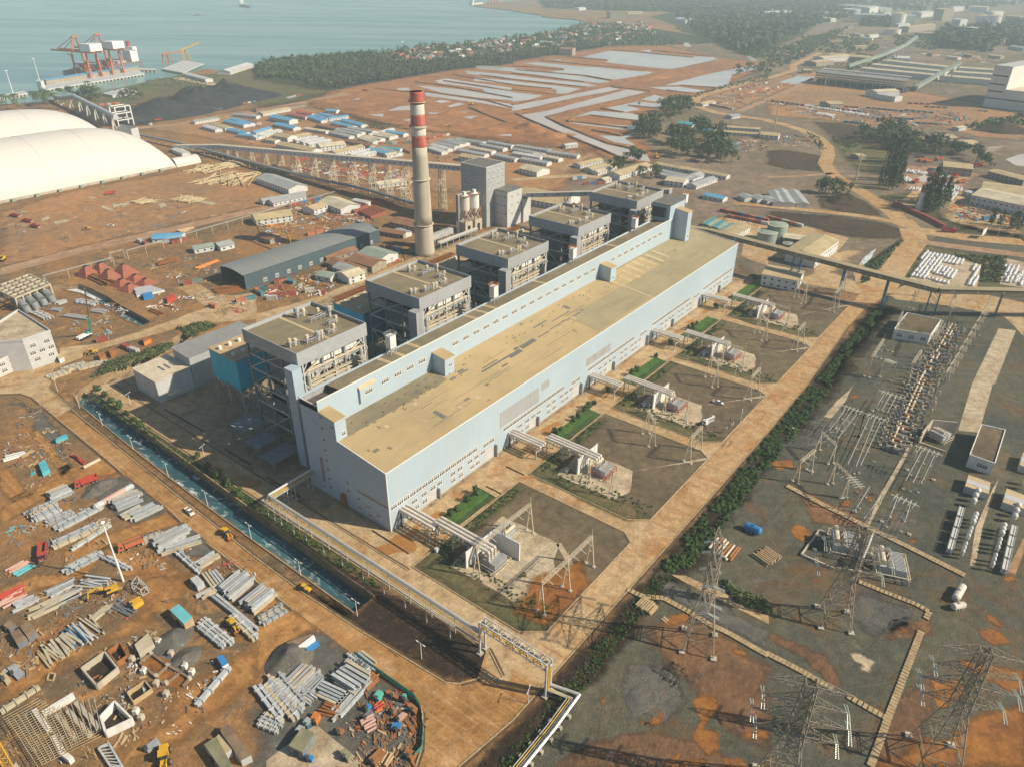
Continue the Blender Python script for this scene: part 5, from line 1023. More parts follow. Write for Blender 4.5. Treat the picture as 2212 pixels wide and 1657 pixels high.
# lattice transmission towers
mat('t_steel', (.31,.275,.21), .6, var=.15, sc=.5); mat('t_ins', (.50,.56,.50), .25, spec=.6)
def pylon(c, h, base, rz, label, arms=((.96,8.4),(.82,8.2),(.69,9.6),(.56,7.8)), peak=True):
 t = thing('transmission_tower', label, 'transmission tower', (c[0], c[1], 0), 'lattice transmission towers by the switchyard', rz); B = dict(parent=t, base=0)
 zs = [0,.13,.26,.38,.50,.60,.70,.79,.88,1.0]; wid = lambda f: base/2*(1-f/.5)+1.9*(f/.5) if f < .5 else 1.9-1.3*(f-.5)
 cor = ((-1,-1),(1,-1),(1,1),(-1,1))
 for a, b in cor:
  q = MB()
  for f0, f1 in zip(zs, zs[1:]): q.beam((a*wid(f0),b*wid(f0),f0*h),(a*wid(f1),b*wid(f1),f1*h),.26)
  q.B('leg', 't_steel', **B); MB().box(a*base/2-.9,a*base/2+.9,b*base/2-.9,b*base/2+.9,-.05,.8).B('footing', 'b_concrete', **B)
 q = MB()
 for i, (f0, f1) in enumerate(zip(zs, zs[1:])):
  for j in range(4):
   (a,b),(c_,d) = cor[j], cor[(j+1) % 4]; w0, w1 = wid(f0), wid(f1)
   if i < 2:
    mx = ((a+c_)/2*w1, (b+d)/2*w1, f1*h); q.beam((a*w0,b*w0,f0*h),mx,.16); q.beam((c_*w0,d*w0,f0*h),mx,.16)
   else: q.beam((a*w0,b*w0,f0*h),(c_*w1,d*w1,f1*h),.13); q.beam((c_*w0,d*w0,f0*h),(a*w1,b*w1,f1*h),.13); q.beam((a*w0,b*w0,f0*h),((c_*w1+a*w1)/2,(d*w1+b*w1)/2,f1*h),.1)
   q.beam((a*w1,b*w1,f1*h),(c_*w1,d*w1,f1*h),.16)
   if i > 3: q.beam((a*w1,b*w1,f1*h),(-a*w1,-b*w1,f1*h),.1)
 q.B('lattice_bracing', 't_steel', **B)
 for f, L_ in arms:
  for s in (-1, 1):
   q = MB(); z = f*h; w = wid(f); tip = (s*(w+L_), 0, z+.3)
   rootp = [(s*w,-w,z),(s*w,w,z),(s*w,-w,z+2.2),(s*w,w,z+2.2)]
   for r0 in rootp: q.beam(r0, tip, .13)
   for k in (.3,.55,.8):
    p = [V(r0).lerp(V(tip), k) for r0 in rootp]; q.beam(p[0],p[1],.08); q.beam(p[0],p[2],.08); q.beam(p[1],p[3],.08); q.beam(p[2],p[3],.08)
    p2 = [V(r0).lerp(V(tip), k-.28) for r0 in rootp]; q.beam(p2[0],p[1],.1); q.beam(p2[2],p[0],.1); q.beam(p2[3],p[1],.1)
   q.B('cross_arm', 't_steel', **B)
   if f < .93:
    for d in (-1, 1):
     for e in (-.22,.22):
      q = MB(); A = V(tip)+V((e,0,-.1)); Bq = A+V((e*.6,d*3.4,-1.2)); q.tube(A,Bq,.08,6)
      for k in range(9): p = A.lerp(Bq,(k+.5)/9); q.tube(p,p+(Bq-A)*.045,.17,8)
      q.B('insulator', 't_ins', **B)
 return t
pylon((23.8,-116.6), 43, 9.8, R(22), 'lattice tower beside the stacked poles, nearest the road junction')
pylon((61,-148), 40, 9.4, R(-66), 'lattice tower in front of the twin transformer pits, its feet on mown weeds')
pylon((-8,-154), 44, 10.5, R(-68), 'lattice tower over grey gravel at the end of the short slab path')
pylon((28,-185), 44, 11, R(-68), 'lattice tower standing in the wide orange soil with white insulators')
# switchyard
SWG = 'single steel masts of the switchyard'
def T2(i, x, y, z=0): p = T(i, x, y, z); return (p.x, p.y, p.z)
def aframe(i, f1, f2, h, label, b2=None, group='A-frame line gantries of the switchyard'):
 a = T(i, *f1); b = T(i, *f2); ax = (b-a).normalized()
 return gantry(label, [(a.x, a.y), (b.x, b.y)], h, group, (ax.x, ax.y), 1.3)
def sw_gantry(i, f1, f2, h, label):
 a = T(i, *f1); b = T(i, *f2); t = thing('busbar_gantry', label, 'gantry', (a.x, a.y, 0), 'slender busbar gantries of the switchyard'); Z = Zu(h)
 for p in (a, b): MB().beam(p, p+Z*1.0, .32).B('post', 'b_cream', t); MB().obox(p, 1.4, 1.4, .6).B('footing', 'b_concrete', t); MB().beam(p+Z, p+Z*1.3, .12).B('lightning_rod', 'b_cream', t)
 q = MB(); d = (b-a); n = V((-d.y, d.x, 0)).normalized()*.3; k = max(4, int(d.length/1.5))
 for s in (-1, 1): q.beam(a+Z+n*s, b+Z+n*s, .12)
 for j in range(k): q.beam(a.lerp(b,j/k)+Z+n, a.lerp(b,(j+1)/k)+Z-n, .08); q.beam(a.lerp(b,j/k)+Z-n, a.lerp(b,(j+1)/k)+Z+n, .08)
 q.B('lattice_beam', 'b_cream', t)
 for j in range(1, 6):
  p = a.lerp(b, j/6)+Z; nn = n.normalized()
  q = MB().tube(p, p+nn*2.2-Zu(.3), .14, 6); q.tube(p, p-nn*2.2-Zu(.3), .14, 6); q.B('insulator', 'b_insul', t)
  q = MB().tube(p-nn*2.2-Zu(.3), p-nn*13-Zu(h*.75), .035, 4); q.B('down_conductor', 'b_steel', t)
for (i, f1, f2, h, lb) in ((11,(580,385),(775,455),13,'busbar gantry nearest the hedge, second row of the switchyard'), (11,(775,455),(970,530),13,'busbar gantry beside the gas-insulated line, second row'), (11,(640,985),(745,1105),12,'busbar gantry at the orange patch by the cable trench'),
   (11,(980,1190),(1215,1300),14,'busbar gantry nearest the twin transformer pits'), (11,(1200,745),(1425,830),13,'busbar gantry in front of the walled transformer bay'), (7,(960,1600),(1060,1640),11,'busbar gantry low in the middle of the upper yard'), (11,(900,235),(1120,310),12,'busbar gantry in the first row of the yard')): sw_gantry(i, f1, f2, h, lb)
for (i, f1, f2, h, lb) in ((11,(425,575),(540,690),10,'A-frame gantry beside the concrete path, insulators slack'), (11,(235,850),(355,750),11,'A-frame gantry nearest the round gravel patch and hedge'), (11,(535,865),(650,985),11,'A-frame gantry over the ploughed arc of soil'), (7,(1050,1380),(1110,1210),13,'A-frame gantry at the corner of the flat-roofed relay house'), (7,(1380,1450),(1440,1290),13,'A-frame gantry on the far side of the relay house'),
   (7,(850,1600),(950,1440),12,'A-frame gantry along the upper concrete path'), (7,(1190,1657),(1270,1540),12,'A-frame gantry beside the start of the gas-insulated line'), (7,(1230,1010),(1270,900),12,'A-frame gantry just beyond the yard, under the conveyor'), (7,(1530,1180),(1580,1000),13,'A-frame gantry beyond the relay house'), (7,(1800,1240),(1850,1090),13,'A-frame gantry where the concrete path meets the conveyor'),
   (7,(580,1000),(640,850),12,'A-frame gantry under the conveyor beside the last plot')): aframe(i, f1, f2, h, lb)
# gas-insulated line: long yellow-cream bus with many breaker poles
for (i, A, B_, n, lb) in ((7,(1600,1180),(1330,1657),16,'upper half of the cream gas-insulated switchgear line'), (11,(1330,0),(1060,600),18,'lower half of the cream gas-insulated switchgear line')):
 a = T(i, *A); b = T(i, *B_); t = thing('switchgear_line', lb, 'switchgear', (a.x, a.y, 0), 'gas-insulated switchgear'); d = (b-a).normalized(); n_ = V((-d.y, d.x, 0)); ln = (b-a).length
 for k in range(n):
  for s in (-1.4, .4):
   if random.random() < .7: MB().tube((a+n_*s+d*(ln*k/n)).to_3d()+Zu(2.6), a+n_*s+d*(ln*(k+random.uniform(.5,.95))/n)+Zu(2.6), .5, 8).B('bus_pipe', random.choice(('b_cream','b_patch_tan')), t)
 pole = None
 for k in range(n):
  p = a+d*(ln*(k+.5)/n)
  for s in random.sample((-6.5, -4.2, -2.6, 2.2, 4.2, 6.5, 8.6), 5):
   s += random.uniform(-.6,.6)
   q = MB().tube(p+n_*s, p+n_*s+Zu(2.4), .3, 6); q.tube(p+n_*s+Zu(2.4), p+n_*s+Zu(4.2), .42, 8); q.B('breaker_pole', 'b_steel_dk' if random.random() < .5 else 'b_cream', t)
  MB().tube(p-n_*6.5+Zu(2.6), p+n_*6.5+Zu(2.6), .28, 8).B('branch_pipe', 'b_cream', t)
  MB().beam(p-n_*3+Zu(1), p+n_*3+Zu(1), 1.6, 1.8).B('support_frame', 'b_rust' if k % 3 == 0 else 'b_steel_dk', t)
for k in range(9):
 p = T(7, 1830-32*k*1.15, 1130+62*k); t = thing('terminal_gantry', 'slanted terminal gantry with comb-like insulators, %s along the switchgear line' % nth(k), 'gantry', tuple(p), 'terminal gantries along the switchgear line')
 for s in (-1, 1): MB().beam(p+V((0,s*1.6,0)), p+V((-1.5,0,9)), .25).B('post', 'b_cream', t)
 q = MB().beam(p+V((-1.5,0,9)), p+V((-9,.6,8.6)), .3)
 for j in range(5): q.tube(p+V((-2.5-j*1.4,0,9)), p+V((-2.5-j*1.4,-2.6,8.2)), .13, 6)
 q.B('arm', 'b_cream', t)
# walled transformer bay, relay house, control house
def flat_house(name, label, cat, quad, h, wall, roof, par=.5, wins=(), group=None, flat=None):
 """quad: four roof corners on the roof plane (tile, x, y), seen clockwise from the near left"""
 c = [T(i, x, y, h) for i, x, y in quad]; b = V((c[0].x, c[0].y, 0)); t = thing(name, label, cat, b, group)
 pts = [(p.x, p.y) for p in c]; MB().prism(pts, 0, h).B('wall', wall, t)
 ins = [(p[0]*.97+b2[0]*.03, p[1]*.97+b2[1]*.03) for p in pts for b2 in ((sum(x for x,_ in pts)/4, sum(y for _,y in pts)/4),)]
 MB().prism(ins, h, h+.08).B('roof', roof, t)
 q = MB()
 for u, v in zip(pts, pts[1:]+pts[:1]): q.beam((*u, h+par/2), (*v, h+par/2), .4, par)
 q.B('parapet', wall, t)
 for (e, n, z, me) in wins:
  u, v = V((*pts[e], 0)), V((*pts[(e+1) % 4], 0)); d = (v-u).normalized()
  area = sum(pts[k][0]*pts[(k+1) % 4][1]-pts[(k+1) % 4][0]*pts[k][1] for k in range(4))
  for k in range(n):
   p = u.lerp(v, (k+.5)/n)
   if area > 0: put(me, 'window', t, (p.x-d.x, p.y-d.y, z), math.atan2(d.y, d.x))
   else: put(me, 'window', t, (p.x+d.x, p.y+d.y, z), math.atan2(-d.y, -d.x))
 return t
flat_house('relay_house', 'flat-roofed white relay house with brown roof standing in the switchyard', 'building', ((7,1090,1190),(7,1400,1240),(7,1490,1110),(7,1200,1050)), 6, 'b_white', 'm_gravelA', .6, ((0,3,2,W_BIG),(1,2,2,W_MD)))
flat_house('control_house', 'white control house with moss-brown flat roof beside the capacitor bank', 'building', ((11,1740,615),(11,1955,690),(11,2045,400),(11,1840,355)), 6, 'b_white', 'm_gravelA', .6, ((0,1,2.2,W_WIDE),))
w4 = [T(11, *p) for p in ((1300,510),(1530,590),(1600,420),(1390,400))]
t = thing('blast_wall_bay', 'roofless concrete walled bay holding a single transformer', 'walled bay', (w4[0].x, w4[0].y, 0))
for u, v in ((w4[2],w4[3]),(w4[3],w4[0])): MB().beam(u+Zu(3), v+Zu(3), .5, 6).B('wall', 'b_concrete', t)
MB().beam(w4[1]+Zu(.4), w4[0]+Zu(.4), .6, .8).B('kerb', 'b_concrete', t)
p = sum(w4, Zu(0))/4; transformer((p.x, p.y), 'transformer inside the roofless concrete bay', R(70), 'switchyard transformers')
for c, lb in (((600,1410),'dark finned transformer in the pit nearer the lattice tower'), ((990,1590),'dark finned transformer in the farther twin pit')):
 p = T(11, *c); t = transformer((p.x, p.y), lb, R(20), 'switchyard transformers'); t.scale = (1.45,1.45,1.2)
for k, pts in enumerate(([(285,1480),(440,1270),(720,1390),(1110,1600),(1080,1657),(560,1600)],)):
 pw = TL(11, pts); t = thing('pit_wall', 'low concrete kerb wall round the twin transformer pits', 'kerb wall', tuple(pw[0]))
 for u, v in zip(pw, pw[1:]+pw[:1]): MB().beam(u+Zu(.5), v+Zu(.5), .6, 1.0).B('wall_segment', 'b_concrete', t)
p0, p1 = T(11, 880,1370), T(11, 790,1600); t = thing('firewall', 'white firewall standing between the twin transformer pits', 'firewall', tuple(p0)); 
for k in range(6): MB().beam(p0.lerp(p1,k/6)+Zu(3), p0.lerp(p1,(k+.97)/6)+Zu(3), .4, 6).B('panel', 'b_white', t)
# capacitor yard: domed air-core reactors, capacitor racks, container kiosks
RE = 'white domed reactors in the capacitor yard'
def reactor(p, s, label):
 s *= .56
 t = thing('reactor', label, 'reactor', tuple(p), RE); B = dict(parent=t, base=0)
 MB().lathe((0,0,0),[(s*1.0,2.2),(s*1.0,3.6)],14).B('coil', 'b_chim_white', **B); MB().lathe((0,0,0),[(s*1.2,3.6),(s*1.1,4.0),(s*.7,4.5),(s*.2,4.75)],16).B('dome', 'b_white', **B)
 for k in range(4): a = k*1.57+.7; MB().tube((s*.8*math.cos(a),s*.8*math.sin(a),0),(s*.8*math.cos(a),s*.8*math.sin(a),2.2),.14,6).B('leg', 'b_insul', **B)
for r, (lst, lab) in enumerate(((((1790,935,1.7),(1770,975,1.7),(1755,1020,1.7),(1770,1140,1.5),(1758,1172,1.5),(1748,1203,1.5),(1728,1265,1.15),(1716,1297,1.15),(1705,1330,1.15),(1680,1398,1.05),(1668,1433,1.05),(1655,1466,1.1)),'row by the long cable kerb'),(((2135,1060,1.7),(2120,1105,1.7),(2105,1152,1.7),(2012,1235,1.5),(2003,1268,1.5),(1994,1300,1.5),(1976,1360,1.15),(1966,1395,1.15),(1956,1430,1.15),(1935,1497,1.05),(1925,1532,1.05),(1912,1572,1.1)),'row by the red path'),(((2195,870,1.6),(2205,830,1.6)),'short row at the yard end'))):
 for k, (x, y, s) in enumerate(lst): reactor(T(11, x, y+40), s, 'white domed reactor, %s from the kiosk end, %s' % (nth(k), lab))
for r, (A, B_, lab) in enumerate((((1660,1100),(1550,1480),'beside the long cable kerb'), ((2110,1260),(2020,1657),'beside the red path'))):
 a = T(11, *A); b = T(11, *B_); n = 4
 for k in range(n):
  u = a.lerp(b, k/n+.02); v = a.lerp(b, (k+.9)/n); t = thing('capacitor_rack', 'steel rack of white capacitor cans, %s along row %s' % (nth(k), lab), 'capacitor rack', tuple(u), 'capacitor racks'); d = v-u; nn = V((-d.y, d.x, 0)).normalized()
  for z in (.8, 1.9, 3.0):
   for s in (-1, 1): MB().beam(u+nn*s+Zu(z), v+nn*s+Zu(z), .14).B('rail', 'b_steel', t)
  for e in (0, .33, .66, 1):
   for s in (-1, 1): pp = u.lerp(v, e)+nn*s; MB().beam(pp, pp+Zu(3.2), .16).B('post', 'b_steel', t)
  q = MB()
  for j in range(14):
   for z in (.9, 2.0):
    for s in (-.5, .5): pp = u.lerp(v, (j+.5)/14)+nn*s; q.obox((pp.x, pp.y, z), .5, .7, .8)
  tag(q.B('capacitor_can', 'b_white', t), kind='stuff')
for k, (pts, lb) in enumerate((([(1700,880),(1905,950),(1920,850),(1730,785)],'orange and grey striped kiosk at the head of the first reactor row'), ([(2025,1020),(2240,1090),(2260,980),(2060,900)],'orange and grey striped kiosk at the head of the second reactor row'), ([(2170,700),(2300,740),(2310,650),(2200,590)],'orange-topped kiosk at the yard end'))):
 c = TL(11, pts, 3.2); t = thing('kiosk', lb, 'kiosk', (c[0].x, c[0].y, 0), 'striped kiosks'); MB().prism([(p.x,p.y) for p in c], 0, 3.2).B('wall', 'b_lightgrey', t)
 for j, mm in enumerate(('b_patch_tan','b_lightgrey','b_orange')):
  f0, f1 = (0,.3,.62,1)[j], (0,.3,.62,1)[j+1]; u0, u1 = c[0].lerp(c[3],f0), c[0].lerp(c[3],f1); v0, v1 = c[1].lerp(c[2],f0), c[1].lerp(c[2],f1)
  if mm == 'b_orange': mm = 'b_patch_tan'
  MB().prism([(u0.x,u0.y),(v0.x,v0.y),(v1.x,v1.y),(u1.x,u1.y)], 3.2, 3.42+.05*(j % 2)).B('roof_strip', mm, t)
# bags of cable-trench slabs: rows of separate concrete covers
def slabs(i, pts, w, label, step=1.25, z=.35):
 c = TL(i, pts); t = thing('slab_path', label, 'slab path', tuple(c[0]), 'concrete cover slabs over cable trenches'); n = 0; me = None
 for u, v in zip(c, c[1:]):
  d = v-u; k = max(1, int(d.length/step)); a = math.atan2(d.y, d.x)
  q = MB().beam(u+Zu(z/2-.1), v+Zu(z/2-.1), w*.82, z-.12); q.B('trench_wall', 'm_kerb_dk', t)
  for j in range(k):
   p = u.lerp(v, (j+.5)/k)+V((0,0,z+.02*random.random()))
   if me is None: me = MB().obox((0,0,0), step*.92, w, .16).B('slab', 'm_kerb', t, base=0); o = me
   else: o = inst(me, 'slab', t, (0,0,0))
   o.location = p-wloc(t); o.rotation_euler = (random.uniform(-.02,.02), random.uniform(-.02,.02), a+random.uniform(-.03,.03))
slabs(14, ((990,125),(1130,190),(1310,205),(1430,270),(1540,330),(1700,430),(1860,500),(2209,700)), 2.0, 'curving path of cover slabs from the road past the first lattice tower')
slabs(15, ((-20,675),(300,840),(560,990)), 2.0, 'straight continuation of the slab path towards the third lattice tower'); slabs(15, ((680,1045),(860,1150),(1030,1245)), 2.0, 'short slab path between track gap and long slab path')
slabs(15, ((1320,490),(1200,800),(1120,1010),(1030,1245),(970,1420),(880,1657)), 2.0, 'long straight slab path beside the wide orange soil'); slabs(15, ((780,60),(1000,150),(1270,255),(1390,320),(1360,385)), 1.8, 'slab path with a hook at its end below the transformer pits')
slabs(9, ((1910,880),(2080,975)), 1.6, 'short slab crossing beside the first lawn'); slabs(11, ((160,880),(500,1060),(830,1225),(1290,1450),(1700,1657)), 2.4, 'rusty wide cable duct crossing the switchyard')
# stores lying about the yard
def tank(i, A, B_, r, mm, label, feet=True):
 a = T(i, *A, r+.4); b = T(i, *B_, r+.4); t = thing('tank', label, 'tank', (a.x, a.y, 0)); d = (b-a).normalized()
 q = MB().tube(a, b, r, 16); q.tube(a, a-d*.5, r, 16, r*.6); q.tube(b, b+d*.5, r, 16, r*.6); q.B('shell', mm, t, smooth=False)
 for e in (.2, .5, .8): p = a.lerp(b, e); MB().obox((p.x, p.y, 0), .4, r*1.6, r*.6+.3, math.atan2(d.y, d.x)).B('saddle', 'b_steel', t)
 q = MB().tube(a.lerp(b,.5)+Zu(r*.9), a.lerp(b,.5)+Zu(r+.4), .4, 10); q.B('manhole', mm, t)
tank(10, (2020,1215), (2140,1270), 1.5, 'b_blue', 'blue cylindrical tank lying by the hedge'); tank(15, (1620,200), (1680,95), 1.3, 'b_chim_white', 'rust-stained cream tank lying on gravel'); tank(15, (1600,270), (1690,255), 1.2, 'b_chim_white', 'small cream tank lying across the end of a longer one')
def bundle(name, label, cat, i, A, B_, n, w, mm, z=.0, h=None, jit=.04, layers=1, group=None, rnd=False, plates=False):
 """long pieces lying side by side, from A to B being the first of them"""
 h = h or w*.9; a = T(i, *A); b = T(i, *B_); d = b-a; nn = V((-d.y, d.x, 0)).normalized()
 if (a+nn-CAM).length < (a-CAM).length: nn = -nn
 if w > .85 and n > 1 and not rnd: n = int(n*1.2+.5); w *= .66
 t = thing(name, label, cat, tuple(a), group); ln = d.length; dd = d.normalized(); part = {'pipe_bundle':'pipe','pole_stack':'pole','plank_stack':'plank'}.get(name, 'beam')
 for L_ in range(layers):
  for k in range(n-(L_ if rnd else 0)):
   s = random.uniform(-.12,.10)*ln; e = random.uniform(-.12,.10)*ln; o = nn*((k+.5*L_)*w*1.3)+V((0,0,z+h*(L_+.5)))
   u, v = a+o+dd*s+nn*random.uniform(-jit,jit)*ln*.35, b+o+dd*e+nn*random.uniform(-jit,jit)*ln*.35
   q = MB()
   if rnd: q.tube(u, v, w*.48, 8)
   else:
    q.beam(u, v, w*.85, h*.18) if False else None
    up = Zu(h/2-.05*h); q.beam(u+up, v+up, w*.9, h*.14); q.beam(u-up, v-up, w*.9, h*.14); q.beam(u, v, w*.30 if not plates else w*.8, h*.8)
    if plates:
     for f in (.12,.38,.66,.9): p = u.lerp(v, f); q.obox((p.x,p.y,p.z-h*.5), .14, w*1.5, h*1.25, math.atan2(d.y,d.x)); q.obox((p.x+nn.x*w*.7,p.y+nn.y*w*.7,p.z-h*.2), w*.9, w*.7, h*.4, math.atan2(d.y,d.x)+R(90))
   q.B(part, mm if isinstance(mm, str) else random.choice(mm), t)
 return t
bundle('pole_stack', 'stack of pale wooden poles by the first lattice tower', 'pole stack', 14, (2080,-160), (2209,-70), 9, .75, 'b_wood', rnd=True, layers=2)
bundle('pipe_bundle', 'heap of rusty brown pipes by the first lattice tower', 'pipe heap', 10, (1880,1530), (1960,1430), 8, 1.0, ('b_rust','b_rust','b_cream'), rnd=True, layers=2)
bundle('plank_stack', 'stack of yellow planks beside the ditch', 'plank stack', 14, (1190,350), (1260,275), 6, 1.0, 'b_wood', h=.7, layers=2); bundle('plank_stack', 'loose planks on the gravel near the slab path', 'plank stack', 14, (1290,375), (1330,410), 2, .8, 'b_wood', h=.3)
for k, (A, B_) in enumerate((((670,215),(530,400)),((720,235),(590,420)),((770,255),(600,470)),((875,285),(690,690)),((925,300),(760,710)),((975,320),(800,700)),((1010,70),(930,210)),((1060,85),(980,230)),((1110,100),(1030,250)),((1330,570),(1190,830)),((1380,590),(1250,850)),((1440,610),(1320,860)),((880,880),(750,1090)),((1000,930),(830,1160)),((1120,970),(1050,1150)),((1240,1000),(1180,1190)))):
 a, b = T(11,*A,5.5), T(11,*B_,5.5); t = thing('tube_busbar', 'bright tubular busbar on posts in the switchyard, %s from the hedge side' % nth(k), 'busbar', (a.x,a.y,0), 'tubular busbars'); MB().tube(a, b, .11, 6).B('tube', 'b_lightgrey', t)
 for f in (.05,.5,.95): p = a.lerp(b, f); MB().beam(V((p.x,p.y,0)), p-Zu(1.4), .2).B('post', 'b_steel', t); MB().tube(p-Zu(1.4), p, .16, 6).B('insulator', 'b_rust', t); MB().obox((p.x,p.y,0),.9,.9,.4).B('footing', 'b_concrete', t)
# conductors strung between towers and gantries
mat('s_dark0', (.12,.12,.12), .6)
t = thing('power_line', 'thin sagging conductors strung between lattice towers and yard gantries', 'power line', (24,-117,30))
for a, b in (((24,-117),(61,-148)),((-8,-154),(28,-185)),((24,-117),(118,-50)),((61,-148),(185,-135)),((28,-185),(150,-190)),((61,-148),(110,-150)),((-8,-154),(-60,-140)),((24,-117),(-40,-125))):
 for o, z in ((-7,30),(7,30),(-6,24),(6,24),(0,41)):
  p, q_ = V((a[0]+o*.36,a[1]-o*.93,z)), V((b[0]+o*.36,b[1]-o*.93,z if b[0] < 100 and b[0] > -30 else 14)); pts = [p.lerp(q_,k/10)-V((0,0,4.5*4*(k/10)*(1-k/10)*min(1,(q_-p).length/90))) for k in range(11)]; MB().path(pts, .028, 4).B('conductor', 's_dark0', t)
# vehicles (x forward, built once, copied)
mat('v_glass', (.03,.04,.05), .2, spec=.5); mat('v_tyre', (.03,.028,.026), .9); mat('v_white', (.75,.75,.73), .4, var=.03); mat('v_red', (.50,.06,.04), .5, col2=(.42,.08,.05), sc=2); mat('v_redor', (.58,.17,.07), .55, col2=(.45,.12,.06), sc=2); mat('v_yel', (.62,.36,.03), .5, var=.12); mat('v_load', (.24,.13,.06), .95); mat('v_blue', (.05,.18,.42), .5, var=.1)
def wheels(t, xs, y, r, w=.5):
 wm = None
 for x in xs:
  for s in (-1, 1):
   if wm is None: q = MB(); q.tube((0,-w/2,0),(0,w/2,0),r,14); q.use(1).tube((0,-w/2-.02,0),(0,w/2+.02,0),r*.5,8); wm = q.B('wheel', ['v_tyre','b_steel'], t, base=0); wm.location = (x, s*y, r)
   else: inst(wm, 'wheel', t, (x, s*y, r))
def dump_truck(name, label, col, load=False):
 t = thing(name, label, 'dump truck'); B = dict(parent=t, base=0)
 MB().box(-4.2,4,-.5,.5,.75,1.05).B('chassis', 'b_black', **B)
 cab = MB().add([(2.5,-1.2,.9),(4.5,-1.2,.9),(4.5,1.2,.9),(2.5,1.2,.9),(2.5,-1.15,2.9),(4.1,-1.15,2.9),(4.1,1.15,2.9),(2.5,1.15,2.9),(4.5,-1.2,1.9),(4.5,1.2,1.9)],[(0,1,8,5,4),(3,7,6,9,2),(4,5,6,7),(0,4,7,3),(1,2,9,8),(0,3,2,1)]).B('cab', col, **B); C = dict(B, parent=cab)
 MB().add([(4.53,-1.05,1.95),(4.53,1.05,1.95),(4.16,1.0,2.8),(4.16,-1.0,2.8)],[(0,1,2,3)]).B('windscreen', 'v_glass', **C); MB().box(4.4,4.62,-1.2,1.2,.6,1.0).B('bumper', 'b_steel', **B)
 for s in (-1,1): MB().box(2.9,3.9,s*1.2-.03,s*1.2+.03,1.9,2.7).B('side_window', 'v_glass', **C)
 f = MB().box(-4.4,2.2,-1.25,1.25,1.1,1.25)
 for s in (-1,1): f.box(-4.4,2.2,s*1.25-.06,s*1.25+.06,1.25,2.75)
 f.box(2.14,2.26,-1.25,1.25,1.25,3.0); f.box(-4.46,-4.34,-1.25,1.25,1.25,2.6)
 f.B('tipper_body', col, **B)
 for k in range(7):
  for s in (-1,1): MB().box(-4.3+k*1.05,-4.15+k*1.05,s*1.34-.05,s*1.34+.05,1.2,2.75).B('body_rib', col, **B)
 MB().box(-4.3,2.1,-1.15,1.15,1.26,2.3 if load else 1.32).B('load' if load else 'bed_floor', 'v_load', **B)
 wheels(t, (3.3,1.3,-2.2,-3.5), 1.1, .52); return t
def place(src, used, i, a, b, label, z=0, world=None, rz=None, scale=None, group=None):
 """a at the tail, b at the nose, both on the ground of the photograph"""
 A = T(i, *a); Bp = T(i, *b); c = (A+Bp)/2 if world is None else V(world); r = math.atan2(Bp.y-A.y, Bp.x-A.x) if rz is None else rz
 c.z = z
 if not used.get(src.name): used[src.name] = 1; o = src; o.location = c; o.rotation_euler = (0,0,r); o['label'] = label
 else: o = copy_tree(src, c, r, label)
 if scale: o.scale = (scale,)*3
 if group: o['group'] = group
 return o
U = {}
dt = dump_truck('dump_truck', 'x', 'v_red'); dto = dump_truck('dump_truck', 'x', 'v_redor', True)
DG = 'dump trucks on the site'
place(dt, U, 8, (830,830), (670,890), 'empty red dump truck on the dirt track beside two earth heaps', group=DG); place(dto, U, 8, (1220,1370), (1050,1440), 'orange dump truck loaded with soil, beside the tall mast light', group=DG)
place(dt, U, 8, (380,1400), (370,1540), 'dark red dump truck parked with its nose among red steel parts', group=DG)
for k, (i, a, b, lb) in enumerate(((4,(95,215),(170,225),'red dump truck nearest the white dome on the brown field'),(4,(210,262),(265,268),'red dump truck between two others on the brown field'),(4,(275,305),(340,318),'red dump truck farthest from the white dome on the brown field'),(4,(925,30),(985,20),'lone red dump truck high on the brown field near yellow scaffold heaps'),(0,(1340,1050),(1395,1045),'red dump truck in front of the black coal heap'),(1,(350,835),(395,828),'red dump truck on the mud north of the camp'),(1,(925,790),(955,790),'small red dump truck at the forest edge'))): place(dt, U, i, a, b, lb, group=DG)
for k, (a, b, lb) in enumerate((((1515,350),(1600,355),'rust-red dump truck turning on the wet junction by the brick bank'),)): place(dt, U, 7, a, b, lb, group=DG, scale=1.25)
tk = [((1390,1510),(1425,1530)),((1425,1510),(1465,1535)),((1510,1590),(1570,1570)),((1580,1550),(1640,1530)),((1630,1590),(1700,1580)),((1680,1520),(1740,1500)),((1250,1590),(1290,1575)),((1300,1400),(1350,1390)),((1350,1410),(1410,1400)),((1770,1450),(1820,1440)),((1820,1440),(1860,1430)),((1460,1390),(1490,1385))]
for k, (a, b) in enumerate(tk): place(dto if k % 3 else dt, U, 3, a, b, 'tipper truck in the wet yard by the tan garage, %s from the dark trees' % nth(k), group=DG, scale=1.2)
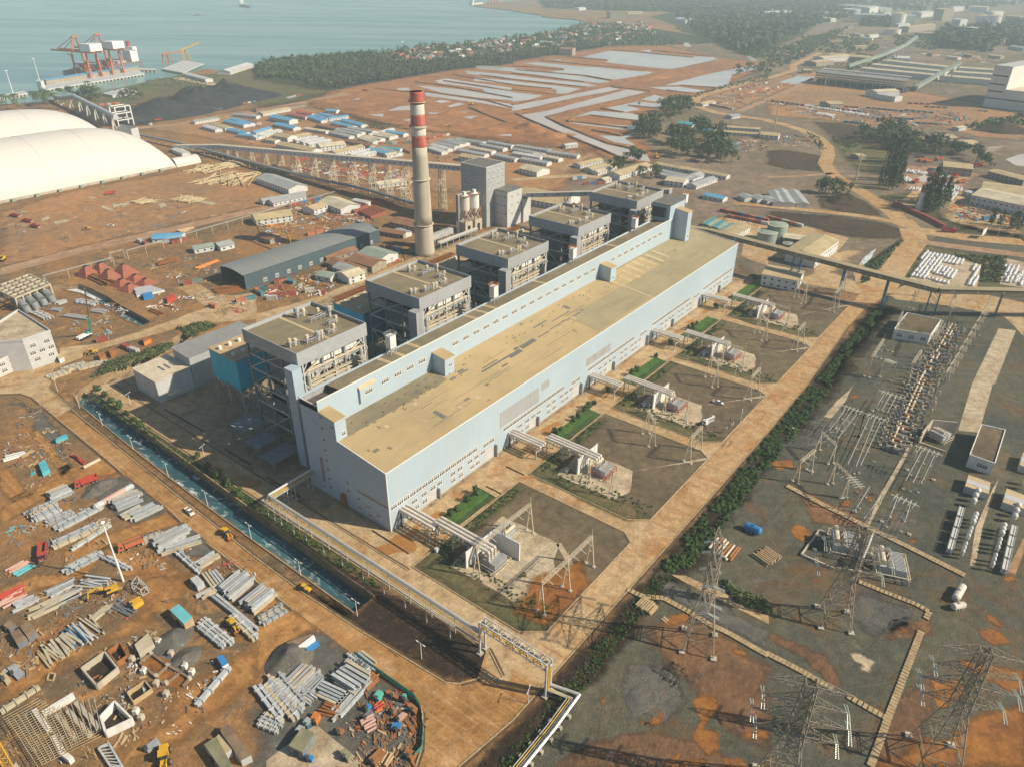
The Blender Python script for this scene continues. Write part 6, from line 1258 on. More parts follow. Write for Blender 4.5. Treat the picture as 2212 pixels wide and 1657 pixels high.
def pickup(name, label, col):
 t = thing(name, label, 'pickup'); B = dict(parent=t, base=0)
 MB().add([(-2.6,-.9,.45),(2.6,-.9,.45),(2.6,.9,.45),(-2.6,.9,.45),(-2.6,-.9,1.05),(2.5,-.85,1.05),(2.5,.85,1.05),(-2.6,.9,1.05)],[(3,2,1,0),(0,1,5,4),(1,2,6,5),(2,3,7,6),(3,0,4,7),(4,5,6,7)]).B('body', col, **B)
 MB().add([(-.6,-.85,1.05),(1.5,-.85,1.05),(1.5,.85,1.05),(-.6,.85,1.05),(-.4,-.72,1.75),(.8,-.72,1.75),(.8,.72,1.75),(-.4,.72,1.75)],[(0,1,5,4),(1,2,6,5),(2,3,7,6),(3,0,4,7)]).B('windows', 'v_glass', **B)
 MB().box(-.42,.82,-.74,.74,1.74,1.82).B('roof', col, **B); MB().box(-2.5,-.75,-.78,.78,1.0,1.07).B('load_bed', 'b_rust', **B)
 for s in (-1,1): MB().box(-2.6,-.65,s*.86-.05,s*.86+.05,1.05,1.4).B('bed_side', col, **B); MB().box(2.52,2.62,s*.6-.2,s*.6+.2,.7,.95).B('headlight', 'b_frame', **B)
 MB().box(-2.66,-2.56,-.9,.9,.6,1.4).B('tailgate', col, **B)
 wheels(t, (1.65,-1.6), .85, .38, .28); return t
pk = pickup('pickup', 'x', 'v_white')
place(pk, U, 8, (1610,1080), (1670,1140), 'white pickup with open load bed driving down the orange road', group='white pickups'); place(pk, U, 10, (1740,160), (1815,180), 'white pickup parked on gravel by the third transformer plot', group='white pickups')
place(pk, U, 4, (1615,930), (1660,930), 'white pickup on concrete beside the long dark warehouse', group='white pickups'); place(pk, U, 4, (930,298), (980,298), 'white pickup standing alone on the brown field', group='white pickups')
def loader(name, label):
 t = thing(name, label, 'wheel loader'); B = dict(parent=t, base=0)
 MB().add([(-2.8,-1,.9),(-.2,-1,.9),(-.2,1,.9),(-2.8,1,.9),(-2.7,-.9,2.0),(-.2,-.9,2.1),(-.2,.9,2.1),(-2.7,.9,2.0)],[(3,2,1,0),(0,1,5,4),(1,2,6,5),(2,3,7,6),(3,0,4,7),(4,5,6,7)]).B('engine_hood', 'v_yel', **B)
 MB().box(-.3,1.1,-.8,.8,1.4,3.0).B('cab_glass', 'v_glass', **B); MB().box(-.5,1.25,-.95,.95,3.0,3.2).B('cab_roof', 'v_yel', **B); MB().box(.2,2.2,-.6,.6,.8,1.5).B('front_frame', 'v_yel', **B)
 for s in (-1,1): MB().path([(1.2,s*.6,1.6),(2.6,s*.6,1.9),(3.6,s*.6,.8)], .16, 5).B('lift_arm', 'v_yel', **B)
 MB().add([(3.4,-1.5,.2),(4.6,-1.5,.1),(4.6,1.5,.1),(3.4,1.5,.2),(3.4,-1.5,1.4),(3.4,1.5,1.4),(4.1,-1.5,1.2),(4.1,1.5,1.2)],[(0,1,2,3),(0,3,5,4),(0,4,6,1),(3,2,7,5),(3,2,1,0),(4,5,3,0)]).B('bucket', 'b_rust', **B)
 wheels(t, (1.6,-1.6), 1.05, .75, .55); return t
ld = loader('wheel_loader', 'x'); LG = 'yellow wheel loaders'
place(ld, U, 8, (1910,1260), (2000,1340), 'yellow wheel loader coming down the orange road towards the white pickup', group=LG); place(ld, U, 12, (1970,395), (2060,500), 'yellow wheel loader with bucket down between grey beam stacks', group=LG); place(ld, U, 13, (480,150), (370,110), 'small yellow roller-like loader at the kerb by the canal mouth', group=LG, scale=.8)
place(ld, U, 4, (800,325), (710,335), 'yellow bulldozing loader on the brown field', group=LG); place(ld, U, 4, (860,1390), (740,1410), 'yellow loader working by rusty crates and the green bank', group=LG); place(ld, U, 12, (1425,1500), (1425,1680), 'yellow machine at the picture edge among scattered pipes', group=LG, scale=1.2)
def excavator(name, label):
 t = thing(name, label, 'excavator'); B = dict(parent=t, base=0)
 for s in (-1,1): MB().box(-2,2,s*1.15-.3,s*1.15+.3,0,.9).B('track', 'v_tyre', **B)
 MB().add([(-2.5,-1.3,1.1),(1.3,-1.3,1.1),(1.3,1.3,1.1),(-2.5,1.3,1.1),(-2.4,-1.2,2.2),(1.2,-1.2,2.0),(1.2,1.2,2.0),(-2.4,1.2,2.2)],[(3,2,1,0),(0,1,5,4),(1,2,6,5),(2,3,7,6),(3,0,4,7),(4,5,6,7)]).B('house', 'v_yel', **B)
 MB().box(-.2,1.4,.3,1.3,2.0,3.1).B('cab', 'v_glass', **B); MB().box(-.3,1.5,.2,1.4,3.1,3.2).B('cab_roof', 'v_yel', **B)
 MB().beam((1.2,0,1.9),(3.6,0,4.4),.5).B('boom', 'v_yel', **B); MB().beam((3.5,0,4.4),(6.4,0,3.6),.5).B('boom', 'v_yel', **B); MB().beam((6.4,0,3.7),(6.9,0,1.2),.4).B('stick', 'v_yel', **B)
 MB().add([(6.4,-.6,1.2),(7.3,-.6,1.3),(7.0,-.6,.1),(6.4,.6,1.2),(7.3,.6,1.3),(7.0,.6,.1)],[(0,2,1),(3,4,5),(0,3,5,2),(1,2,5,4)]).B('bucket', 'b_rust', **B); return t
ex = excavator('excavator', 'x'); EG = 'excavators'
place(ex, U, 12, (1010,130), (910,170), 'orange-yellow excavator with stretched arm among grey steel stacks', group=EG); 
for k, (i, a, b, lb) in enumerate(((2,(470,1050),(500,1055),'excavator on the bank between the two settling channels'),(2,(1255,1375),(1245,1365),'excavator with raised boom beside the dark trees'),(1,(1690,1110),(1660,1112),'excavator with a long boom on the red mud flat'),(1,(1875,905),(1840,915),'excavator among puddles near parked trucks'),(4,(30,590),(0,610),'yellow excavator at the edge of the red dirt road'))): place(ex, U, i, a, b, lb, group=EG, scale=1.3)
tr = thing('aerial_truck', 'white bucket truck with folded lattice boom parked by the gantries', 'truck', tuple(T(10, 1690, 340)), None, R(0)); p0, p1 = T(10, 1745, 300), T(10, 1660, 345); tr.rotation_euler = (0,0,math.atan2(p1.y-p0.y,p1.x-p0.x)); B = dict(parent=tr, base=0)
MB().box(1.4,3.2,-1.1,1.1,.7,2.7).B('cab', 'v_white', **B); MB().box(3.18,3.25,-1,1,1.7,2.5).B('windscreen', 'v_glass', **B); MB().box(-3.6,1.3,-1.1,1.1,.8,1.2).B('flat_bed', 'b_steel', **B); q = MB().beam((-3.4,.3,2.6),(2.6,.3,3.2),.4); q.beam((-3,-.4,2.2),(1,-.4,2.4),.35); q.B('boom', 'v_white', **B); MB().box(-3.9,-3,-.5,.6,2.0,3.0).B('bucket', 'v_white', **B); wheels(tr, (2.4,-1.4,-2.6), 1, .48)
def person(p, col, label, rz=0):
 t = thing('person', label, 'person', tuple(p), 'workers on foot', rz); B = dict(parent=t, base=0)
 mb = MB(); mb.lathe((0,0,0),[(.12,.85),(.19,.95),(.2,1.15),(.23,1.35),(.17,1.5),(.07,1.56),(.07,1.6)],10)
 for s in (-1,1): mb.tube((0,s*.1,.9),(.05*s,s*.12,.02),.10,8,.06); mb.tube((0,s*.22,1.45),(.06,s*.30,.85),.07,8,.045)
 mb.B('body', col, **B); MB().lathe((0,0,1.56),[(.05,0),(.1,.06),(.11,.16),(.06,.26)],10).B('head', 'b_patch_tan', **B); MB().lathe((0,0,1.7),[(.16,0),(.13,.1),(.04,.17)],10).B('helmet', 'v_white' if col != 'b_redpaint' else 'v_yel', **B)
mat('b_cloth', (.06,.10,.22), .9)
for k, (i, x, y, c, lb) in enumerate(((10,1850,395,'v_white','worker in white standing nearest the road kerb by the bucket truck'),(10,1892,368,'v_white','worker in white standing beside another by the gantry foot'),(10,1882,318,'b_cloth','worker in dark blue behind the two in white'),(10,1908,355,'v_white','worker in white closest to the gantry foot'),(10,1750,380,'b_cloth','worker beside the front wheel of the bucket truck'),(12,1440,235,'b_cloth','worker in blue walking alone on the dirt track by the blue hut'),(12,1840,770,'b_cloth','worker in blue by the concrete block and cable'),(12,1085,655,'b_redpaint','worker in orange-red beside the rusty form box'),(12,730,945,'b_cloth','worker in blue on the rubble beside the concrete chamber'),(12,935,1065,'b_cloth','worker in blue among scaffold poles'))): person(T(i, x, y), c, lb)
# construction yard: steel, pipes, huts, forms
mat('s_grey', (.45,.475,.49), .5, var=.18, sc=.8); mat('s_grey2', (.33,.355,.375), .5, var=.15, sc=.8); mat('s_dark', (.16,.17,.19), .6, var=.2); mat('s_brown', (.24,.17,.11), .8, var=.3); mat('s_cyan', (.10,.42,.50), .5, var=.12); mat('s_beige', (.48,.42,.31), .7, var=.15); mat('s_pink', (.52,.33,.28), .55, var=.1)
SB = 'stacks of grey steel beams on the construction yard'
GR = ('s_grey','s_grey','s_grey2','s_grey2','s_beige','b_steel')
for row in ((8,(460,1020),(630,945),4,1.4,2,0,'grey beams stacked highest up the yard, close to the loaded pipe'),(8,(250,1150),(490,1050),3,1.2,1,1,'loose grey girders beside the cut bank'),(8,(310,1190),(520,1100),5,1.3,2,1,'wide jumble of grey girders below the pink vessel'),(8,(400,1230),(640,1140),4,1.1,1,1,'grey stubbed girders nearest the mast light'),(8,(520,1270),(860,1090),3,1.3,1,1,'long grey girder pair pointing at the pink vessel'),
   (8,(490,1420),(860,1250),3,1.4,1,1,'long grey bracketed girders beside the foot of the mast'),(8,(640,1430),(980,1215),2,1.2,1,1,'single long grey girder running under the mast'),(8,(1010,1100),(1230,1010),4,1.5,2,0,'tidy grey box beams beside the orange road, nearest the white pickup'),(8,(1090,1170),(1260,1080),3,1.3,1,0,'narrow pale beams between two tidy stacks'),(8,(1160,1190),(1390,1080),4,1.5,1,0,'tidy grey box beams with rusty ends by the side track'),
   (8,(1060,995),(1190,925),2,.9,1,0,'two pale timbers by the pink vessel'),(8,(1115,1010),(1250,945),2,1.1,1,1,'cream beams by the earth kerb'),(8,(1230,1390),(1430,1310),3,1.2,1,1,'broken grey girders in front of the orange truck'),(8,(1340,1400),(1640,1260),3,1.3,1,0,'long grey beams pointing at the orange road'),(8,(1380,1450),(1630,1320),4,1.5,2,0,'layered grey box beams by the kerb'),(8,(1410,1480),(1740,1370),3,1.4,1,0,'ladder-like grey beams at the kerb end'),
   (8,(1530,1470),(1720,1640),2,1.3,1,1,'long bracketed girder lying towards the kerb'),(8,(1740,1590),(1900,1490),3,1.3,1,0,'short pale box beams by the kerb'),(8,(590,1640),(900,1480),3,1.3,1,1,'grey girders with plates by the scrap heap'),(8,(900,1510),(1120,1620),2,1.2,1,1,'girder with odd brackets by the mast foot'),
   (12,(1760,1657-1657+10),(1850,130),4,1.2,1,0,'dark channel sections by the curved hood'),(12,(1840,200),(2209,500),2,1.5,1,0,'long dark grey beams running down to the wheel loader'),(12,(2010,220),(2200,60),6,1.3,2,0,'largest heap of grey beams beside the orange road'),(12,(1970,360),(2209,590),2,1.6,1,1,'grey girders just beyond the wheel loader'),(12,(1740,210),(2060,50),3,1.0,1,0,'cream pipes and beams on the track side'),
   (13,(0,330),(180,180),5,1.4,2,0,'big grey beam heap at the kerb, its upper half'),(13,(60,440),(280,310),3,1.4,1,1,'grey beams with brackets nearest the dirt junction'),(12,(1680,440),(1920,640),3,1.4,1,1,'three parallel bracketed grey girders behind the blue hut'),(12,(1690,1160),(1970,830),1,1.6,1,1,'single long grey girder lying alone across the pebbles'),(12,(20,1190),(350,970),1,1.4,1,1,'single long grey girder beside the flat mud pools'),
   (13,(330,1000),(500,830),3,1.6,1,0,'white-grey wide beams beside the gravel heap'),(13,(380,1010),(530,870),3,1.0,1,0,'thin grey beams beside the wide white ones'),(13,(450,1050),(610,880),4,1.2,1,0,'grey beams in the middle of the gravel yard'),(13,(275,975),(370,1045),3,1.2,1,0,'short grey box beams below the wide white ones'),(13,(760,750),(960,900),3,1.3,1,1,'bracketed grey girders against the green fence'),(13,(850,735),(970,830),3,1.3,1,0,'white box beams against the green fence'),
   (13,(670,930),(870,1050),4,1.7,2,0,'banded white box beams stacked in the open'),(13,(760,900),(930,980),4,1.3,1,0,'grey channels beside the banded white stack'),(13,(510,1040),(720,1140),4,1.3,1,0,'grey box beams in a short row, pallet-like'),(13,(710,1260),(980,950),3,1.3,1,0,'very long white twin beams with slots'),(13,(0,1000),(210,1270),4,1.7,1,1,'outer row of big white-grey trussed girders'),(13,(60,960),(310,1250),4,1.6,1,1,'inner row of big white-grey trussed girders'),
   (13,(130,975),(360,1200),2,1.4,1,1,'last big white girder next to open gravel'),(13,(0,1290),(180,1370),3,1.3,1,1,'short white girders at the drop of the bank'),(13,(370,1060),(470,1130),4,1.0,1,0,'small bundle of grey stubs'),(4,(500,980),(590,950),3,1.3,1,0,'grey girders below the pipe structure, nearest'),(4,(260,1050),(390,1110),4,1.3,1,1,'grey girders beside the tan-roofed office block'),(4,(430,1030),(520,1040),3,1.2,1,0,'short grey girders mid-yard by the water outfall'),(4,(640,960),(800,990),4,1.3,1,1,'grey girders along the foaming outfall'),(4,(780,1040),(890,1060),4,1.2,1,0,'grey planked beams by the outfall wall'),(4,(530,1080),(740,1110),3,1.2,1,0,'grey beams near the green crane'),
   (4,(450,1620),(620,1560),4,1.3,1,1,'cream bracketed girders beside the concrete road'),(4,(560,1560),(760,1500),4,1.3,1,1,'second heap of cream girders beside the concrete road'),(4,(700,1540),(920,1480),4,1.2,1,1,'heap of cream girders ending at the green bank')):
 i, a, b, n, wd, ly, pl, lb = row; bundle('beam_stack', lb, 'steel beams', i, a, b, n, wd, GR if 'cream' not in lb and 'pale' not in lb else ('s_beige','s_grey','s_beige'), layers=ly, group=SB, plates=bool(pl))
PBG = 'long loose stock on the construction yard'
for row in (('plank_stack',12,(350,640),(480,770),4,1.3,'s_beige','bound cream stacks beside the main dirt track'),('plank_stack',12,(320,690),(440,800),4,1.0,'b_wood','timber stack at the end of the cream stacks'),('plank_stack',12,(490,570),(600,660),3,1.4,'s_beige','cream slabs strapped beside bluish pipes'),('pipe_bundle',12,(550,510),(650,630),5,.7,'b_blue_st','bluish thin pipes fanned out on the mud'),('pipe_bundle',12,(600,490),(730,610),5,.7,'s_grey','grey thin pipes fanned out on the mud'),
   ('beam_stack',12,(620,440),(770,590),2,.9,'s_beige','cream poles crossing on the mud'),('beam_stack',12,(690,400),(820,520),2,.9,'s_beige','cream poles in the middle of five'),('beam_stack',12,(750,365),(900,530),2,.9,'s_beige','cream poles ending at the track'),('beam_stack',12,(130,310),(330,220),3,1.1,'s_grey','pale girders beside red bent pipes'),('beam_stack',12,(280,390),(560,250),4,1.2,'s_beige','cream and grey girders over the black curved rack'),('beam_stack',12,(400,320),(720,160),4,1.2,GR,'wide grey girder heap by the excavator'),('pipe_bundle',12,(0,300),(240,170),4,.9,'s_pink','red bent pipes at the picture edge'),('pipe_bundle',12,(0,230),(220,150),4,.9,'v_red','dull red pipes beside the dirt track'),
   ('beam_stack',12,(440,200),(660,90),4,1.1,GR,'grey girders with blue lines by the lattice box'),('beam_stack',12,(660,110),(860,140),4,1.3,GR,'dark grey girders behind the excavator arm'),('pipe_bundle',8,(100,1640),(260,1550),4,.8,'s_pink','pink pipes beside the cyan ones'),('pipe_bundle',8,(150,1657),(300,1570),3,.8,'s_cyan','cyan pipes beside the pink ones'),('beam_stack',8,(40,660),(230,600),2,1.4,'v_white','white beam amid wooden boards'),('pipe_bundle',8,(730,725),(870,660),1,1.6,'s_beige','single fat cream pipe by the roadside'),
   ('beam_stack',8,(620,630),(710,700),2,1.1,'v_red','dark red gear rack in the rubble'),('plank_stack',8,(180,640),(300,580),2,.7,'b_wood','crossed boards in the rubble'),('beam_stack',12,(820,390),(960,280),3,.8,'s_beige','cream long boards behind the lattice box'),('pipe_bundle',12,(960,290),(1110,360),4,.8,'s_dark','black thin pipes by the yellow box'),('pipe_bundle',13,(550,1190),(690,1240),5,.7,'b_rust','rusty tubes beside the orange crate'),('pipe_bundle',13,(960,1000),(1080,900),5,.7,'b_rust','brown rods against the green fence'),('pipe_bundle',13,(950,1360),(1050,1310),5,.8,'s_pink','pink-white tubes among rust scrap'),('pipe_bundle',13,(1280,1270),(1350,1370),4,.8,'b_rust','rust rods next to the blue box'),
   ('pipe_bundle',13,(1120,1657),(1180,1560),6,.7,'b_wood','bundle of rods at the curved fence'),('pipe_bundle',13,(1040,1170),(1110,1120),3,.7,'v_red','red pipes among scrap'),('pipe_bundle',4,(1290,1030),(1400,1070),3,.9,'b_rust','two rust pipes beside the outfall wall'),('pipe_bundle',4,(1380,980),(1520,1000),1,1.0,'b_rust','single long rust pipe on dark soil'),('pipe_bundle',4,(1560,360),(1680,330),6,.9,'b_wood','timber lengths under the white pipe rack'),('plank_stack',4,(1870,890),(2080,850),6,1.2,'b_rust','brown rusty lengths near the dark warehouse'),('pipe_bundle',4,(1700,680),(1900,600),2,1.5,'b_orange','orange crane jib lying by the dark warehouse'),('plank_stack',4,(1380,640),(1540,600),5,1.1,'b_rust','rust scrap lengths near the red hoppers'),('plank_stack',4,(760,740),(930,810),5,1.1,'b_rust','rust frames along the outfall wall'),
   ('pipe_bundle',0,(1780,1500),(1920,1440),14,.9,'b_patch_tan','yellow scaffold heap nearest the dome vestibule'),('pipe_bundle',0,(1950,1450),(2100,1420),14,.9,'b_patch_tan','yellow scaffold heap beside the conveyor legs'),('pipe_bundle',0,(1980,1600),(2150,1500),16,.9,'b_patch_tan','largest yellow scaffold heap on the field'),('pipe_bundle',4,(1640,100),(1740,60),14,.9,'b_patch_tan','yellow scaffold heap at a grey puddle'),('pipe_bundle',4,(1230,120),(1350,90),12,.9,'b_patch_tan','small yellow scaffold heap mid field')):
 nm, i, a, b, n, wd, mm, lb = row; bundle(nm, lb, {'pipe_bundle':'pipes','plank_stack':'planks','beam_stack':'beams'}[nm], i, a, b, n, wd, mm, group=PBG, rnd=nm == 'pipe_bundle', layers=2 if n > 4 else 1, jit=1.6 if 'scaffold' in lb else .25)
# pink vessel lying on saddles
a, b = T(8, 820, 1060, 1.6), T(8, 1140, 880, 1.6); t = thing('pressure_vessel', 'long pinkish steel vessel with silver ends lying on blocks', 'vessel', (a.x, a.y, 0))
MB().tube(a.lerp(b,.2), a.lerp(b,.8), 1.35, 18).B('shell', 's_pink', t, smooth=False)
for u, v in ((a,a.lerp(b,.2)),(b,a.lerp(b,.8))): q = MB().tube(u, v, 1.36, 18); q.tube(u, u-(v-u).normalized()*.7, 1.36, 18, .5); q.B('end_section', 's_grey', t)
for f in (.15,.5,.85): p = a.lerp(b,f); MB().obox((p.x,p.y,0),.6,2.6,.6,math.atan2((b-a).y,(b-a).x)).B('saddle', 'b_steel', t)
for f in (.3,.4,.5,.6,.7): p = a.lerp(b,f); MB().tube(p,p+V((-.4,.9,1.1)),.2,8).B('nozzle', 's_pink', t)
# mast light and street lamps
p = T(8, 1065, 1700); t = thing('mast_light', 'tall white mast with a ring of floodlights rising from the yard', 'mast light', tuple(p))
MB().tube(p, p+Zu(27), .42, 12, .2).B('mast', 'v_white', t)
q = MB(); 
for k in range(16): a0, a1 = k*R(22.5), (k+1)*R(22.5); q.tube(p+V((2*math.cos(a0),2*math.sin(a0),27)), p+V((2*math.cos(a1),2*math.sin(a1),27)), .12, 5)
for k in range(8): a0 = k*R(45); q.tube(p+Zu(27), p+V((2*math.cos(a0),2*math.sin(a0),27)), .08, 4)
q.B('ring', 's_beige', t); MB().lathe(p+Zu(26.6),[(.5,0),(.8,.3),(.3,.9)],10).B('hub', 'v_white', t)
for k in range(8): a0 = k*R(45); MB().obox(p+V((2.2*math.cos(a0),2.2*math.sin(a0),26.5)),.5,.4,.4,a0).B('floodlight', 'b_lightgrey', t)
lampsrc = thing('street_lamp', 'x', 'street lamp', (0,0,0), 'white twin-arm lamps along the canal'); MB().tube((0,0,0),(0,0,7.2),.13,8,.08).B('pole', 'v_white', lampsrc, base=0); MB().tube((-1.5,0,7.3),(1.5,0,7.3),.07,6).B('arm', 'v_white', lampsrc, base=0)
for s in (-1,1): MB().box(s*1.5-.45,s*1.5+.45,-.14,.14,7.22,7.36).B('lamp_head', 'b_frame', lampsrc, base=0)
lamps = [(8,688,208),(8,886,362),(8,1152,570),(8,1454,798),(8,1795,1052),(8,2170,1335),(9,388,1657),(13,875,355),(13,1430,725),(8,500,65)]
for k, (i, x, y) in enumerate(lamps):
 place(lampsrc, U, i, (x,y), (x+1,y), 'white twin-arm lamp on the canal verge, %s from the bend' % nth(k), rz=R(90)); 
for k, (i, x, y) in enumerate(((8,1768,640),(8,1130,180),(10,2135,145),(10,1970,330),(7,120,1215),(7,310,1370),(14,140,1110),(6,1390,1460),(6,1920,1610),(6,1825,1080),(7,1980,390))): place(lampsrc, U, i, (x,y), (x+1,y), ('slim pole lamp in the shade of the first boiler house','slim pole lamp on the pale lit strip by the grey shed','lamp at the kerb of the fourth plot','lamp by the workers at the kerb','lamp by the lane before the last plot','lamp at a plot kerb corner','lamp and thin pole leaning at the black ditch','lamp in the lane past the second plot','lamp at the lane of the third plot','lamp between lawn and fourth bus duct','lamp at the far road bend')[k], rz=R(20), scale=.9)
# blue hut, small sheds, boxes, chambers
def hut(i, roof, h, wall, rm, name, label, cat='hut', slope=.4, group=None):
 c = TL(i, roof, h); t = thing(name, label, cat, (c[0].x, c[0].y, 0), group); pts = [(p.x,p.y) for p in c]
 MB().prism(pts, 0, h).B('wall', wall, t); u = [V((*p, h+.02+(slope if k > 1 else 0))) for k, p in enumerate(pts)]
 MB().add([*u, *[v+Zu(.12) for v in u]], [(0,1,2,3),(7,6,5,4),(0,4,5,1),(1,5,6,2),(2,6,7,3),(3,7,4,0)]).B('roof', rm, t); 
 q = V((pts[0][0],pts[0][1],0)).lerp(V((pts[1][0],pts[1][1],0)),.5); MB().obox((q.x,q.y,0),.9,.9,2,0).B('door', 'b_dark_in', t); return t
mat('r_cyan', (.16,.50,.55), .5, var=.1); mat('r_green', (.10,.42,.33), .6, var=.15); mat('r_khaki', (.24,.23,.14), .8, var=.2)
hut(12, ((1465,300),(1590,425),(1665,370),(1545,255)), 3.4, 'b_wood', 'r_cyan', 'hut', 'wooden hut with bright cyan roof beside the dirt track')
hut(13, ((280,1470),(400,1530),(505,1370),(400,1320)), 3.2, 'b_steel_dk', 'r_khaki', 'hut', 'open shed with olive tarpaulin roof on the pale slab')
hut(12, ((1760,1460),(1900,1657),(2010,1657),(1870,1400)), 2.8, 'b_steel', 'r_khaki', 'hut', 'row hut with grey-green roof at the picture edge')
hut(12, ((1900,1340),(2080,1600),(2170,1560),(1960,1290)), 2.6, 'b_lightgrey', 's_brown', 'hut', 'long low hut littered with blue plastic')
hut(12, ((1830,1440),(1920,1560),(2000,1510),(1890,1380)), 2.7, 'b_lightgrey', 'b_patch_tan', 'hut', 'small hut with a tan board roof between two row huts')
CR = 'boxes and crates lying about the yard'
for (i, pts, h, w, r, lb) in ((13,((330,1340),(380,1370),(425,1310),(375,1290)),1.6,'b_blue_st','s_grey2','bluish bin at the foot of the dark bank'),(13,((400,1270),(440,1300),(490,1250),(440,1220)),1.6,'b_blue_st','s_grey2','bluish bin nearest the orange crate'),(13,((470,1230),(520,1270),(555,1200),(510,1170)),1.8,'b_orange','b_orange','rusty orange crate at the slab corner'),(13,((400,1555),(480,1600),(500,1560),(420,1535)),1.2,'b_blue','b_blue','bright blue tarpaulin box on the pale slab'),(13,((1010,1040),(1060,1075),(1100,1010),(1060,985)),1.4,'r_green','r_green','turquoise covered crate among rust scrap'),(13,((935,1140),(965,1160),(1000,1120),(965,1105)),1,'b_blue','b_blue','small blue tarpaulin bundle'),(13,((1165,1320),(1245,1330),(1260,1270),(1180,1270)),1.4,'b_rust','b_blue','crate with half blue lid beside the curved fence'),(13,((1260,1060),(1290,1065),(1298,1025),(1268,1020)),1.6,'r_green','r_green','mint crate standing at the green fence'),
   (13,((1115,1010),(1220,1070),(1230,1040),(1140,985)),1.2,'b_rust','b_rust','rust pallet stack beside the mint crate'),(13,((970,1580),(1030,1640),(1130,1540),(1070,1490)),1.2,'b_rust','b_rust','largest rust pallet block near the lower fence'),(13,((1300,1120),(1380,1200),(1400,1150),(1340,1100)),1.2,'b_rust','b_rust','rust pallets against the curved fence'),(13,((1270,1530),(1340,1590),(1390,1530),(1310,1490)),1.2,'b_rust','b_rust','rust plates by the lower fence'),(13,((1200,1230),(1240,1270),(1310,1200),(1270,1180)),.8,'b_rust','s_pink','pinkish plate pile lying beside rust scrap'),(13,((1150,1170),(1190,1200),(1220,1150),(1180,1140)),.8,'b_rust','s_brown','brown plate pile next to the pinkish one'),(13,((920,1210),(960,1265),(1010,1200),(970,1170)),.9,'s_dark','s_dark','grey tarpaulin heap between pipes and crates'),(13,((680,1340),(730,1370),(760,1330),(710,1310)),1,'b_rust','b_rust','small rust crate by the slab'),(13,((720,1520),(790,1590),(830,1540),(770,1490)),1.8,'r_khaki','r_khaki','dark green covered vehicle-like heap on the slab'),
   (13,((260,580),(330,640),(500,530),(480,510)),2.2,'b_steel_dk','s_brown','flatbed-like trestle with brown cover on the gravel heap'),(13,((340,630),(350,645),(510,535),(495,515)),3.2,'v_white','v_white','long white tank box on the trestle'),(13,((420,640),(430,660),(545,580),(535,560)),1.6,'b_blue','b_blue','long bright blue box beside the trestle'),(8,((470,475),(480,490),(580,445),(570,430)),1.6,'s_cyan','s_cyan','cyan container on the rubble by the road'),(8,((330,680),(365,770),(425,730),(390,655)),2,'s_cyan','s_cyan','stack of cyan panels on the rubble'),(12,((1110,230),(1150,275),(1235,220),(1200,180)),1.6,'v_yel','v_yel','bright yellow box beside black pipes'),(12,((1160,600),(1200,680),(1330,590),(1280,500)),2.2,'b_concrete','s_beige','long concrete box with slanted board on top'),(12,((1870,700),(1920,790),(1970,760),(1930,690)),2.2,'b_white','b_blue','white concrete block with blue sheets on top'),
   (12,((1640,30),(1700,100),(1760,60),(1700,0)),2.4,'s_grey','s_grey','curved grey hood among beams'),(12,((25,430),(80,470),(130,420),(80,390)),2,'s_dark','s_brown','dark ribbed drum section, smallest of three'),(12,((90,500),(150,600),(235,550),(160,460)),2.4,'s_dark','s_brown','dark ribbed drum section, front of three'),(12,((170,440),(240,540),(315,490),(250,400)),2.4,'s_dark','s_brown','dark ribbed drum section nearest the girders'),(12,((60,800),(150,900),(215,850),(130,760)),.8,'s_dark','s_grey2','flat grey sheet stack by the mud pools'),(12,((0,850),(60,950),(100,910),(40,830)),.6,'s_brown','b_patch_tan','tan sheets at the picture edge'),(12,((1240,1480),(1280,1530),(1385,1450),(1350,1400)),.5,'s_grey2','s_grey2','grey corrugated sheets lying alone on the orange soil'),
   (4,((1225,880),(1240,915),(1320,895),(1310,865)),2.2,'b_blue','b_blue','blue container box among plastic-wrapped goods'),(4,((1150,830),(1180,900),(1420,850),(1300,810)),1.2,'v_white','s_grey','plastic-wrapped goods beside the red hoppers'),(4,((1430,910),(1440,940),(1520,905),(1500,880)),2.4,'v_red','v_red','dark red container box by the plastic-wrapped goods'),(4,((480,1415),(510,1450),(550,1430),(520,1395)),2.4,'v_white','b_patch_tan','little guard booth by the office block'),(4,((840,1400),(860,1440),(910,1400),(890,1380)),2.6,'b_rust','b_rust','rust frame box nearest the cream girders'),(4,((930,1370),(950,1400),(1000,1370),(970,1345)),2.6,'b_rust','b_rust','rust frame box second along the bank'),(4,((1220,1270),(1240,1300),(1300,1270),(1280,1245)),2.4,'b_orange','b_rust','orange frame box on the green bank')):
 hut(i, pts, h, w, r, 'crate', lb, 'crate', .02, CR)
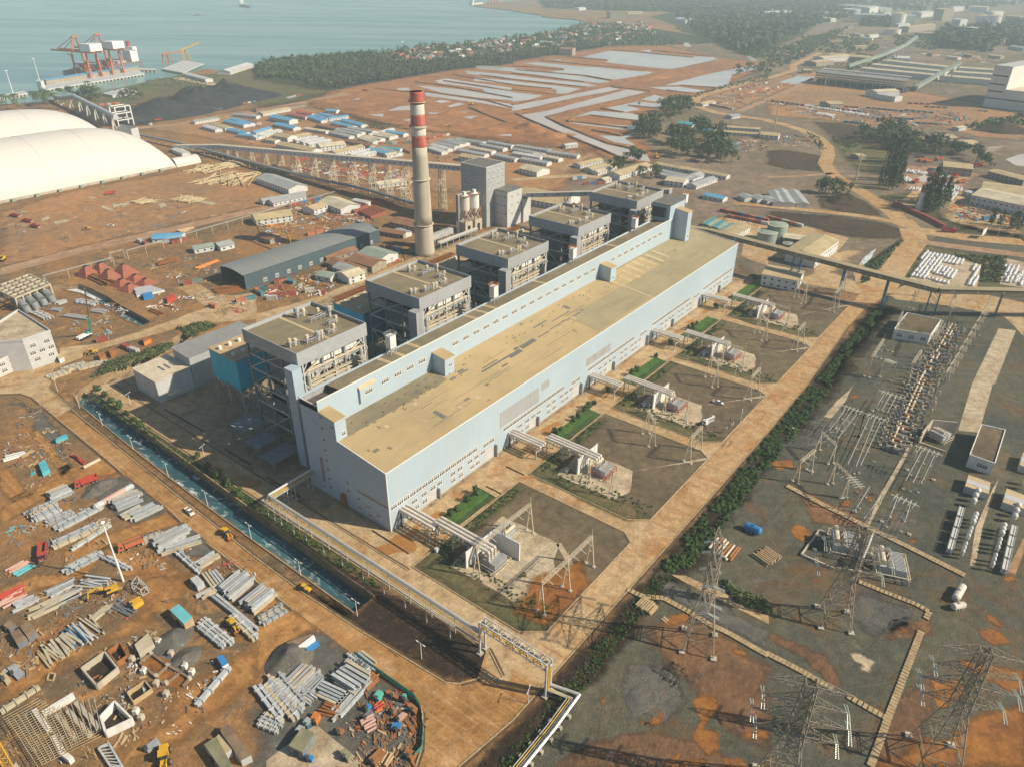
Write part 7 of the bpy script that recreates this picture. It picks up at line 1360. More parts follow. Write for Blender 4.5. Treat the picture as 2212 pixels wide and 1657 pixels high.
for (i, pts, z0, h, lb, wt) in ((12,((890,1270),(930,1400),(1160,1290),(1010,1140)),0,3.0,'deep white-walled concrete chamber, open at the top',.5),(12,((720,840),(850,990),(1030,840),(920,700)),0,2.4,'unfinished concrete chamber with props and pipes inside',.5),(12,((940,690),(1020,790),(1110,730),(1050,620)),0,2.2,'rusty steel form box open at the top',.3),(12,((1110,1040),(1160,1120),(1320,1010),(1260,940)),0,1.8,'timber form box with bright edges',.3),(12,((410,910),(460,915),(480,855),(425,850)),0,.5,'small wooden frame lying on mud',.4)):
 c = TL(i, pts); t = thing('form_chamber', lb, 'formwork', (c[0].x, c[0].y, 0), 'open chambers of the foundation works')
 for u, v in zip(c, c[1:]+c[:1]): MB().beam(u+Zu(h/2), v+Zu(h/2), wt, h).B('wall', 'b_white' if 'white' in lb else 'b_rust' if 'rusty' in lb else 'b_wood' if 'imber' in lb or 'wood' in lb else 'b_concrete', t)
 MB().prism([(p.x,p.y) for p in c], .02, .1).B('floor', 'm_dark_soil', t)
pit = TL(12, ((1180,760),(1300,690),(1440,770),(1640,890),(1560,980),(1430,960),(1300,860))); patch('orange_soil', pit, 'm_rust_dirt', .14, 3, .5)
for k, (a, b) in enumerate((((1200,760),(1310,690)),((1310,690),(1450,790)),((1450,790),(1640,900)),((1640,900),(1580,970)),((1200,760),(1420,950)),((1350,880),(1480,770)),((1440,940),(1560,850)))):
 u, v = T(12,*a), T(12,*b); t = thing('foundation_beam', 'brown ground beam of the pit foundations, %s of the group' % nth(k), 'ground beam', tuple(u), 'brown ground beams in the orange pit'); MB().beam(u+Zu(.5), v+Zu(.5), .6, 1).B('beam', 's_brown', t); MB().obox((u.x,u.y,0),1,1,1.3).B('stub', 'b_concrete', t)
for k, (x, y) in enumerate(((1145,740),(1375,590),(1480,690),(1245,840),(1355,950),(1600,800),(1440,1040),(1180,1190),(1225,1245),(1660,850))): p = T(12, x, y); t = thing('concrete_block', 'pale concrete column stub standing round the orange pit, %s' % nth(k), 'concrete block', tuple(p), 'column stubs round the orange pit'); MB().obox((p.x,p.y,0),1.6,1.3,1.9,.5).B('stub', 'b_white' if k % 2 else 'b_concrete', t); MB().obox((p.x,p.y,1.9),1,.9,.15,.5).B('cap', 'b_concrete', t)
# scaffold grid and rebar mat, bottom corner
t = thing('scaffold', 'dense wooden scaffold grid over the trench foundations', 'scaffold', tuple(T(12, 350, 1300))); 
for k in range(26):
 a0, b0 = T(12, 20+k*14, 1230+k*16, 3), T(12, 330+k*22, 1060+k*13, 3); MB().beam(a0, b0, .14).B('ledger', 'b_wood', t)
for k in range(16):
 a0, b0 = T(12, 60+k*50, 1230-k*12, 3.2), T(12, 330+k*36, 1657-k*22, 3.2); MB().beam(a0, b0, .14).B('ledger', 's_beige', t)
for k in range(40): p = T(12, random.uniform(40,850), random.uniform(1180,1600)); MB().beam(p, p+Zu(3.2), .12).B('standard', 'b_wood', t)
t = thing('trench_wall', 'row of pale concrete wall strips in the scaffolded foundation', 'foundation', tuple(T(12, 400, 1300)))
for k, (a, b) in enumerate((((370,1200),(640,1040)),((300,1170),(420,1340)),((460,1400),(530,1500)),((500,1220),(640,1400)),((590,1180),(770,1380)),((660,1110),(860,1330)),((530,1530),(620,1600)))): MB().beam(T(12,*a,1), T(12,*b,1), 1.3, 2).B('wall_strip', 'b_white' if k in (0,1,2,6) else 'b_concrete', t)
t = thing('steel_lattice', 'silver steel lattice frame lying at the picture edge', 'lattice frame', tuple(T(12, 950, 1560))); A = [T(12,*p,1) for p in ((850,1490),(940,1450),(1060,1657),(960,1657))]
for u, v in zip(A, A[1:]+A[:1]): MB().beam(u, v, .5).B('chord', 's_grey', t)
for k in range(7): MB().beam(A[0].lerp(A[3],k/7), A[1].lerp(A[2],(k+.6)/7), .25).B('lacing', 's_grey', t)
t = thing('lattice_box', 'open grey lattice cage standing by the excavator', 'lattice cage', tuple(T(12, 1210, 150))); A = [T(12,*p) for p in ((1150,130),(1230,180),(1285,150),(1200,60))]
for k in range(4):
 u, v = A[k], A[(k+1) % 4]; MB().beam(u, u+Zu(3), .25).B('post', 's_grey', t)
 for z in (.1, 3): MB().beam(u+Zu(z), v+Zu(z), .22).B('rail', 's_grey', t)
 MB().beam(u, v+Zu(3), .16).B('brace', 's_grey', t); MB().beam(u+Zu(3), A[(k+2) % 4]+Zu(3), .14).B('brace', 's_grey', t)
def crane_mast(i, base, h, label, mm, rz=0):
 p = T(i, *base); t = thing('tower_crane', label, 'crane', tuple(p)); q = MB(); s = .9
 for a in (-s,s):
  for b in (-s,s): MB().beam(p+V((a,b,0)), p+V((a,b,h)), .2).B('mast_leg', mm, t)
 for k in range(int(h/1.8)):
  z = k*1.8
  for (a,b),(c,d) in (((-s,-s),(s,-s)),((s,-s),(s,s)),((s,s),(-s,s)),((-s,s),(-s,-s))): q.beam(p+V((a,b,z)), p+V((c,d,z+1.8)), .12)
 q.B('mast_lacing', mm, t); return t, p
t, p = crane_mast(12, (110,1720), 14, 'yellow tower crane mast cut by the picture edge', 'v_yel'); MB().obox(p,4,4,1).B('base', 'b_concrete', t)
# big grey gravel heap and earth heaps
for (i, x, y, rx, h, mm, lb) in ((13,290,720,9,4.5,'m_gravelG','grey gravel heap under the trestle'),(8,880,880,7,2.4,'m_gravelG','row of dark earth heaps by the red truck'),(8,800,940,5,2,'m_gravelG','small dark earth heap by the vessel'),(12,1500,560,8,2.5,'m_gravelG','dark spoil slope behind the blue-roofed hut'),(12,1600,730,6,2.2,'m_gravelG','dark gravel heap by the orange pit'),(14,1110,1060,7,.9,'m_gravelG','low spread of pale rubble on grey gravel')):
 heap('earth_heap', T(i, x, y), rx, rx*.7, h, mm, seed=x*.1, kind=None, label=lb, cat='earth heap', group='heaps of earth and gravel')
t = thing('mesh_fence', 'green mesh fence curving round the scrap yard at the road corner', 'fence', tuple(T(13, 850, 690)))
fp = wobble(TL(13, ((850,690),(1000,800),(1200,940),(1370,1060),(1425,1160),(1445,1350),(1435,1500),(1300,1657))), 2.6, 0, False)
for u, v in zip(fp, fp[1:]): q = MB().add([u,v,v+Zu(2),u+Zu(2)],[(0,1,2,3),(3,2,1,0)]); q.B('mesh_panel', 'r_green', t); MB().beam(u, u+Zu(2.1), .12).B('post', 'b_steel', t)
# sheds and barracks from the near long eave and the depth
for n, c in dict(blue=(.13,.38,.60), red=(.48,.11,.10), tan=(.50,.40,.23), grey=(.36,.38,.38), white=(.58,.59,.58), cream=(.60,.53,.38), rust=(.29,.15,.085), teal=(.10,.36,.40), green=(.30,.36,.31), dark=(.17,.185,.19)).items(): mat('k_'+n, c, .6, var=.14, sc=.12, wave=('X', 2.2, .12), streak=((.30,.24,.17), .4, (.1,.1,.1)))
mat('k_wall', (.60,.61,.60), .7, var=.1, sc=.3); mat('k_walld', (.33,.29,.23), .8, var=.2)
def shed(i, ax, ay, bx, by, W, h, roof, wall, name, label, cat, group=None, rise=None, win=True, mono=False):
 a, b = T(i, ax, ay, h), T(i, bx, by, h); d = V((b.x-a.x, b.y-a.y, 0)); L_ = d.length; d.normalize(); n = V((-d.y, d.x, 0))
 if n.dot(V((a.x-CAM.x, a.y-CAM.y, 0))) < 0: n = -n
 a.z = 0; t = thing(name, label, cat, tuple(a), group); rise = W*.14 if rise is None else rise
 c = [a, a+d*L_, a+d*L_+n*W, a+n*W]; Z = lambda p, z: V((p.x, p.y, z)); m1, m2 = a+n*(W/2), a+d*L_+n*(W/2)
 if mono: MB().add([Z(c[0],0),Z(c[1],0),Z(c[2],0),Z(c[3],0),Z(c[0],h),Z(c[1],h),Z(c[2],h+rise),Z(c[3],h+rise)],[(0,1,5,4),(1,2,6,5),(2,3,7,6),(3,0,4,7)]).B('wall', wall, t)
 else: MB().add([Z(c[0],0),Z(c[1],0),Z(c[2],0),Z(c[3],0),Z(c[0],h),Z(c[1],h),Z(c[2],h),Z(c[3],h),Z(m1,h+rise),Z(m2,h+rise)],[(0,1,5,4),(1,2,6,9,5),(2,3,7,6),(3,0,4,8,7)]).B('wall', wall, t)
 o = .5; q = MB()
 def plane(p0, p1, p2, p3):
  up = Zu(.18); q.add([p0,p1,p2,p3,p0+up,p1+up,p2+up,p3+up],[(4,5,6,7),(3,2,1,0),(0,1,5,4),(1,2,6,5),(2,3,7,6),(3,0,4,7)])
 e0, e1 = -d*o-n*o, d*o-n*o
 if mono: plane(Z(c[0]+e0,h),Z(c[1]+e1,h),Z(c[2]+d*o+n*o,h+rise),Z(c[3]-d*o+n*o,h+rise)); q.B('roof', roof, t)
 else:
  plane(Z(c[0]+e0,h-.1),Z(c[1]+e1,h-.1),Z(m2+d*o,h+rise),Z(m1-d*o,h+rise)); q.B('roof', roof, t); q = MB()
  plane(Z(m1-d*o,h+rise),Z(m2+d*o,h+rise),Z(c[2]+d*o+n*o,h-.1),Z(c[3]-d*o+n*o,h-.1)); q.B('roof', roof, t)
 if win:
  q = MB(); k = max(2, int(L_/4.5))
  for j in range(k):
   for z in ((1.1,) if h < 5 else (1.1, h*.5+1)): p = a+d*(L_*(j+.5)/k)-n*.04; q.add([Z(p-d*.7,z),Z(p+d*.7,z),Z(p+d*.7,z+1.2),Z(p-d*.7,z+1.2)],[(0,1,2,3),(3,2,1,0)])
  tag(q.B('window', 'b_glass', t), kind='stuff')
 return t
# dark warehouse
t = thing('dark_warehouse', 'long dark blue-grey warehouse with shallow arched roof in front of the chimney', 'warehouse', (106, 246, 0)); x0, x1, y0, W, h = 105.6, 226, 246, 27, 10.3
mat('b_whs', (.085,.125,.15), .6, var=.08, sc=.05, wave=('X', 1.2)); mat('b_whr', (.22,.235,.235), .55, var=.06, sc=.03, wave=('X', 1.2, .08))
MB().box(x0,x1,y0,y0+.4,0,h).B('wall', 'b_whs', t); MB().box(x0,x1,y0+W-.4,y0+W,0,h).B('wall', 'b_whs', t); MB().box(x1-.4,x1,y0+.4,y0+W-.4,0,h+1.5).B('end_wall', 'b_whs', t); MB().box(x0+12,x0+12.4,y0+9,y0+W-.4,0,h).B('inner_wall', 'b_dark_in', t)
N = 10; pr = [(y0-.5+(W+1)*k/N, h+1.7*math.sin(math.pi*k/N)) for k in range(N+1)]
for s in range(8):
 u0, u1 = x0-1+(x1-x0+2)*s/8, x0-1+(x1-x0+2)*(s+1)/8; q = MB()
 for (ya,za),(yb,zb) in zip(pr, pr[1:]): q.quad((u0,ya,za),(u1,ya,za),(u1,yb,zb),(u0,yb,zb))
 q.B('roof_bay', 'b_whr', t)
 if s: q = MB(); [q.quad((u0-.25,ya,za+.05),(u0+.25,ya,za+.05),(u0+.25,yb,zb+.05),(u0-.25,yb,zb+.05)) for (ya,za),(yb,zb) in zip(pr, pr[1:])]; q.B('roof_light', 'b_roof_green', t)
for k in range(11): put(W_BIG, 'window', t, (x0+14+9.6*k, y0-.03, 1.6))
mat('h_red', (.25,.075,.05), .7, col2=(.32,.11,.075), sc=.5)
# red hoppers stored upside down
for k, (x, y, s, hh) in enumerate(((760,720,9.5,6.5),(880,690,9.5,6.5),(950,750,10,6.5),(1080,710,11,7),(1050,800,9.5,3.6),(1170,760,9.5,3.6),(1120,840,9.5,3.6),(1260,795,9.5,3.6))):
 c = T(4, x, y); t = thing('red_hopper', ('tall red pyramid hopper standing upside down, ' if hh > 5 else 'low red pyramid hopper stored upside down, ')+('nearest the outfall kerb','at the back by the pipe rack','in the middle with green tag','tallest at the open dirt side','front left of the low four' if 0 else 'first of the low four','rear of the low four','beside the plastic-wrapped goods','farthest low one by the dirt')[k], 'hopper', tuple(c), 'red hoppers stored upside down', R(12))
 w1 = s*.62; MB().add([(-w1,-w1,0),(w1,-w1,0),(w1,w1,0),(-w1,w1,0),(-1.2,-1.2,hh),(1.2,-1.2,hh),(1.2,1.2,hh),(-1.2,1.2,hh)],[(0,1,5,4),(1,2,6,5),(2,3,7,6),(3,0,4,7)]).B('shell', 'h_red', t, base=0)
 q = MB()
 for z in (.2,.45,.7,.95): f = w1*(1-z)+1.2*z; [q.beam((f*a,f*b,hh*z),(f*c_,f*d_,hh*z),.22) for (a,b),(c_,d_) in (((-1,-1),(1,-1)),((1,-1),(1,1)),((1,1),(-1,1)),((-1,1),(-1,-1)))]
 q.B('stiffener', 'b_rust', t, base=0); MB().box(-1.2,1.2,-1.2,1.2,hh,hh+.3).B('mouth', 'b_black', t, base=0)
# outfall head: frame over four big pipes
t = thing('outfall_frame', 'cream concrete frame of crossed beams over four big outfall pipes', 'outfall structure', tuple(T(4,200,900))); A = [T(4,*p,9) for p in ((-60,830),(130,920),(430,800),(250,715))]
g = lambda u, v: A[0].lerp(A[1],u).lerp(A[3].lerp(A[2],u),v)
for k in range(6): MB().beam(g(0,k/5),g(1,k/5),.9).B('roof_beam', 's_beige', t); MB().beam(g(k/5,0),g(k/5,1),.9).B('roof_beam', 's_beige', t)
for k in range(5):
 for j in range(5): MB().beam(g(k/5,j/5),g((k+1)/5,(j+1)/5),.4).B('roof_brace', 's_beige', t)
for k in range(6):
 for u in (0, 1): p = g(u,k/5); MB().beam(p, V((p.x,p.y,0)), .9).B('post', 's_beige', t)
for k in range(4): p = g(1,.1+k*.24); q = MB(); dd = (A[1]-A[0]).normalized(); q.path([V((p.x,p.y,5.5))-dd*8, V((p.x,p.y,5.2)), V((p.x,p.y,3.4))+dd*4.5, V((p.x,p.y,-.2))+dd*6.5], 2.3, 16); q.B('outfall_pipe', 'b_steel_dk', t)
# office block and its low wing
flat_house('office_block', 'pale grey office block with sandy flat roof and small dark windows', 'building', ((4,-300,1330),(4,195,1290),(4,435,1210),(4,160,1030)), 17, 'b_lightgrey', 'm_concrete', 1.2, ((1,2,12,W_MD),(1,3,8,W_MD),(1,2,4,W_MD)))
flat_house('office_wing', 'low grey wing with olive roof in front of the office block', 'building', ((4,-300,1580),(4,200,1365),(4,100,1310),(4,-300,1440)), 9, 'b_lightgrey', 'b_roof_ol', .5, ((0,6,5.4,W_MD),(0,6,1.8,W_MD)))
# grey sheds west of the first precipitator
t = thing('grey_shed', 'pale grey windowless shed with sandy roof and a canopy at its foot', 'shed', (2,160,0)); q = [(-5.2,156.5),(13.4,156.5),(13.4,177.5),(-5.2,177.5)]; MB().prism(q, 0, 12).B('wall', 'b_lightgrey', t); MB().box(-5.6,13.6,156.1,177.9,12,12.4).B('roof', 'b_cream', t); MB().box(-1,6,154.4,156.5,3,3.2).B('canopy', 'b_cream', t)
for k in range(3): MB().box(3+k*3,4+k*3,163,169,12.4,12.6).B('roof_light', 'b_patch', t)
t = thing('grey_annex', 'wider grey shed roofed in dark sheet behind the precipitator', 'shed', (25,160,0)); MB().box(13.6,53,156,171,0,17.6).B('wall', 'b_grey', t); MB().add([(13,155.4,17.7),(53.4,155.4,17.7),(53.4,171.4,18.6),(13,171.4,18.6)],[(0,1,2,3),(3,2,1,0)]).B('roof', 'b_lightgrey', t)
for k, (x0,x1,y0,y1,z) in enumerate(((-3,8,88,99,10),(-5,6,76,86,7.5),(-6,8,64,74,5.5))): t = thing('platform_roof', 'dark teal sheet canopy on legs beside the first boiler house, %s from the precipitator' % nth(k), 'canopy', (x0,y0,0), 'stepped canopies'); MB().box(x0,x1,y0,y1,z,z+.3).B('roof', 'b_steel_dk', t); [MB().beam((x,y,0),(x,y,z),.5).B('leg', 'b_steel_dk', t) for x in (x0+.5,x1-.5) for y in (y0+.5,y1-.5)]
# long white pipe rack across the field
t = thing('field_pipe_rack', 'slim white pipe rack running on posts along the red dirt road', 'pipe rack', tuple(T(4,370,730)))
L1 = [T(4,*p,6.5) for p in ((-60,950),(160,870),(420,790),(370,725),(970,570),(940,535),(1060,500),(1090,510),(2209,190))]+[T(5,*p,6.5) for p in ((300,105),(680,0))]
for o in (-.8, .8): MB().path([p+V((0,o,0)) for p in L1], .13, 6).B('pipe', 'b_steel', t)
for a, b in zip(L1, L1[1:]):
 for k in range(max(1, int((b-a).length/13))): p = a.lerp(b, k/max(1, int((b-a).length/13))); MB().beam(V((p.x,p.y,0)), p, .35).B('post', 's_beige', t); MB().beam(p+V((0,-1.3,-.3)), p+V((0,1.3,-.3)), .3).B('bracket', 's_beige', t)
# low belt gallery on posts between dome and camp
t = thing('low_conveyor', 'low brown belt conveyor on short posts beside the trestles of the big conveyor', 'conveyor', tuple(T(1,0,1430)))
L1 = [T(0,*p,5) for p in ((1200,1170),(1600,1255),(2209,1420))]+[T(1,*p,5) for p in ((0,1420),(540,1560),(800,1610),(1000,1657))]+[T(5,*p,5) for p in ((1200,60),(1370,110))]
for a, b in zip(L1, L1[1:]):
 q = MB(); box_between(q, a, b, 3.2, 1.6); q.B('gallery', 'b_steel_dk', t); k = max(1, int((b-a).length/12))
 for j in range(k): p = a.lerp(b, j/k); MB().beam(V((p.x,p.y,0)), p, .45).B('post', 's_beige', t)
for k, pts in enumerate((((760,140),(850,190),(970,130),(880,85)),((890,190),(990,240),(1120,190),(1020,150)),((930,95),(1060,120),(1190,125),(1050,80)))):
 A = TL(5, pts); t = thing('red_rack', 'dark red grid of upright frames beside the chimney yard, %s of three' % nth(k), 'steel frames', tuple(A[0]), 'red frame grids')
 for i in range(7):
  for u, v in ((A[0].lerp(A[1],i/6),A[3].lerp(A[2],i/6)),(A[0].lerp(A[3],i/6),A[1].lerp(A[2],i/6))): MB().beam(u+Zu(1.4), v+Zu(1.4), .5, 2.8).B('frame', 'h_red', t)
# yellow gantry crane and green mobile crane
t = thing('gantry_crane', 'yellow lattice gantry crane over the scrap yard behind the dark warehouse', 'gantry crane', tuple(T(5,20,420))); a, b = T(5, 10, 290, 11), T(5, 290, 395, 11)
q = MB(); n = V((0,1,0))
for s in (-1,1):
 for z in (0,2.4): MB().beam(a+n*s+Zu(z), b+n*s+Zu(z), .35).B('girder_chord', 'v_yel', t)
for k in range(16):
 p0, p1 = a.lerp(b,k/16), a.lerp(b,(k+1)/16)
 for s in (-1,1): q.beam(p0+n*s+V((0,0,2.4*(k%2))), p1+n*s+V((0,0,2.4*((k+1)%2))), .2)
q.B('girder_lacing', 'v_yel', t)
for p in (a, b):
 for s in (-1,1): MB().beam(p+n*s, V((p.x+s*2.5,p.y+s*2,0)), .5).B('leg', 'v_yel', t)
p = T(4, 790, 1240); t = thing('mobile_crane', 'green mobile crane with very tall thin boom beside rusty frames', 'crane', tuple(p)); top = T(4, 710, 745, 40); k = p+Zu(2); dd = T(4,765,1090,14)
MB().beam(k, dd, 1.1).B('boom_base', 'r_green', t); MB().beam(dd, V(dd)+(dd-k)*1.9, .5).B('boom', 's_brown', t); MB().obox((p.x-4,p.y,.8),9,2.6,1.4,.3).B('carrier', 'v_white', t); MB().obox((p.x-1,p.y,2.2),3,2,1.6,.3).B('cab', 'r_green', t); wheels(t, (), 1, .5)
for dx in (-7,-5,-3,-1): MB().tube((p.x+dx,p.y-1.4+dx*.3,.6),(p.x+dx,p.y+1.4+dx*.3,.6),.6,10).B('wheel', 'v_tyre', t)
# camp barracks: tile ax ay bx by depth colour
camp = """1 110 1012 285 1047 14 blue|1 150 1076 320 1112 12 blue|1 430 1008 560 1047 9 blue|1 490 996 600 1032 7 blue|1 545 985 660 1014 8 blue|1 650 1062 820 1102 10 blue|1 725 1040 905 1087 10 blue|1 630 1030 800 1003 7 blue|1 600 960 690 965 12 blue|1 260 985 425 1017 9 red|1 342 968 480 990 8 red|1 0 1190 225 1130 10 white|1 0 1150 140 1110 10 blue|1 140 1172 270 1195 16 tan|1 255 1203 480 1168 13 tan|1 60 1205 160 1222 9 tan|1 170 1250 480 1312 15 tan|1 350 1218 535 1186 8 white|1 410 1234 595 1198 8 white|1 462 1252 655 1215 8 white|1 560 1275 775 1250 17 cream|1 625 1145 800 1185 9 grey|1 672 1130 870 1167 8 grey|1 722 1117 905 1152 8 grey|1 785 1106 1000 1142 9 grey|1 512 1082 685 1115 9 rust|1 410 1112 600 1140 8 cream|1 990 1172 1200 1118 8 white|1 880 1195 1005 1232 11 cream|1 930 1182 1070 1208 9 cream|1 1000 1165 1150 1192 9 cream|1 1050 1150 1185 1180 8 cream|1 1112 1140 1270 1165 10 blue|1 770 1218 980 1262 9 rust|1 690 1325 940 1270 13 tan|1 830 1342 1000 1296 7 white|1 880 1352 1040 1316 7 white|1 950 1292 1130 1332 9 blue|1 1035 1282 1220 1330 8 grey|1 1072 1278 1240 1295 7 teal|1 1480 1280 1600 1318 9 white|1 1500 1255 1650 1295 9 white|1 1540 1236 1710 1275 9 grey|1 1590 1217 1750 1256 9 grey|1 1645 1208 1800 1244 9 grey|1 1720 1205 1950 1240 10 green|1 1835 1278 2030 1315 9 cream|1 1725 1296 1970 1343 9 grey|1 1925 1252 2130 1290 9 grey|1 1992 1228 2200 1265 9 grey|1 2050 1340 2230 1380 9 grey|1 1745 1350 1900 1378 14 tan|2 30 1262 305 1305 9 grey|2 0 1292 250 1340 9 grey|2 0 1325 240 1365 9 white|2 175 1335 400 1380 9 cream|2 70 1375 300 1415 10 grey|2 300 1315 560 1350 9 grey|2 60 1455 215 1492 20 cream|2 465 1262 570 1250 9 white|2 592 1432 790 1385 11 tan|2 688 1468 890 1412 10 tan|2 745 1492 905 1445 9 cream|2 932 1518 1210 1432 16 tan|2 1232 1418 1480 1465 10 tan|2 1492 1465 1850 1528 10 tan|2 1270 1480 1590 1545 9 grey|2 1270 1510 1560 1560 9 grey|2 1320 1560 1480 1582 17 cream|2 1490 1575 1660 1505 11 grey|2 1592 1610 1775 1545 11 grey|2 1320 1122 1470 1158 17 tan|2 1430 1065 1555 1082 13 teal|2 1565 1035 1680 1045 10 grey|2 1742 1135 2140 1165 9 tan|2 1742 1095 2140 1120 9 tan|2 1612 1125 1730 1135 11 blue|2 2142 1165 2300 1180 16 tan|0 1735 1090 1855 1125 10 white|0 1800 1070 1940 1112 11 tan|0 1950 1120 2115 1155 9 blue|0 2050 1165 2230 1185 9 blue|0 1925 1048 2100 1085 10 blue|0 1980 1030 2150 1075 9 blue|0 1680 1055 1890 1020 9 green|0 885 810 970 828 13 white|0 935 797 1025 818 12 white|0 985 790 1080 812 12 white|0 1030 775 1135 803 12 white|0 2120 1050 2209 1065 9 rust|1 5 955 430 905 9 rust|1 60 985 300 940 11 tan|4 1675 500 1850 470 9 green|5 430 20 60 85 9 grey|5 545 85 730 155 20 cream|5 0 250 315 205 18 tan|5 1150 260 1370 310 15 rust|5 880 530 1070 590 18 green|5 1060 590 1180 570 13 white|5 660 650 800 700 13 grey|5 780 590 1000 650 15 rust|5 800 745 940 700 14 cream|5 510 720 640 745 9 green|5 1060 340 1270 375 9 rust|5 830 75 950 100 6 white|5 150 100 430 40 12 grey|4 1310 410 1560 400 13 blue|5 690 1000-0 0 0 1 x|1 0 1540 280 1640 20 grey|1 1060 1600 1300 1570 13 cream|6 20 45 440 120 34 tan|6 1640 100 2209 150-0 10 x|6 1650 30 1820 65 10 blue|7 0 -5 45 95 11 grey|7 60 -20 130 100 11 grey|7 160 -10 250 105 11 grey|6 1950 30 2010 60 11 grey|6 2060 40 2120 70 11 grey|6 2140 50 2209 85 11 grey|0 1480 1290 1570 1330 9 white|0 2010 990 2209 1010 9 grey|0 1580 640 1770 690 14 white|0 1985 625 2190 560 26 white|5 600 605 700 655 12 rust|5 720 645 850 700 13 rust|5 610 575 880 505 11 rust|5 500 160 620 120 14 tan|4 1900 480 2020 450 12 grey|5 0 380 120 420 10 rust|5 1180 340 1270 370 9 grey|1 1130 1345 1220 1330 8 cream|1 120 1440 300 1480 10 rust|2 800 1560 860 1545 9 cream|2 1650 905 1760 880 12 tan|2 1900 1010 1975 1000 12 grey"""
NM = dict(blue='bright blue', red='dull red', tan='tan', grey='grey', white='whitish', cream='cream', rust='rusty brown', teal='teal', green='grey-green')
rows = []
for r in camp.split('|'):
 f = r.split()
 if f[-1] == 'x': continue
 i, ax, ay, bx, by, W = map(int, f[:6]); rows.append((T(i, ax, ay).length, i, ax, ay, bx, by, W, f[6]))
rows.sort(); cnt = {}
for _, i, ax, ay, bx, by, W, c in rows:
 k = cnt.get(c, 0); cnt[c] = k+1; big = W > 13
 where = 'of the coastal camp' if i in (0, 1) else 'by the settling ponds' if i == 2 else 'near the chimney' if i == 5 else 'by the field road'
 lb = '%s-roofed %s %s, %s nearest of that colour' % (NM[c], 'wide shed' if big else 'long barrack', where, nth(k))
 shed(i, ax, ay, bx, by, W, 3.4 if W < 14 else 5, 'k_'+c, 'k_walld' if c in ('rust',) else 'k_wall', 'wide_shed' if big else 'barrack', lb, 'shed' if big else 'barrack', 'sheet-roofed barracks and sheds')
# dispersed containers, in runs: tile ax ay bx by count colours
mat('c_red', (.34,.09,.06), .65, var=.2, wave=('X', .5)); mat('c_org', (.50,.20,.10), .65, var=.2, wave=('X', .5)); mat('c_teal', (.10,.24,.26), .65, var=.2, wave=('X', .5)); mat('c_blue', (.07,.20,.38), .65, var=.2, wave=('X', .5)); mat('c_wht', (.55,.54,.50), .65, var=.15, wave=('X', .5)); mat('c_grn', (.16,.24,.20), .65, var=.2, wave=('X', .5))
CM = {}
def cont(c, p, rz, label, L_=6.1, w=2.44, h=2.6):
 t = thing('container', label, 'shipping container', tuple(p), 'shipping containers', rz); key = (c, L_)
 if key not in CM:
  a = MB().box(-L_/2,L_/2,-w/2,w/2,0,h).B('body', 'c_'+c, t, base=0); q = MB()
  for x in (-L_/2, L_/2):
   for y in (-w/2, w/2): q.beam((x,y,0),(x,y,h),.18)
  q.beam((L_/2+.03,0,.1),(L_/2+.03,0,h-.1),.12); b = q.B('frame', 'b_steel', t, base=0); CM[key] = (a, b)
 else:
  for o, nm in zip(CM[key], ('body', 'frame')): inst(o, nm, t, (0,0,0))
CN = dict(red='dark red', org='faded orange', teal='dull teal', blue='blue', wht='white', grn='grey-green')
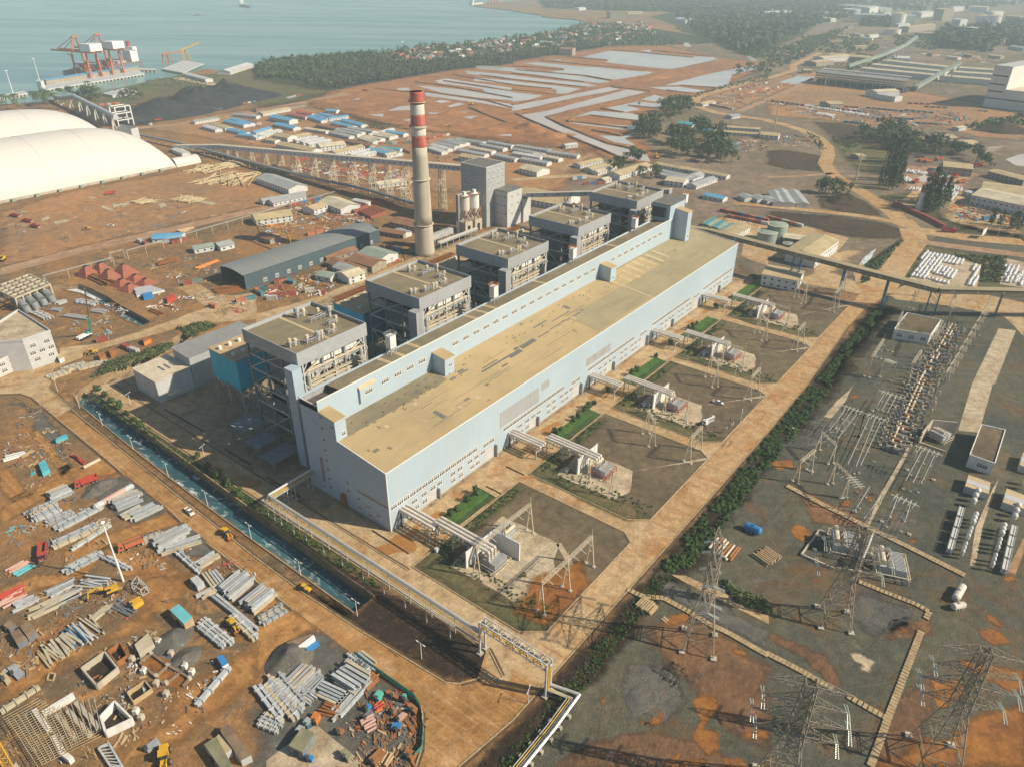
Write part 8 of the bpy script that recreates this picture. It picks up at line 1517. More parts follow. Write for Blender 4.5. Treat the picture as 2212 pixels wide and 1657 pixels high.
runs = """5 180 790 290 770 3 red,org,teal up_row|5 0 860 60 900 2 org,teal -|5 50 850 210 840 4 teal,org,org,red -|5 270 790 330 800 1 teal -|5 420 870 510 860 1 wht -|4 2040 960 2209 920 2 org,teal -|5 1120 490 1250 520 2 red,blue -|5 1040 510 1100 490 1 org -|5 440 380 580 350 2 org,org -|5 180 910 330 890 3 red,red,red -|5 100 930 180 930 1 wht -|4 1810 990 1880 1010 1 org -|4 1590 810 1740 780 2 red,grn -|4 840 1300 940 1280 1 red -|4 1055 1340 1200 1400 2 red,wht -|4 1190 430 1280 470 2 wht,red -|4 1490 450 1600 420 2 red,red -|5 280 130 560 70 5 red,red,blue,red,blue -|6 1800 170 2209 260 8 red,org,red,blue,red,org,blue,red -|6 1860 220 2209 290 6 org,red,red,org,red,wht -|7 0 230 300 310 5 org,red,wht,org,wht -|2 1650 900 1900 950 6 wht,red,org,wht,org,wht -|2 1960 830 2209 770 8 org,red,org,wht,org,red,org,wht -|2 1900 800 2100 740 5 org,wht,red,org,red -|2 2040 770 2209 720 4 grn,org,grn,wht -|3 0 790 190 730 6 org,red,wht,org,red,org -|3 20 880 320 920 7 red,org,red,red,grn,red,red -|3 450 930 860 985 9 grn,teal,grn,red,red,red,red,teal,org -|3 650 930 780 940 3 red,grn,red -|3 840 940 1170 970 7 teal,grn,blue,teal,grn,teal,blue -|3 1170 960 1430 985 5 teal,grn,teal,grn,teal -|3 1085 1030 1260 1040 4 teal,blue,teal,blue -|3 1270 1070 1470 1085 4 teal,grn,teal,teal -|3 1560 1070 1720 1010 4 org,teal,org,grn -|3 1200 900 1400 910 4 org,red,red,org -|3 1800 960 1900 970 2 wht,wht -|3 650 1060 840 1080 4 teal,blue,grn,teal -|3 1340 930 1550 940 4 red,grn,red,grn -|0 860 915 1030 900 5 org,red,wht,red,org -|0 1640 990 1920 950 7 blue,org,wht,red,wht,red,blue -|0 1960 930 2209 885 6 org,red,wht,red,wht,blue -|1 1000 1250 1340 1240 6 org,org,grn,wht,org,grn -|1 1480 1210 1670 1170 5 red,org,red,org,wht -|2 520 1555 640 1540 3 wht,blue,wht -|2 620 1600 800 1590 4 red,blue,red,red -|1 1250 1300 1340 1330 2 red,org -|7 1850 250 2000 230 3 blue,blue,wht -|1 390 1035 440 1030 1 red -|1 700 1105 760 1110 1 org -|1 140 1100 200 1095 1 red -|1 930 1260 1010 1250 1 wht -|2 1100 900 1110 890 1 grn -|0 1290 1090 1310 1080 1 wht -"""
CL_ = []
for r in runs.split('|'):
 f = r.split(); i, ax, ay, bx, by, n = map(int, f[:6]); cs = f[6].split(','); a, b = T(i, ax, ay), T(i, bx, by); d = b-a; rz = math.atan2(d.y, d.x)
 L_ = 6.1 if d.length/n < 9 else 12.2; L_ = min(L_, max(5.5, d.length/n*.94)) if n > 1 else L_
 L_ = 12.2 if L_ > 9 else 6.1
 for k in range(n): p = a.lerp(b, (k+.5)/n); CL_.append(((p-CAM).length, cs[k % len(cs)], p, rz, 'behind the dark warehouse' if i in (4, 5) else 'in the coastal yard' if i in (0, 1) else 'on the terrace east of the ponds' if i == 2 else 'in the far eastern stockyard' if i == 3 else 'below the first bank', L_))
cc = {}
for _, c, p, rz, w_, L_ in sorted(CL_, key=lambda r: r[0]): k = cc[c] = cc.get(c, -1)+1; cont(c, p, rz+random.uniform(-.06,.06), '%s container %s, %s nearest of its colour' % (CN[c], w_, nth(k)), L_)
# admin building, tanks, coolers east of the hall
shed(6, 2160, 710, 2470, 770, 20, 8, 'k_tan', 'k_wall', 'admin_building', 'white two-storey building with rows of square windows under the conveyor', 'building', rise=1); shed(7, 420, 560, 615, 420, 22, 9, 'k_tan', 'k_wall', 'workshop', 'tall pale workshop with ridged olive roof beside concrete yard', 'workshop', rise=2)
shed(6, 1890, 400, 2060, 300, 14, 5, 'k_tan', 'k_wall', 'workshop', 'low white workshop with sandy roof beside the green coolers', 'workshop', rise=.6); shed(7, 130, 395, 340, 425, 12, 6, 'k_cream', 'k_walld', 'open_canopy', 'cream-roofed open canopy behind the green tanks', 'canopy', rise=.5)
for k, (i, x, y, r, h, lb) in enumerate(((6,2190,440,7.5,9,'pale green storage tank in front of its taller neighbour'),(7,60,420,7.5,13,'taller pale green storage tank behind the first'),(7,170,490,4,4,'small blue-white tank beside the canopy'))):
 p = T(i, x, y); t = thing('storage_tank', lb, 'tank', tuple(p), 'tanks beside the hall'); MB().lathe((0,0,0),[(r,0),(r,h),(r*.5,h+.8),(.3,h+1.1)],24).B('shell', 'k_green', t, base=0); MB().lathe((0,0,h-.2),[(r,0),(r+.3,0),(r+.3,.3),(r,.3)],24).B('rim', 'b_cream', t, base=0)
for k in range(3):
 a, b = T(6, 1665+80*k, 300+25*k, 3), T(6, 1745+80*k, 245+25*k, 3); t = thing('air_cooler', 'green louvred cooler block, %s of three beside the hall end' % nth(k), 'cooler', tuple(V((a.x,a.y,0))), 'green air coolers'); q = MB(); box_between(q, V((a.x,a.y,0)), V((b.x,b.y,0)), 7, 4.5); q.B('casing', 'k_green', t)
 for j in range(7): p = a.lerp(b,(j+.5)/7); MB().lathe((p.x,p.y,4.5),[(2.0,0),(2.0,.7)],12).B('fan_ring', 'k_teal', t)
# air-supported coal domes, coal heaps, port
mat('d_white', (.60,.585,.54), .55, var=.02, sc=.03); mat('d_seam', (.60,.54,.46), .7); mat('coal', (.03,.033,.038), .8, var=.4, sc=.1, bump=.8, bsc=.4)
def dome(x0, x1, y0, y1, H, label):
 t = thing('coal_dome', label, 'dome', ((x0+x1)/2, y0, 0), 'white coal storage domes'); N = 40; vs = []; fs = []
 Zf = lambda u, v: H*max(0,1-abs(u)**4)**.5*max(0,1-abs(v)**2.2)**.6
 ss = [math.sin(math.pi/2*(-1+2*k/N)) for k in range(N+1)]
 for v in ss:
  for u in ss: vs.append(((x0+x1)/2+u*(x1-x0)/2, (y0+y1)/2+v*(y1-y0)/2, Zf(u,v)))
 for j in range(N):
  for i in range(N): a = j*(N+1)+i; fs.append((a,a+1,a+N+2,a+N+1))
 MB().add(vs, fs).B('membrane', 'd_white', t, smooth=True)
 for u in (-.35,.05,.4,.72):
  pt = [V(((x0+x1)/2+u*(x1-x0)/2, (y0+y1)/2+v*(y1-y0)/2, Zf(u,v)+.12)) for v in ss]; q = MB()
  for a, b in zip(pt, pt[1:]): q.beam(a, b, .5, .1)
  q.B('seam', 'd_seam', t)
 MB().box(x0,x1-6,y0-1.2,y0,0,2).B('ring_beam', 'b_concrete', t)
 for k in range(12): x = x1-24-k*20; MB().box(x,x+3,y0-4,y0-1.2,0,2.2).B('blower', 'k_green', t) if x > x0 else None
dome(-2,258,583,693,42,'huge white air dome nearest the brown field'); dome(-2,258,698,808,48,'second huge white air dome behind the first')
t = thing('dome_lock', 'white half-round vehicle lock at the end of the nearer dome', 'building', (262,588,0)); q = MB(); pr = [(8*math.cos(a*math.pi/8), 8*math.sin(a*math.pi/8)) for a in range(9)]
for (a,b),(c,d) in zip(pr, pr[1:]): q.quad((254,590+a,b),(282,590+a,b),(282,590+c,d),(254,590+c,d))
q.add([(282,590+a,b) for a,b in pr], [tuple(range(9))]); q.B('shell', 'd_white', t); MB().box(282,282.2,588,592,0,5).B('door', 'b_steel_dk', t)
flat_house('junction_house', 'white windowless junction house squeezed behind the nearer dome', 'building', ((0,1010,1105),(0,1130,1120),(0,1190,1105),(0,1050,1080)), 18, 'b_lightgrey', 'b_patch', .4)
for k, (x, y, rx, h) in enumerate(((1420,1000,72,24),(1730,925,86,31),(1960,870,92,27),(1120,965,44,7))): heap('coal_heap', T(0,x,y), rx, rx*.55, h, 'coal', seed=k*3.3, kind=None, label='black coal heap in the yard behind the domes, '+('nearest the dome conveyor','tallest, in the middle','farthest, by the container wall','low spread at the conveyor legs')[k], cat='coal heap', group='coal heaps')
t = thing('port_conveyor', 'pale tubular conveyor running from jetty over the coal yard to the domes', 'conveyor', tuple(T(0,540,850))); L1 = [T(0,350,765,6),T(0,500,850,8),T(0,545,850,11),T(0,640,835,17),T(0,1000,1015,18)]
for a, b in zip(L1, L1[1:]):
 MB().tube(a,b,3.2,10).B('gallery', 'b_lightgrey', t); k = max(1,int((b-a).length/38))
 for j in range(k):
  p = a.lerp(b,(j+.5)/k)
  for s in (-4,4): MB().beam(V((p.x+s,p.y+s,-3)), p, 1.2).B('post', 'b_white', t)
p = T(0,1070,1085); t = thing('frame_tower', 'open white frame tower at the end of the port conveyor', 'tower', tuple(p))
for a in (-10,10):
 for b in (-7,7): MB().beam(p+V((a,b,0)), p+V((a,b,24)), 1.2).B('post', 'v_white', t)
for z in (8,16,24): [MB().beam(p+V((a,b,z)), p+V((c,d,z)), 1).B('rail', 'v_white', t) for (a,b),(c,d) in (((-10,-7),(10,-7)),((10,-7),(10,7)),((10,7),(-10,7)),((-10,7),(-10,-7)))]
def jetty(A, B_, C_, label, n):
 a, b, c = T(0,*A), T(0,*B_), T(0,*C_); t = thing('jetty', label, 'jetty', tuple(a), 'jetties'); d = c-b; q = [(a.x,a.y),(b.x,b.y),(b.x+d.x,b.y+d.y),(a.x+d.x,a.y+d.y)]
 MB().prism(q, -.2, 1.6).B('deck', 'b_lightgrey', t)
 for k in range(n): 
  p = a.lerp(b,(k+.5)/n); MB().beam(V((p.x,p.y,-4)), V((p.x,p.y,-.2)), 3).B('pile', 'b_concrete', t); MB().beam(V((p.x+d.x*.9,p.y+d.y*.9,-4)), V((p.x+d.x*.9,p.y+d.y*.9,-.2)), 3).B('pile', 'b_concrete', t)
 return t
jetty((410,782),(1250,645),(1180,605),'long coal jetty on many white piles', 26); jetty((-60,870),(240,815),(210,795),'short jetty piece at the picture edge', 9); jetty((1395,605),(1580,640),(1760,560),'square pier platform with pumps near the shore', 8); jetty((1190,612),(1360,618),(1350,604),'thin walkway pier out to a mooring', 5)
t = thing('jetty_shed', 'long blue-roofed belt shed along the coal jetty', 'shed', tuple(T(0,390,735))); q = MB(); a, b = T(0,385,735,1.6), T(0,1185,608,1.6); box_between(q, a, b, 11, 7); q.B('wall', 'k_walld', t); q = MB(); box_between(q, a+Zu(7.2), b+Zu(7.2), 13, .8); q.B('roof', 'k_blue', t)
flat_house('jetty_house', 'white control house at the landward corner of the jetty', 'building', ((0,310,705),(0,350,712),(0,375,698),(0,330,690)), 16, 'b_white', 'b_lightgrey', .4)
mat('cr_org', (.55,.15,.06), .5, var=.1)
for k, (x, y) in enumerate(((800,678),(990,648))):
 p = T(0,x,y); a1, b1 = T(0,410,782), T(0,1250,645); rz = math.atan2((b1-a1).y,(b1-a1).x); t = thing('ship_unloader', 'orange ship unloader crane with white machine house, '+('nearer the domes' if k == 0 else 'nearer the moored carrier'), 'crane', tuple(p), 'ship unloaders on the coal jetty', rz); t.scale = (1.2,1.2,1.25); B = dict(parent=t, base=0)
 for a in (-11,11):
  for b in (-9,19): MB().beam((a,b,1.6),(a*.8,b,34),2.0).B('leg', 'cr_org', **B)
  MB().beam((a,-9,4),(a,19,4),2).B('sill_beam', 'cr_org', **B); MB().beam((a*.9,-9,20),(a*.9,19,20),1.4).B('tie', 'cr_org', **B); MB().beam((a,-9,4),(a*.9,19,20),1).B('brace', 'cr_org', **B)
 for a in (-7,7): MB().beam((a,-24,35),(a,60,36),2.2).B('boom', 'cr_org', **B); MB().beam((a,18,35),(a*.4,16,54),1.5).B('mast', 'cr_org', **B); MB().beam((a*.4,16,54),(a,50,36.5),.7).B('stay', 'cr_org', **B)
 MB().beam((-4,16,54),(4,16,54),2).B('mast_head', 'cr_org', **B); MB().box(-11,11,-22,-2,36.5,46).B('machine_house', 'v_white', **B); MB().add([(-7,4,18),(7,4,18),(7,16,18),(-7,16,18),(0,10,8)],[(4,1,0),(4,2,1),(4,3,2),(4,0,3),(0,1,2,3)]).B('hopper', 'b_redpaint', **B); MB().box(-10,-6,22,27,30,34).B('cab', 'v_white', **B)
def ship(p, L_, rz, hull, label, z=-2.2, house=-1):
 t = thing('ship', label, 'ship', (p.x,p.y,z), 'ships', rz); W = L_*.16; B = dict(parent=t, base=0); h = L_*.07
 pl = [(-L_/2,-W*.4),(-L_*.46,-W/2),(L_*.3,-W/2),(L_*.44,-W*.3),(L_/2,0),(L_*.44,W*.3),(L_*.3,W/2),(-L_*.46,W/2),(-L_/2,W*.4)]; MB().prism(pl, -.5, h).B('hull', hull, **B); MB().prism([(x*.97,y*.94) for x,y in pl], h, h+.3).B('deck', 'b_rust', **B)
 x0 = -L_*.44; MB().box(x0,x0+L_*.1,-W*.42,W*.42,h,h+L_*.11).B('deckhouse', 'v_white', **B); MB().box(x0+L_*.01,x0+L_*.07,-W*.5,W*.5,h+L_*.11,h+L_*.14).B('bridge', 'v_white', **B); MB().tube((x0+L_*.03,0,h+L_*.13),(x0+L_*.03,0,h+L_*.19),L_*.02,10).B('funnel', 'b_redpaint', **B)
 for k in range(4): MB().box(-L_*.28+k*L_*.16,-L_*.28+k*L_*.16+L_*.12,-W*.3,W*.3,h+.3,h+L_*.02).B('hatch', 'k_grey', **B); MB().beam((-L_*.29+k*L_*.16,0,h),(-L_*.29+k*L_*.16,0,h+L_*.12),L_*.008).B('derrick', 'b_steel', **B)
p0, p1 = G(517,13), G(544,17); ship((p0+p1)/2, 118, math.atan2((p1-p0).y,(p1-p0).x), 's_dark', 'dark-hulled cargo ship far out on open water'); p0, p1 = T(0,1672,130), T(0,1715,130); ship((p0+p1)/2, 34, math.atan2((p1-p0).y,(p1-p0).x), 's_dark', 'small white-topped tug trailing the cargo ship'); a1, b1 = T(0,380,735), T(0,1185,600); u = (b1-a1).normalized(); ship(T(0,900,640)+V((-u.y,u.x,0))*20+u*20, 190, math.atan2(u.y,u.x)+math.pi, 's_dark', 'coal carrier moored behind the unloaders, white bridge showing'); ship(T(1,1262,358), 16, .3, 'v_white', 'small boat anchored off the palm shore'); ship(T(1,2160,305), 22, 1.2, 'v_white', 'white fishing boat near the village shore')
for k, (x, y, h, mm) in enumerate(((1450,560,30,'cr_org'),(1605,535,32,'v_yel'))): p = T(0,x,y); t = thing('pier_crane', 'orange portal crane on the pier platform' if k == 0 else 'yellow crane with long level jib on the pier', 'crane', tuple(p)); [MB().beam(p+V((a,b,0)), p+V((a*.5,b*.5,h*.7)), 1.6).B('leg', mm, t) for a in (-8,8) for b in (-8,8)]; MB().beam(p+V((-8,0,h*.7)), p+V((30,-12,h*(.75 if k == 0 else 1.1))), 2.2).B('jib', mm, t)
p = T(0,340,690,0); 
for k, (x, y) in enumerate(((340,690),(115,815))): p = T(0,x,y); t = thing('beacon', 'thin white beacon mast on the jetty house' if k == 0 else 'thin white lamp mast on the edge jetty', 'mast', tuple(p)); MB().tube(p, p+Zu(34), .8, 8, .4).B('mast', 'v_white', t); MB().obox(p+Zu(34),4,1.5,1,0).B('lamp', 'v_white', t)
for k in range(4): p = T(1,2010+26*k,35); t = thing('quay_crane', 'reddish quay crane at the distant port, %s along the quay' % nth(k), 'crane', tuple(p), 'cranes of the distant port'); MB().beam(p, p+Zu(45), 7).B('tower', 'cr_org', t); MB().beam(p+V((-20,0,42)), p+V((30,-20,60)), 5).B('jib', 'cr_org', t)
ship(T(1,1905,40), 130, .2, 'b_white', 'white ship lying at the distant quay')
# far industry to the east
t = thing('open_yard_hall', 'long grey open-sided storage hall with white ridge beside the muddy yard', 'hall', tuple(T(3,400,725))); a, b = T(3,400,725), T(3,1160,812); d = (b-a).normalized(); n = V((-d.y,d.x,0)); n = n if n.dot(a-CAM) > 0 else -n; L_ = (b-a).length
for k in range(13):
 for s in (0,46): MB().beam(a+d*(L_*k/12)+n*s, a+d*(L_*k/12)+n*s+Zu(20), 1).B('column', 'b_steel', t)
for z in (9,13,17): MB().add([a+Zu(z),b+Zu(z),b+Zu(z+2.4),a+Zu(z+2.4)],[(0,1,2,3),(3,2,1,0)]).B('louvre_band', 'b_steel', t)
for s0, s1, z0, z1, mm in ((-1,19,20,22.5,'b_lightgrey'),(19,27,24,25,'b_white'),(27,47,22.5,20,'b_lightgrey')): MB().add([a+n*s0+Zu(z0),b+n*s0+Zu(z0),b+n*s1+Zu(z1),a+n*s1+Zu(z1)],[(0,1,2,3),(3,2,1,0)]).B('roof', mm, t)
q = MB().prism([(p.x,p.y) for p in (a+n*6,b+n*6,b+n*40,a+n*40)], 0, 7); q.B('stored_ore', 'coal', t)
FR = """3 985 525 1600 590 22 10 cream|3 890 560 1530 625 22 10 cream|3 800 592 1450 655 22 10 cream|3 1650 590 2160 625 22 10 cream|3 1590 625 2120 662 22 10 cream|3 1500 660 2000 700 22 10 cream|3 480 505 730 490 30 9 cream|3 520 475 860 505 40 9 tan|3 420 545 570 530 30 8 tan|3 760 455 910 480 30 8 rust|3 945 800 1140 790 26 9 cream|3 940 815 1100 840 20 8 white|3 1515 1440 1770 1465 26 8 tan|3 1840 1650 2209 1700 40 8 tan|3 1900 1480 2209 1560 16 6 tan|3 1860 1590 2209 1690 10 6 grey|3 310 610 385 612 20 6 tan|3 390 110 690 118 30 14 cream|3 290 145 545 165 30 12 cream|3 0 115 220 100 60 18 white|3 640 80 760 90 60 24 white|3 600 45 860 70 120 24 grey|3 750 130 1280 145 90 26 grey|3 0 140 130 150 30 10 rust|3 1445 80 1525 85 60 40 tan|3 2010 580 2150 590 30 12 white|3 1220 240 1450 215 30 16 tan|3 1270 285 1500 300 30 10 tan|3 1590 170 1665 175 40 40 white|3 1730 248 1815 245 30 24 white|3 1100 505 1230 510 40 8 white|3 1490 1205 1640 1190 22 6 tan|3 1750 1250 1830 1235 20 6 tan|3 540 905 660 900 26 6 tan|3 1240 1170 1290 1170 14 5 white|3 790 1355 850 1350 14 4 tan|2 1410 165 1500 170 60 14 white|2 1500 170 1600 182 40 12 white|2 2140 85 2209 90 60 14 white|2 850 110 990 110 60 22 rust|2 410 425 520 430 30 14 rust|7 1760 30 2300 140 34 9 cream|7 1700 0 1760 15 8 4 white|3 600 310 700 315 16 7 tan|3 730 290 800 300 14 7 white|3 540 355 640 350 14 6 rust|3 820 330 900 335 14 6 grey|3 760 405 860 400 16 7 tan|3 880 310 960 300 16 8 cream|3 1040 150 1200 130 30 12 grey|3 1130 215 1230 210 24 9 white|3 1290 235 1420 225 20 9 tan|3 1500 225 1580 235 24 10 grey|3 1330 115 1430 105 40 18 white|3 1600 65 1700 60 40 20 grey|3 1750 60 1900 65 50 22 cream|3 1950 110 2040 105 40 18 white|3 2050 140 2180 150 36 14 tan|3 1930 330 2040 340 22 8 rust|3 2080 400 2209 420 22 8 grey|3 1900 480 2010 490 20 7 tan|3 1420 470 1490 465 14 6 rust|3 1540 490 1640 500 16 6 cream|3 1690 470 1760 480 14 6 tan|3 1000 120 1060 110 30 18 grey|3 880 75 960 60 30 40 white|2 1790 165 1880 160 40 9 grey|2 1940 95 2050 88 40 10 tan|2 580 75 640 70 30 10 white|2 1000 110 1130 105 24 9 tan|3 2020 905 2130 920 12 5 tan|3 1650 1110 1720 1100 10 4 cream"""
FR = sorted((r.split() for r in FR.split('|')), key=lambda f: (T(int(f[0]), int(f[1]), int(f[2]))-CAM).length); cc = {}
for f in FR:
 i, ax, ay, bx, by, W, h = map(int, f[:7]); c = f[7]; k = cc[c] = cc.get(c, -1)+1; dist = T(i,ax,ay).length; nm = 'rolling_hall' if W > 20 else 'store_shed'
 shed(i, ax, ay, bx, by, W, h, 'k_'+c, 'k_walld' if c in ('rust','tan') else 'k_wall', nm, '%s-roofed %s of the eastern works, %s nearest of that colour' % (NM[c], 'long industrial hall' if W > 20 else 'store shed', nth(k)), 'industrial hall' if W > 20 else 'shed', 'halls of the eastern works', rise=min(3, W*.08), win=dist < 1500)
t = thing('mill_building', 'big white mill building with tall front, window bands and long low wing', 'industrial building', tuple(T(3,1850,920))); a, b, c = T(3,1850,920), T(3,2000,940), T(3,2300,975); d = (b-a).normalized(); n = V((-d.y,d.x,0)); n = n if n.dot(a-CAM) > 0 else -n; w1 = (b-a).length; w2 = (c-a).length
for u0,u1,dep,h,nm in ((0,w1,150,58,'tower_wall'),(w1,w2*1.4,150,26,'wing_wall')): p = [a+d*u0, a+d*u1, a+d*u1+n*dep, a+d*u0+n*dep]; MB().prism([(v.x,v.y) for v in p], 0, h).B(nm, 'b_white', t); MB().prism([(v.x,v.y) for v in p], h, h+1).B('roof', 'b_lightgrey' if nm == 'tower_wall' else 'k_cream', t)
for z in (12,22,32,44):
 for k in range(7): p = a+d*(w1*(k+.7)/8)-n*.1+Zu(z); MB().add([p-d*1.6,p+d*1.6,p+d*1.6+Zu(2),p-d*1.6+Zu(2)],[(0,1,2,3),(3,2,1,0)]).B('window', 'b_glass', t)
for k in range(10): p = a+d*(w1*1.1+k*(w2-w1)/9)-n*.1+Zu(12); MB().add([p-d*4,p+d*4,p+d*4+Zu(2),p-d*4+Zu(2)],[(0,1,2,3),(3,2,1,0)]).B('window', 'b_glass', t)
t = thing('mill_conveyor', 'long pale conveyor bridge striding between the far halls', 'conveyor', tuple(T(3,1270,770)))
for A in (((1270,775,4),(1480,650,20),(1650,560,34)),((690,585,8),(1010,480,24),(1190,400,30),(1280,330,34))):
 L1 = [T(3,*p) for p in A]
 for a, b in zip(L1, L1[1:]):
  q = MB(); box_between(q, a, b, 7, 5); q.B('gallery', 'k_green', t); k = max(2,int((b-a).length/40))
  for j in range(k): p = a.lerp(b,(j+.5)/k); MB().beam(V((p.x,p.y,0)), p, 1.6).B('post', 'b_steel', t)
for k, (x, y, r, h) in enumerate(((1115,212,30,40),(1835,222,31,36),(1925,232,32,40),(1070,300,30,18))): p = T(3,x,y); t = thing('oil_tank', 'white storage tank in the hazy eastern works, '+('alone by the conveyor','behind another tank','in front of its twin','low with domed rust roof')[k], 'tank', tuple(p), 'far storage tanks'); MB().lathe((0,0,0),[(r*.8,0),(r*.8,h*.85)],24).B('shell', 'v_white', t, base=0); MB().lathe((0,0,h*.85),[(r*.82,0),(r*.4,h*.12),(1,h*.16)],24).B('roof', 'k_tan', t, base=0)
for k, (x, y, h) in enumerate(((740,210,70),(55,1120,38),(725,400,60),(480,790,24),(755,1560,26))): p = T(3,x,y); t = thing('radio_mast', 'thin lattice mast '+('beyond the far scrub','on the terrace above the bend','by the log yard','white, in the muddy yard','beside the wide bend of road')[k], 'mast', tuple(p)); MB().beam(p, p+Zu(h), 1.1).B('mast', 's_beige', t); [MB().beam(p+Zu(h*f), p+V((h*.06,0,h*(f+.08))), .5).B('brace', 's_beige', t) for f in (.3,.5,.7,.9)]
# statue, brick bank, billboard
p = T(7,1295,160); t = thing('statue', 'white robed statue with a red headdress beside dark trees', 'statue', tuple(p)); MB().lathe(p,[(3.4,0),(3.4,2)],12).B('plinth', 'b_white', t); MB().lathe(p+Zu(2),[(3,0),(2.3,5),(2.0,9),(2.4,12),(1.0,13.4),(.9,14)],14).B('robe', 'v_white', t); MB().lathe(p+Zu(16),[(.9,0),(1.2,1),(.5,2)],12).B('head', 'b_redpaint', t)
t = thing('brick_bank', 'long rust-red retaining bank beside the road junction', 'bank wall', tuple(T(7,1150,150))); L1 = TL(7, ((1090,110),(1180,160),(1350,230),(1520,320)))
for a, b in zip(L1, L1[1:]): MB().beam(a+Zu(1.6), b+Zu(1.6), 3, 3.4).B('wall_segment', 'c_red', t)
p = T(7,1850,400); t = thing('billboard', 'blank white billboard on two posts by the wet road', 'billboard', tuple(p)); d = (T(7,1880,370)-T(7,1830,405)).normalized(); MB().beam(p-d*5+Zu(5), p+d*5+Zu(5), .4, 5).B('panel', 'v_white', t); [MB().beam(p+d*s, p+d*s+Zu(3), .4).B('post', 'b_steel', t) for s in (-3,3)]
p = T(7,1100,150); place(dt, U, 7, (1080,120), (1150,165), 'cement mixer-like white truck on the road by the bank', group=DG)
t = thing('road_railing', 'low timber railing along the raised dirt road', 'railing', tuple(T(7,0,160))); L1 = TL(7, ((-250,125),(0,150),(400,190),(800,235),(1200,325)))
for a, b in zip(L1, L1[1:]):
 for z in (.6,1.2): MB().beam(a+Zu(z), b+Zu(z), .2).B('rail', 's_beige', t)
 for k in range(24): MB().beam(a.lerp(b,k/24), a.lerp(b,k/24)+Zu(1.3), .2).B('post', 's_beige', t)
# stacked white bags
import numpy as np
def inpoly(pts, x, y):
 c = False; n = len(pts)
 for i in range(n):
  (x0,y0),(x1,y1) = pts[i], pts[(i+1) % n]
  if (y0 > y) != (y1 > y) and x < (x1-x0)*(y-y0)/(y1-y0)+x0: c = not c
 return c
bagmb = MB(); bag0 = None; bags = []
for fi, (i, poly) in enumerate(((7,((1360,515),(1710,600),(1650,640),(1500,612),(1480,640),(1625,690),(1580,755),(1390,708),(1370,740),(1590,790),(1560,812),(1230,740))),(7,((1775,640),(1825,650),(1790,835),(1720,820))),(7,((2040,640),(2180,650),(2160,690),(2155,815),(2035,780))),(7,((2170,690),(2209,690),(2209,830),(2150,810))),(7,((1300,840),(1450,840),(1560,880),(1540,895),(1400,860))),(3,((1170,1490),(1210,1475),(1370,1505),(1360,1525))),(3,((1450,1640),(1540,1600),(1690,1640),(1680,1657),(1450,1657))),(3,((1130,1530),(1210,1545),(1250,1590),(1150,1570))),(7,((1440,20),(1500,-20),(1650,20),(1590,95))),(3,((300,920),(320,918),(870,1000),(860,1012))),(3,((390,990),(440,980),(590,1005),(560,1020))),(3,((1210,1630),(1330,1640),(1320,1657),(1210,1655))))):
 P2 = [(p.x,p.y) for p in TL(i, poly)]; xs = [p[0] for p in P2]; ys_ = [p[1] for p in P2]; st = 2.5; x = min(xs)
 while x < max(xs):
  y = min(ys_)
  while y < max(ys_):
   if inpoly(P2, x, y) and random.random() > .07: bags.append((x+random.uniform(-.3,.3), y+random.uniform(-.3,.3), fi))
   y += st
  x += st*(1 if fi < 9 else 1.4)
bags.sort(key=lambda b: (b[0]-CAM.x)**2+(b[1]-CAM.y)**2); mat('bag', (.74,.74,.73), .7, var=.1, sc=1.5)
for k, (x, y, fi) in enumerate(bags):
 if k < 290:
  if bag0 is None: bag0 = MB().lathe((0,0,0),[(.95,0),(1.15,.5),(1.1,1.3),(.5,1.7),(.25,1.95)],9).B('bulk_bag', 'bag'); o = bag0
  else: o = bag0.copy(); COL.objects.link(o)
  o.location = (x,y,.1); o.rotation_euler = (0,0,random.uniform(0,6)); tag(o, 'white bulk bag, %s nearest among those stacked on the concrete pads' % nth(k), 'bulk bag', 'white bulk bags on the concrete pads')
 else:
  h = random.uniform(1.5,2.1)*(1.5 if fi > 4 else 1); a0 = random.uniform(0,6); c, s = math.cos(a0)*1.2, math.sin(a0)*1.2; bagmb.add([(x+c,y+s,0),(x-s,y+c,0),(x-c,y-s,0),(x+s,y-c,0),(x+c*.9,y+s*.9,h*.7),(x-s*.9,y+c*.9,h*.7),(x-c*.9,y-s*.9,h*.7),(x+s*.9,y-c*.9,h*.7),(x,y,h)],[(0,1,5,4),(1,2,6,5),(2,3,7,6),(3,0,4,7),(4,5,8),(5,6,8),(6,7,8),(7,4,8)])
tag(bagmb.B('bulk_bag', 'bag'), 'remaining white bulk bags stacked close together on pads and yards', 'bulk bags', None, 'stuff')
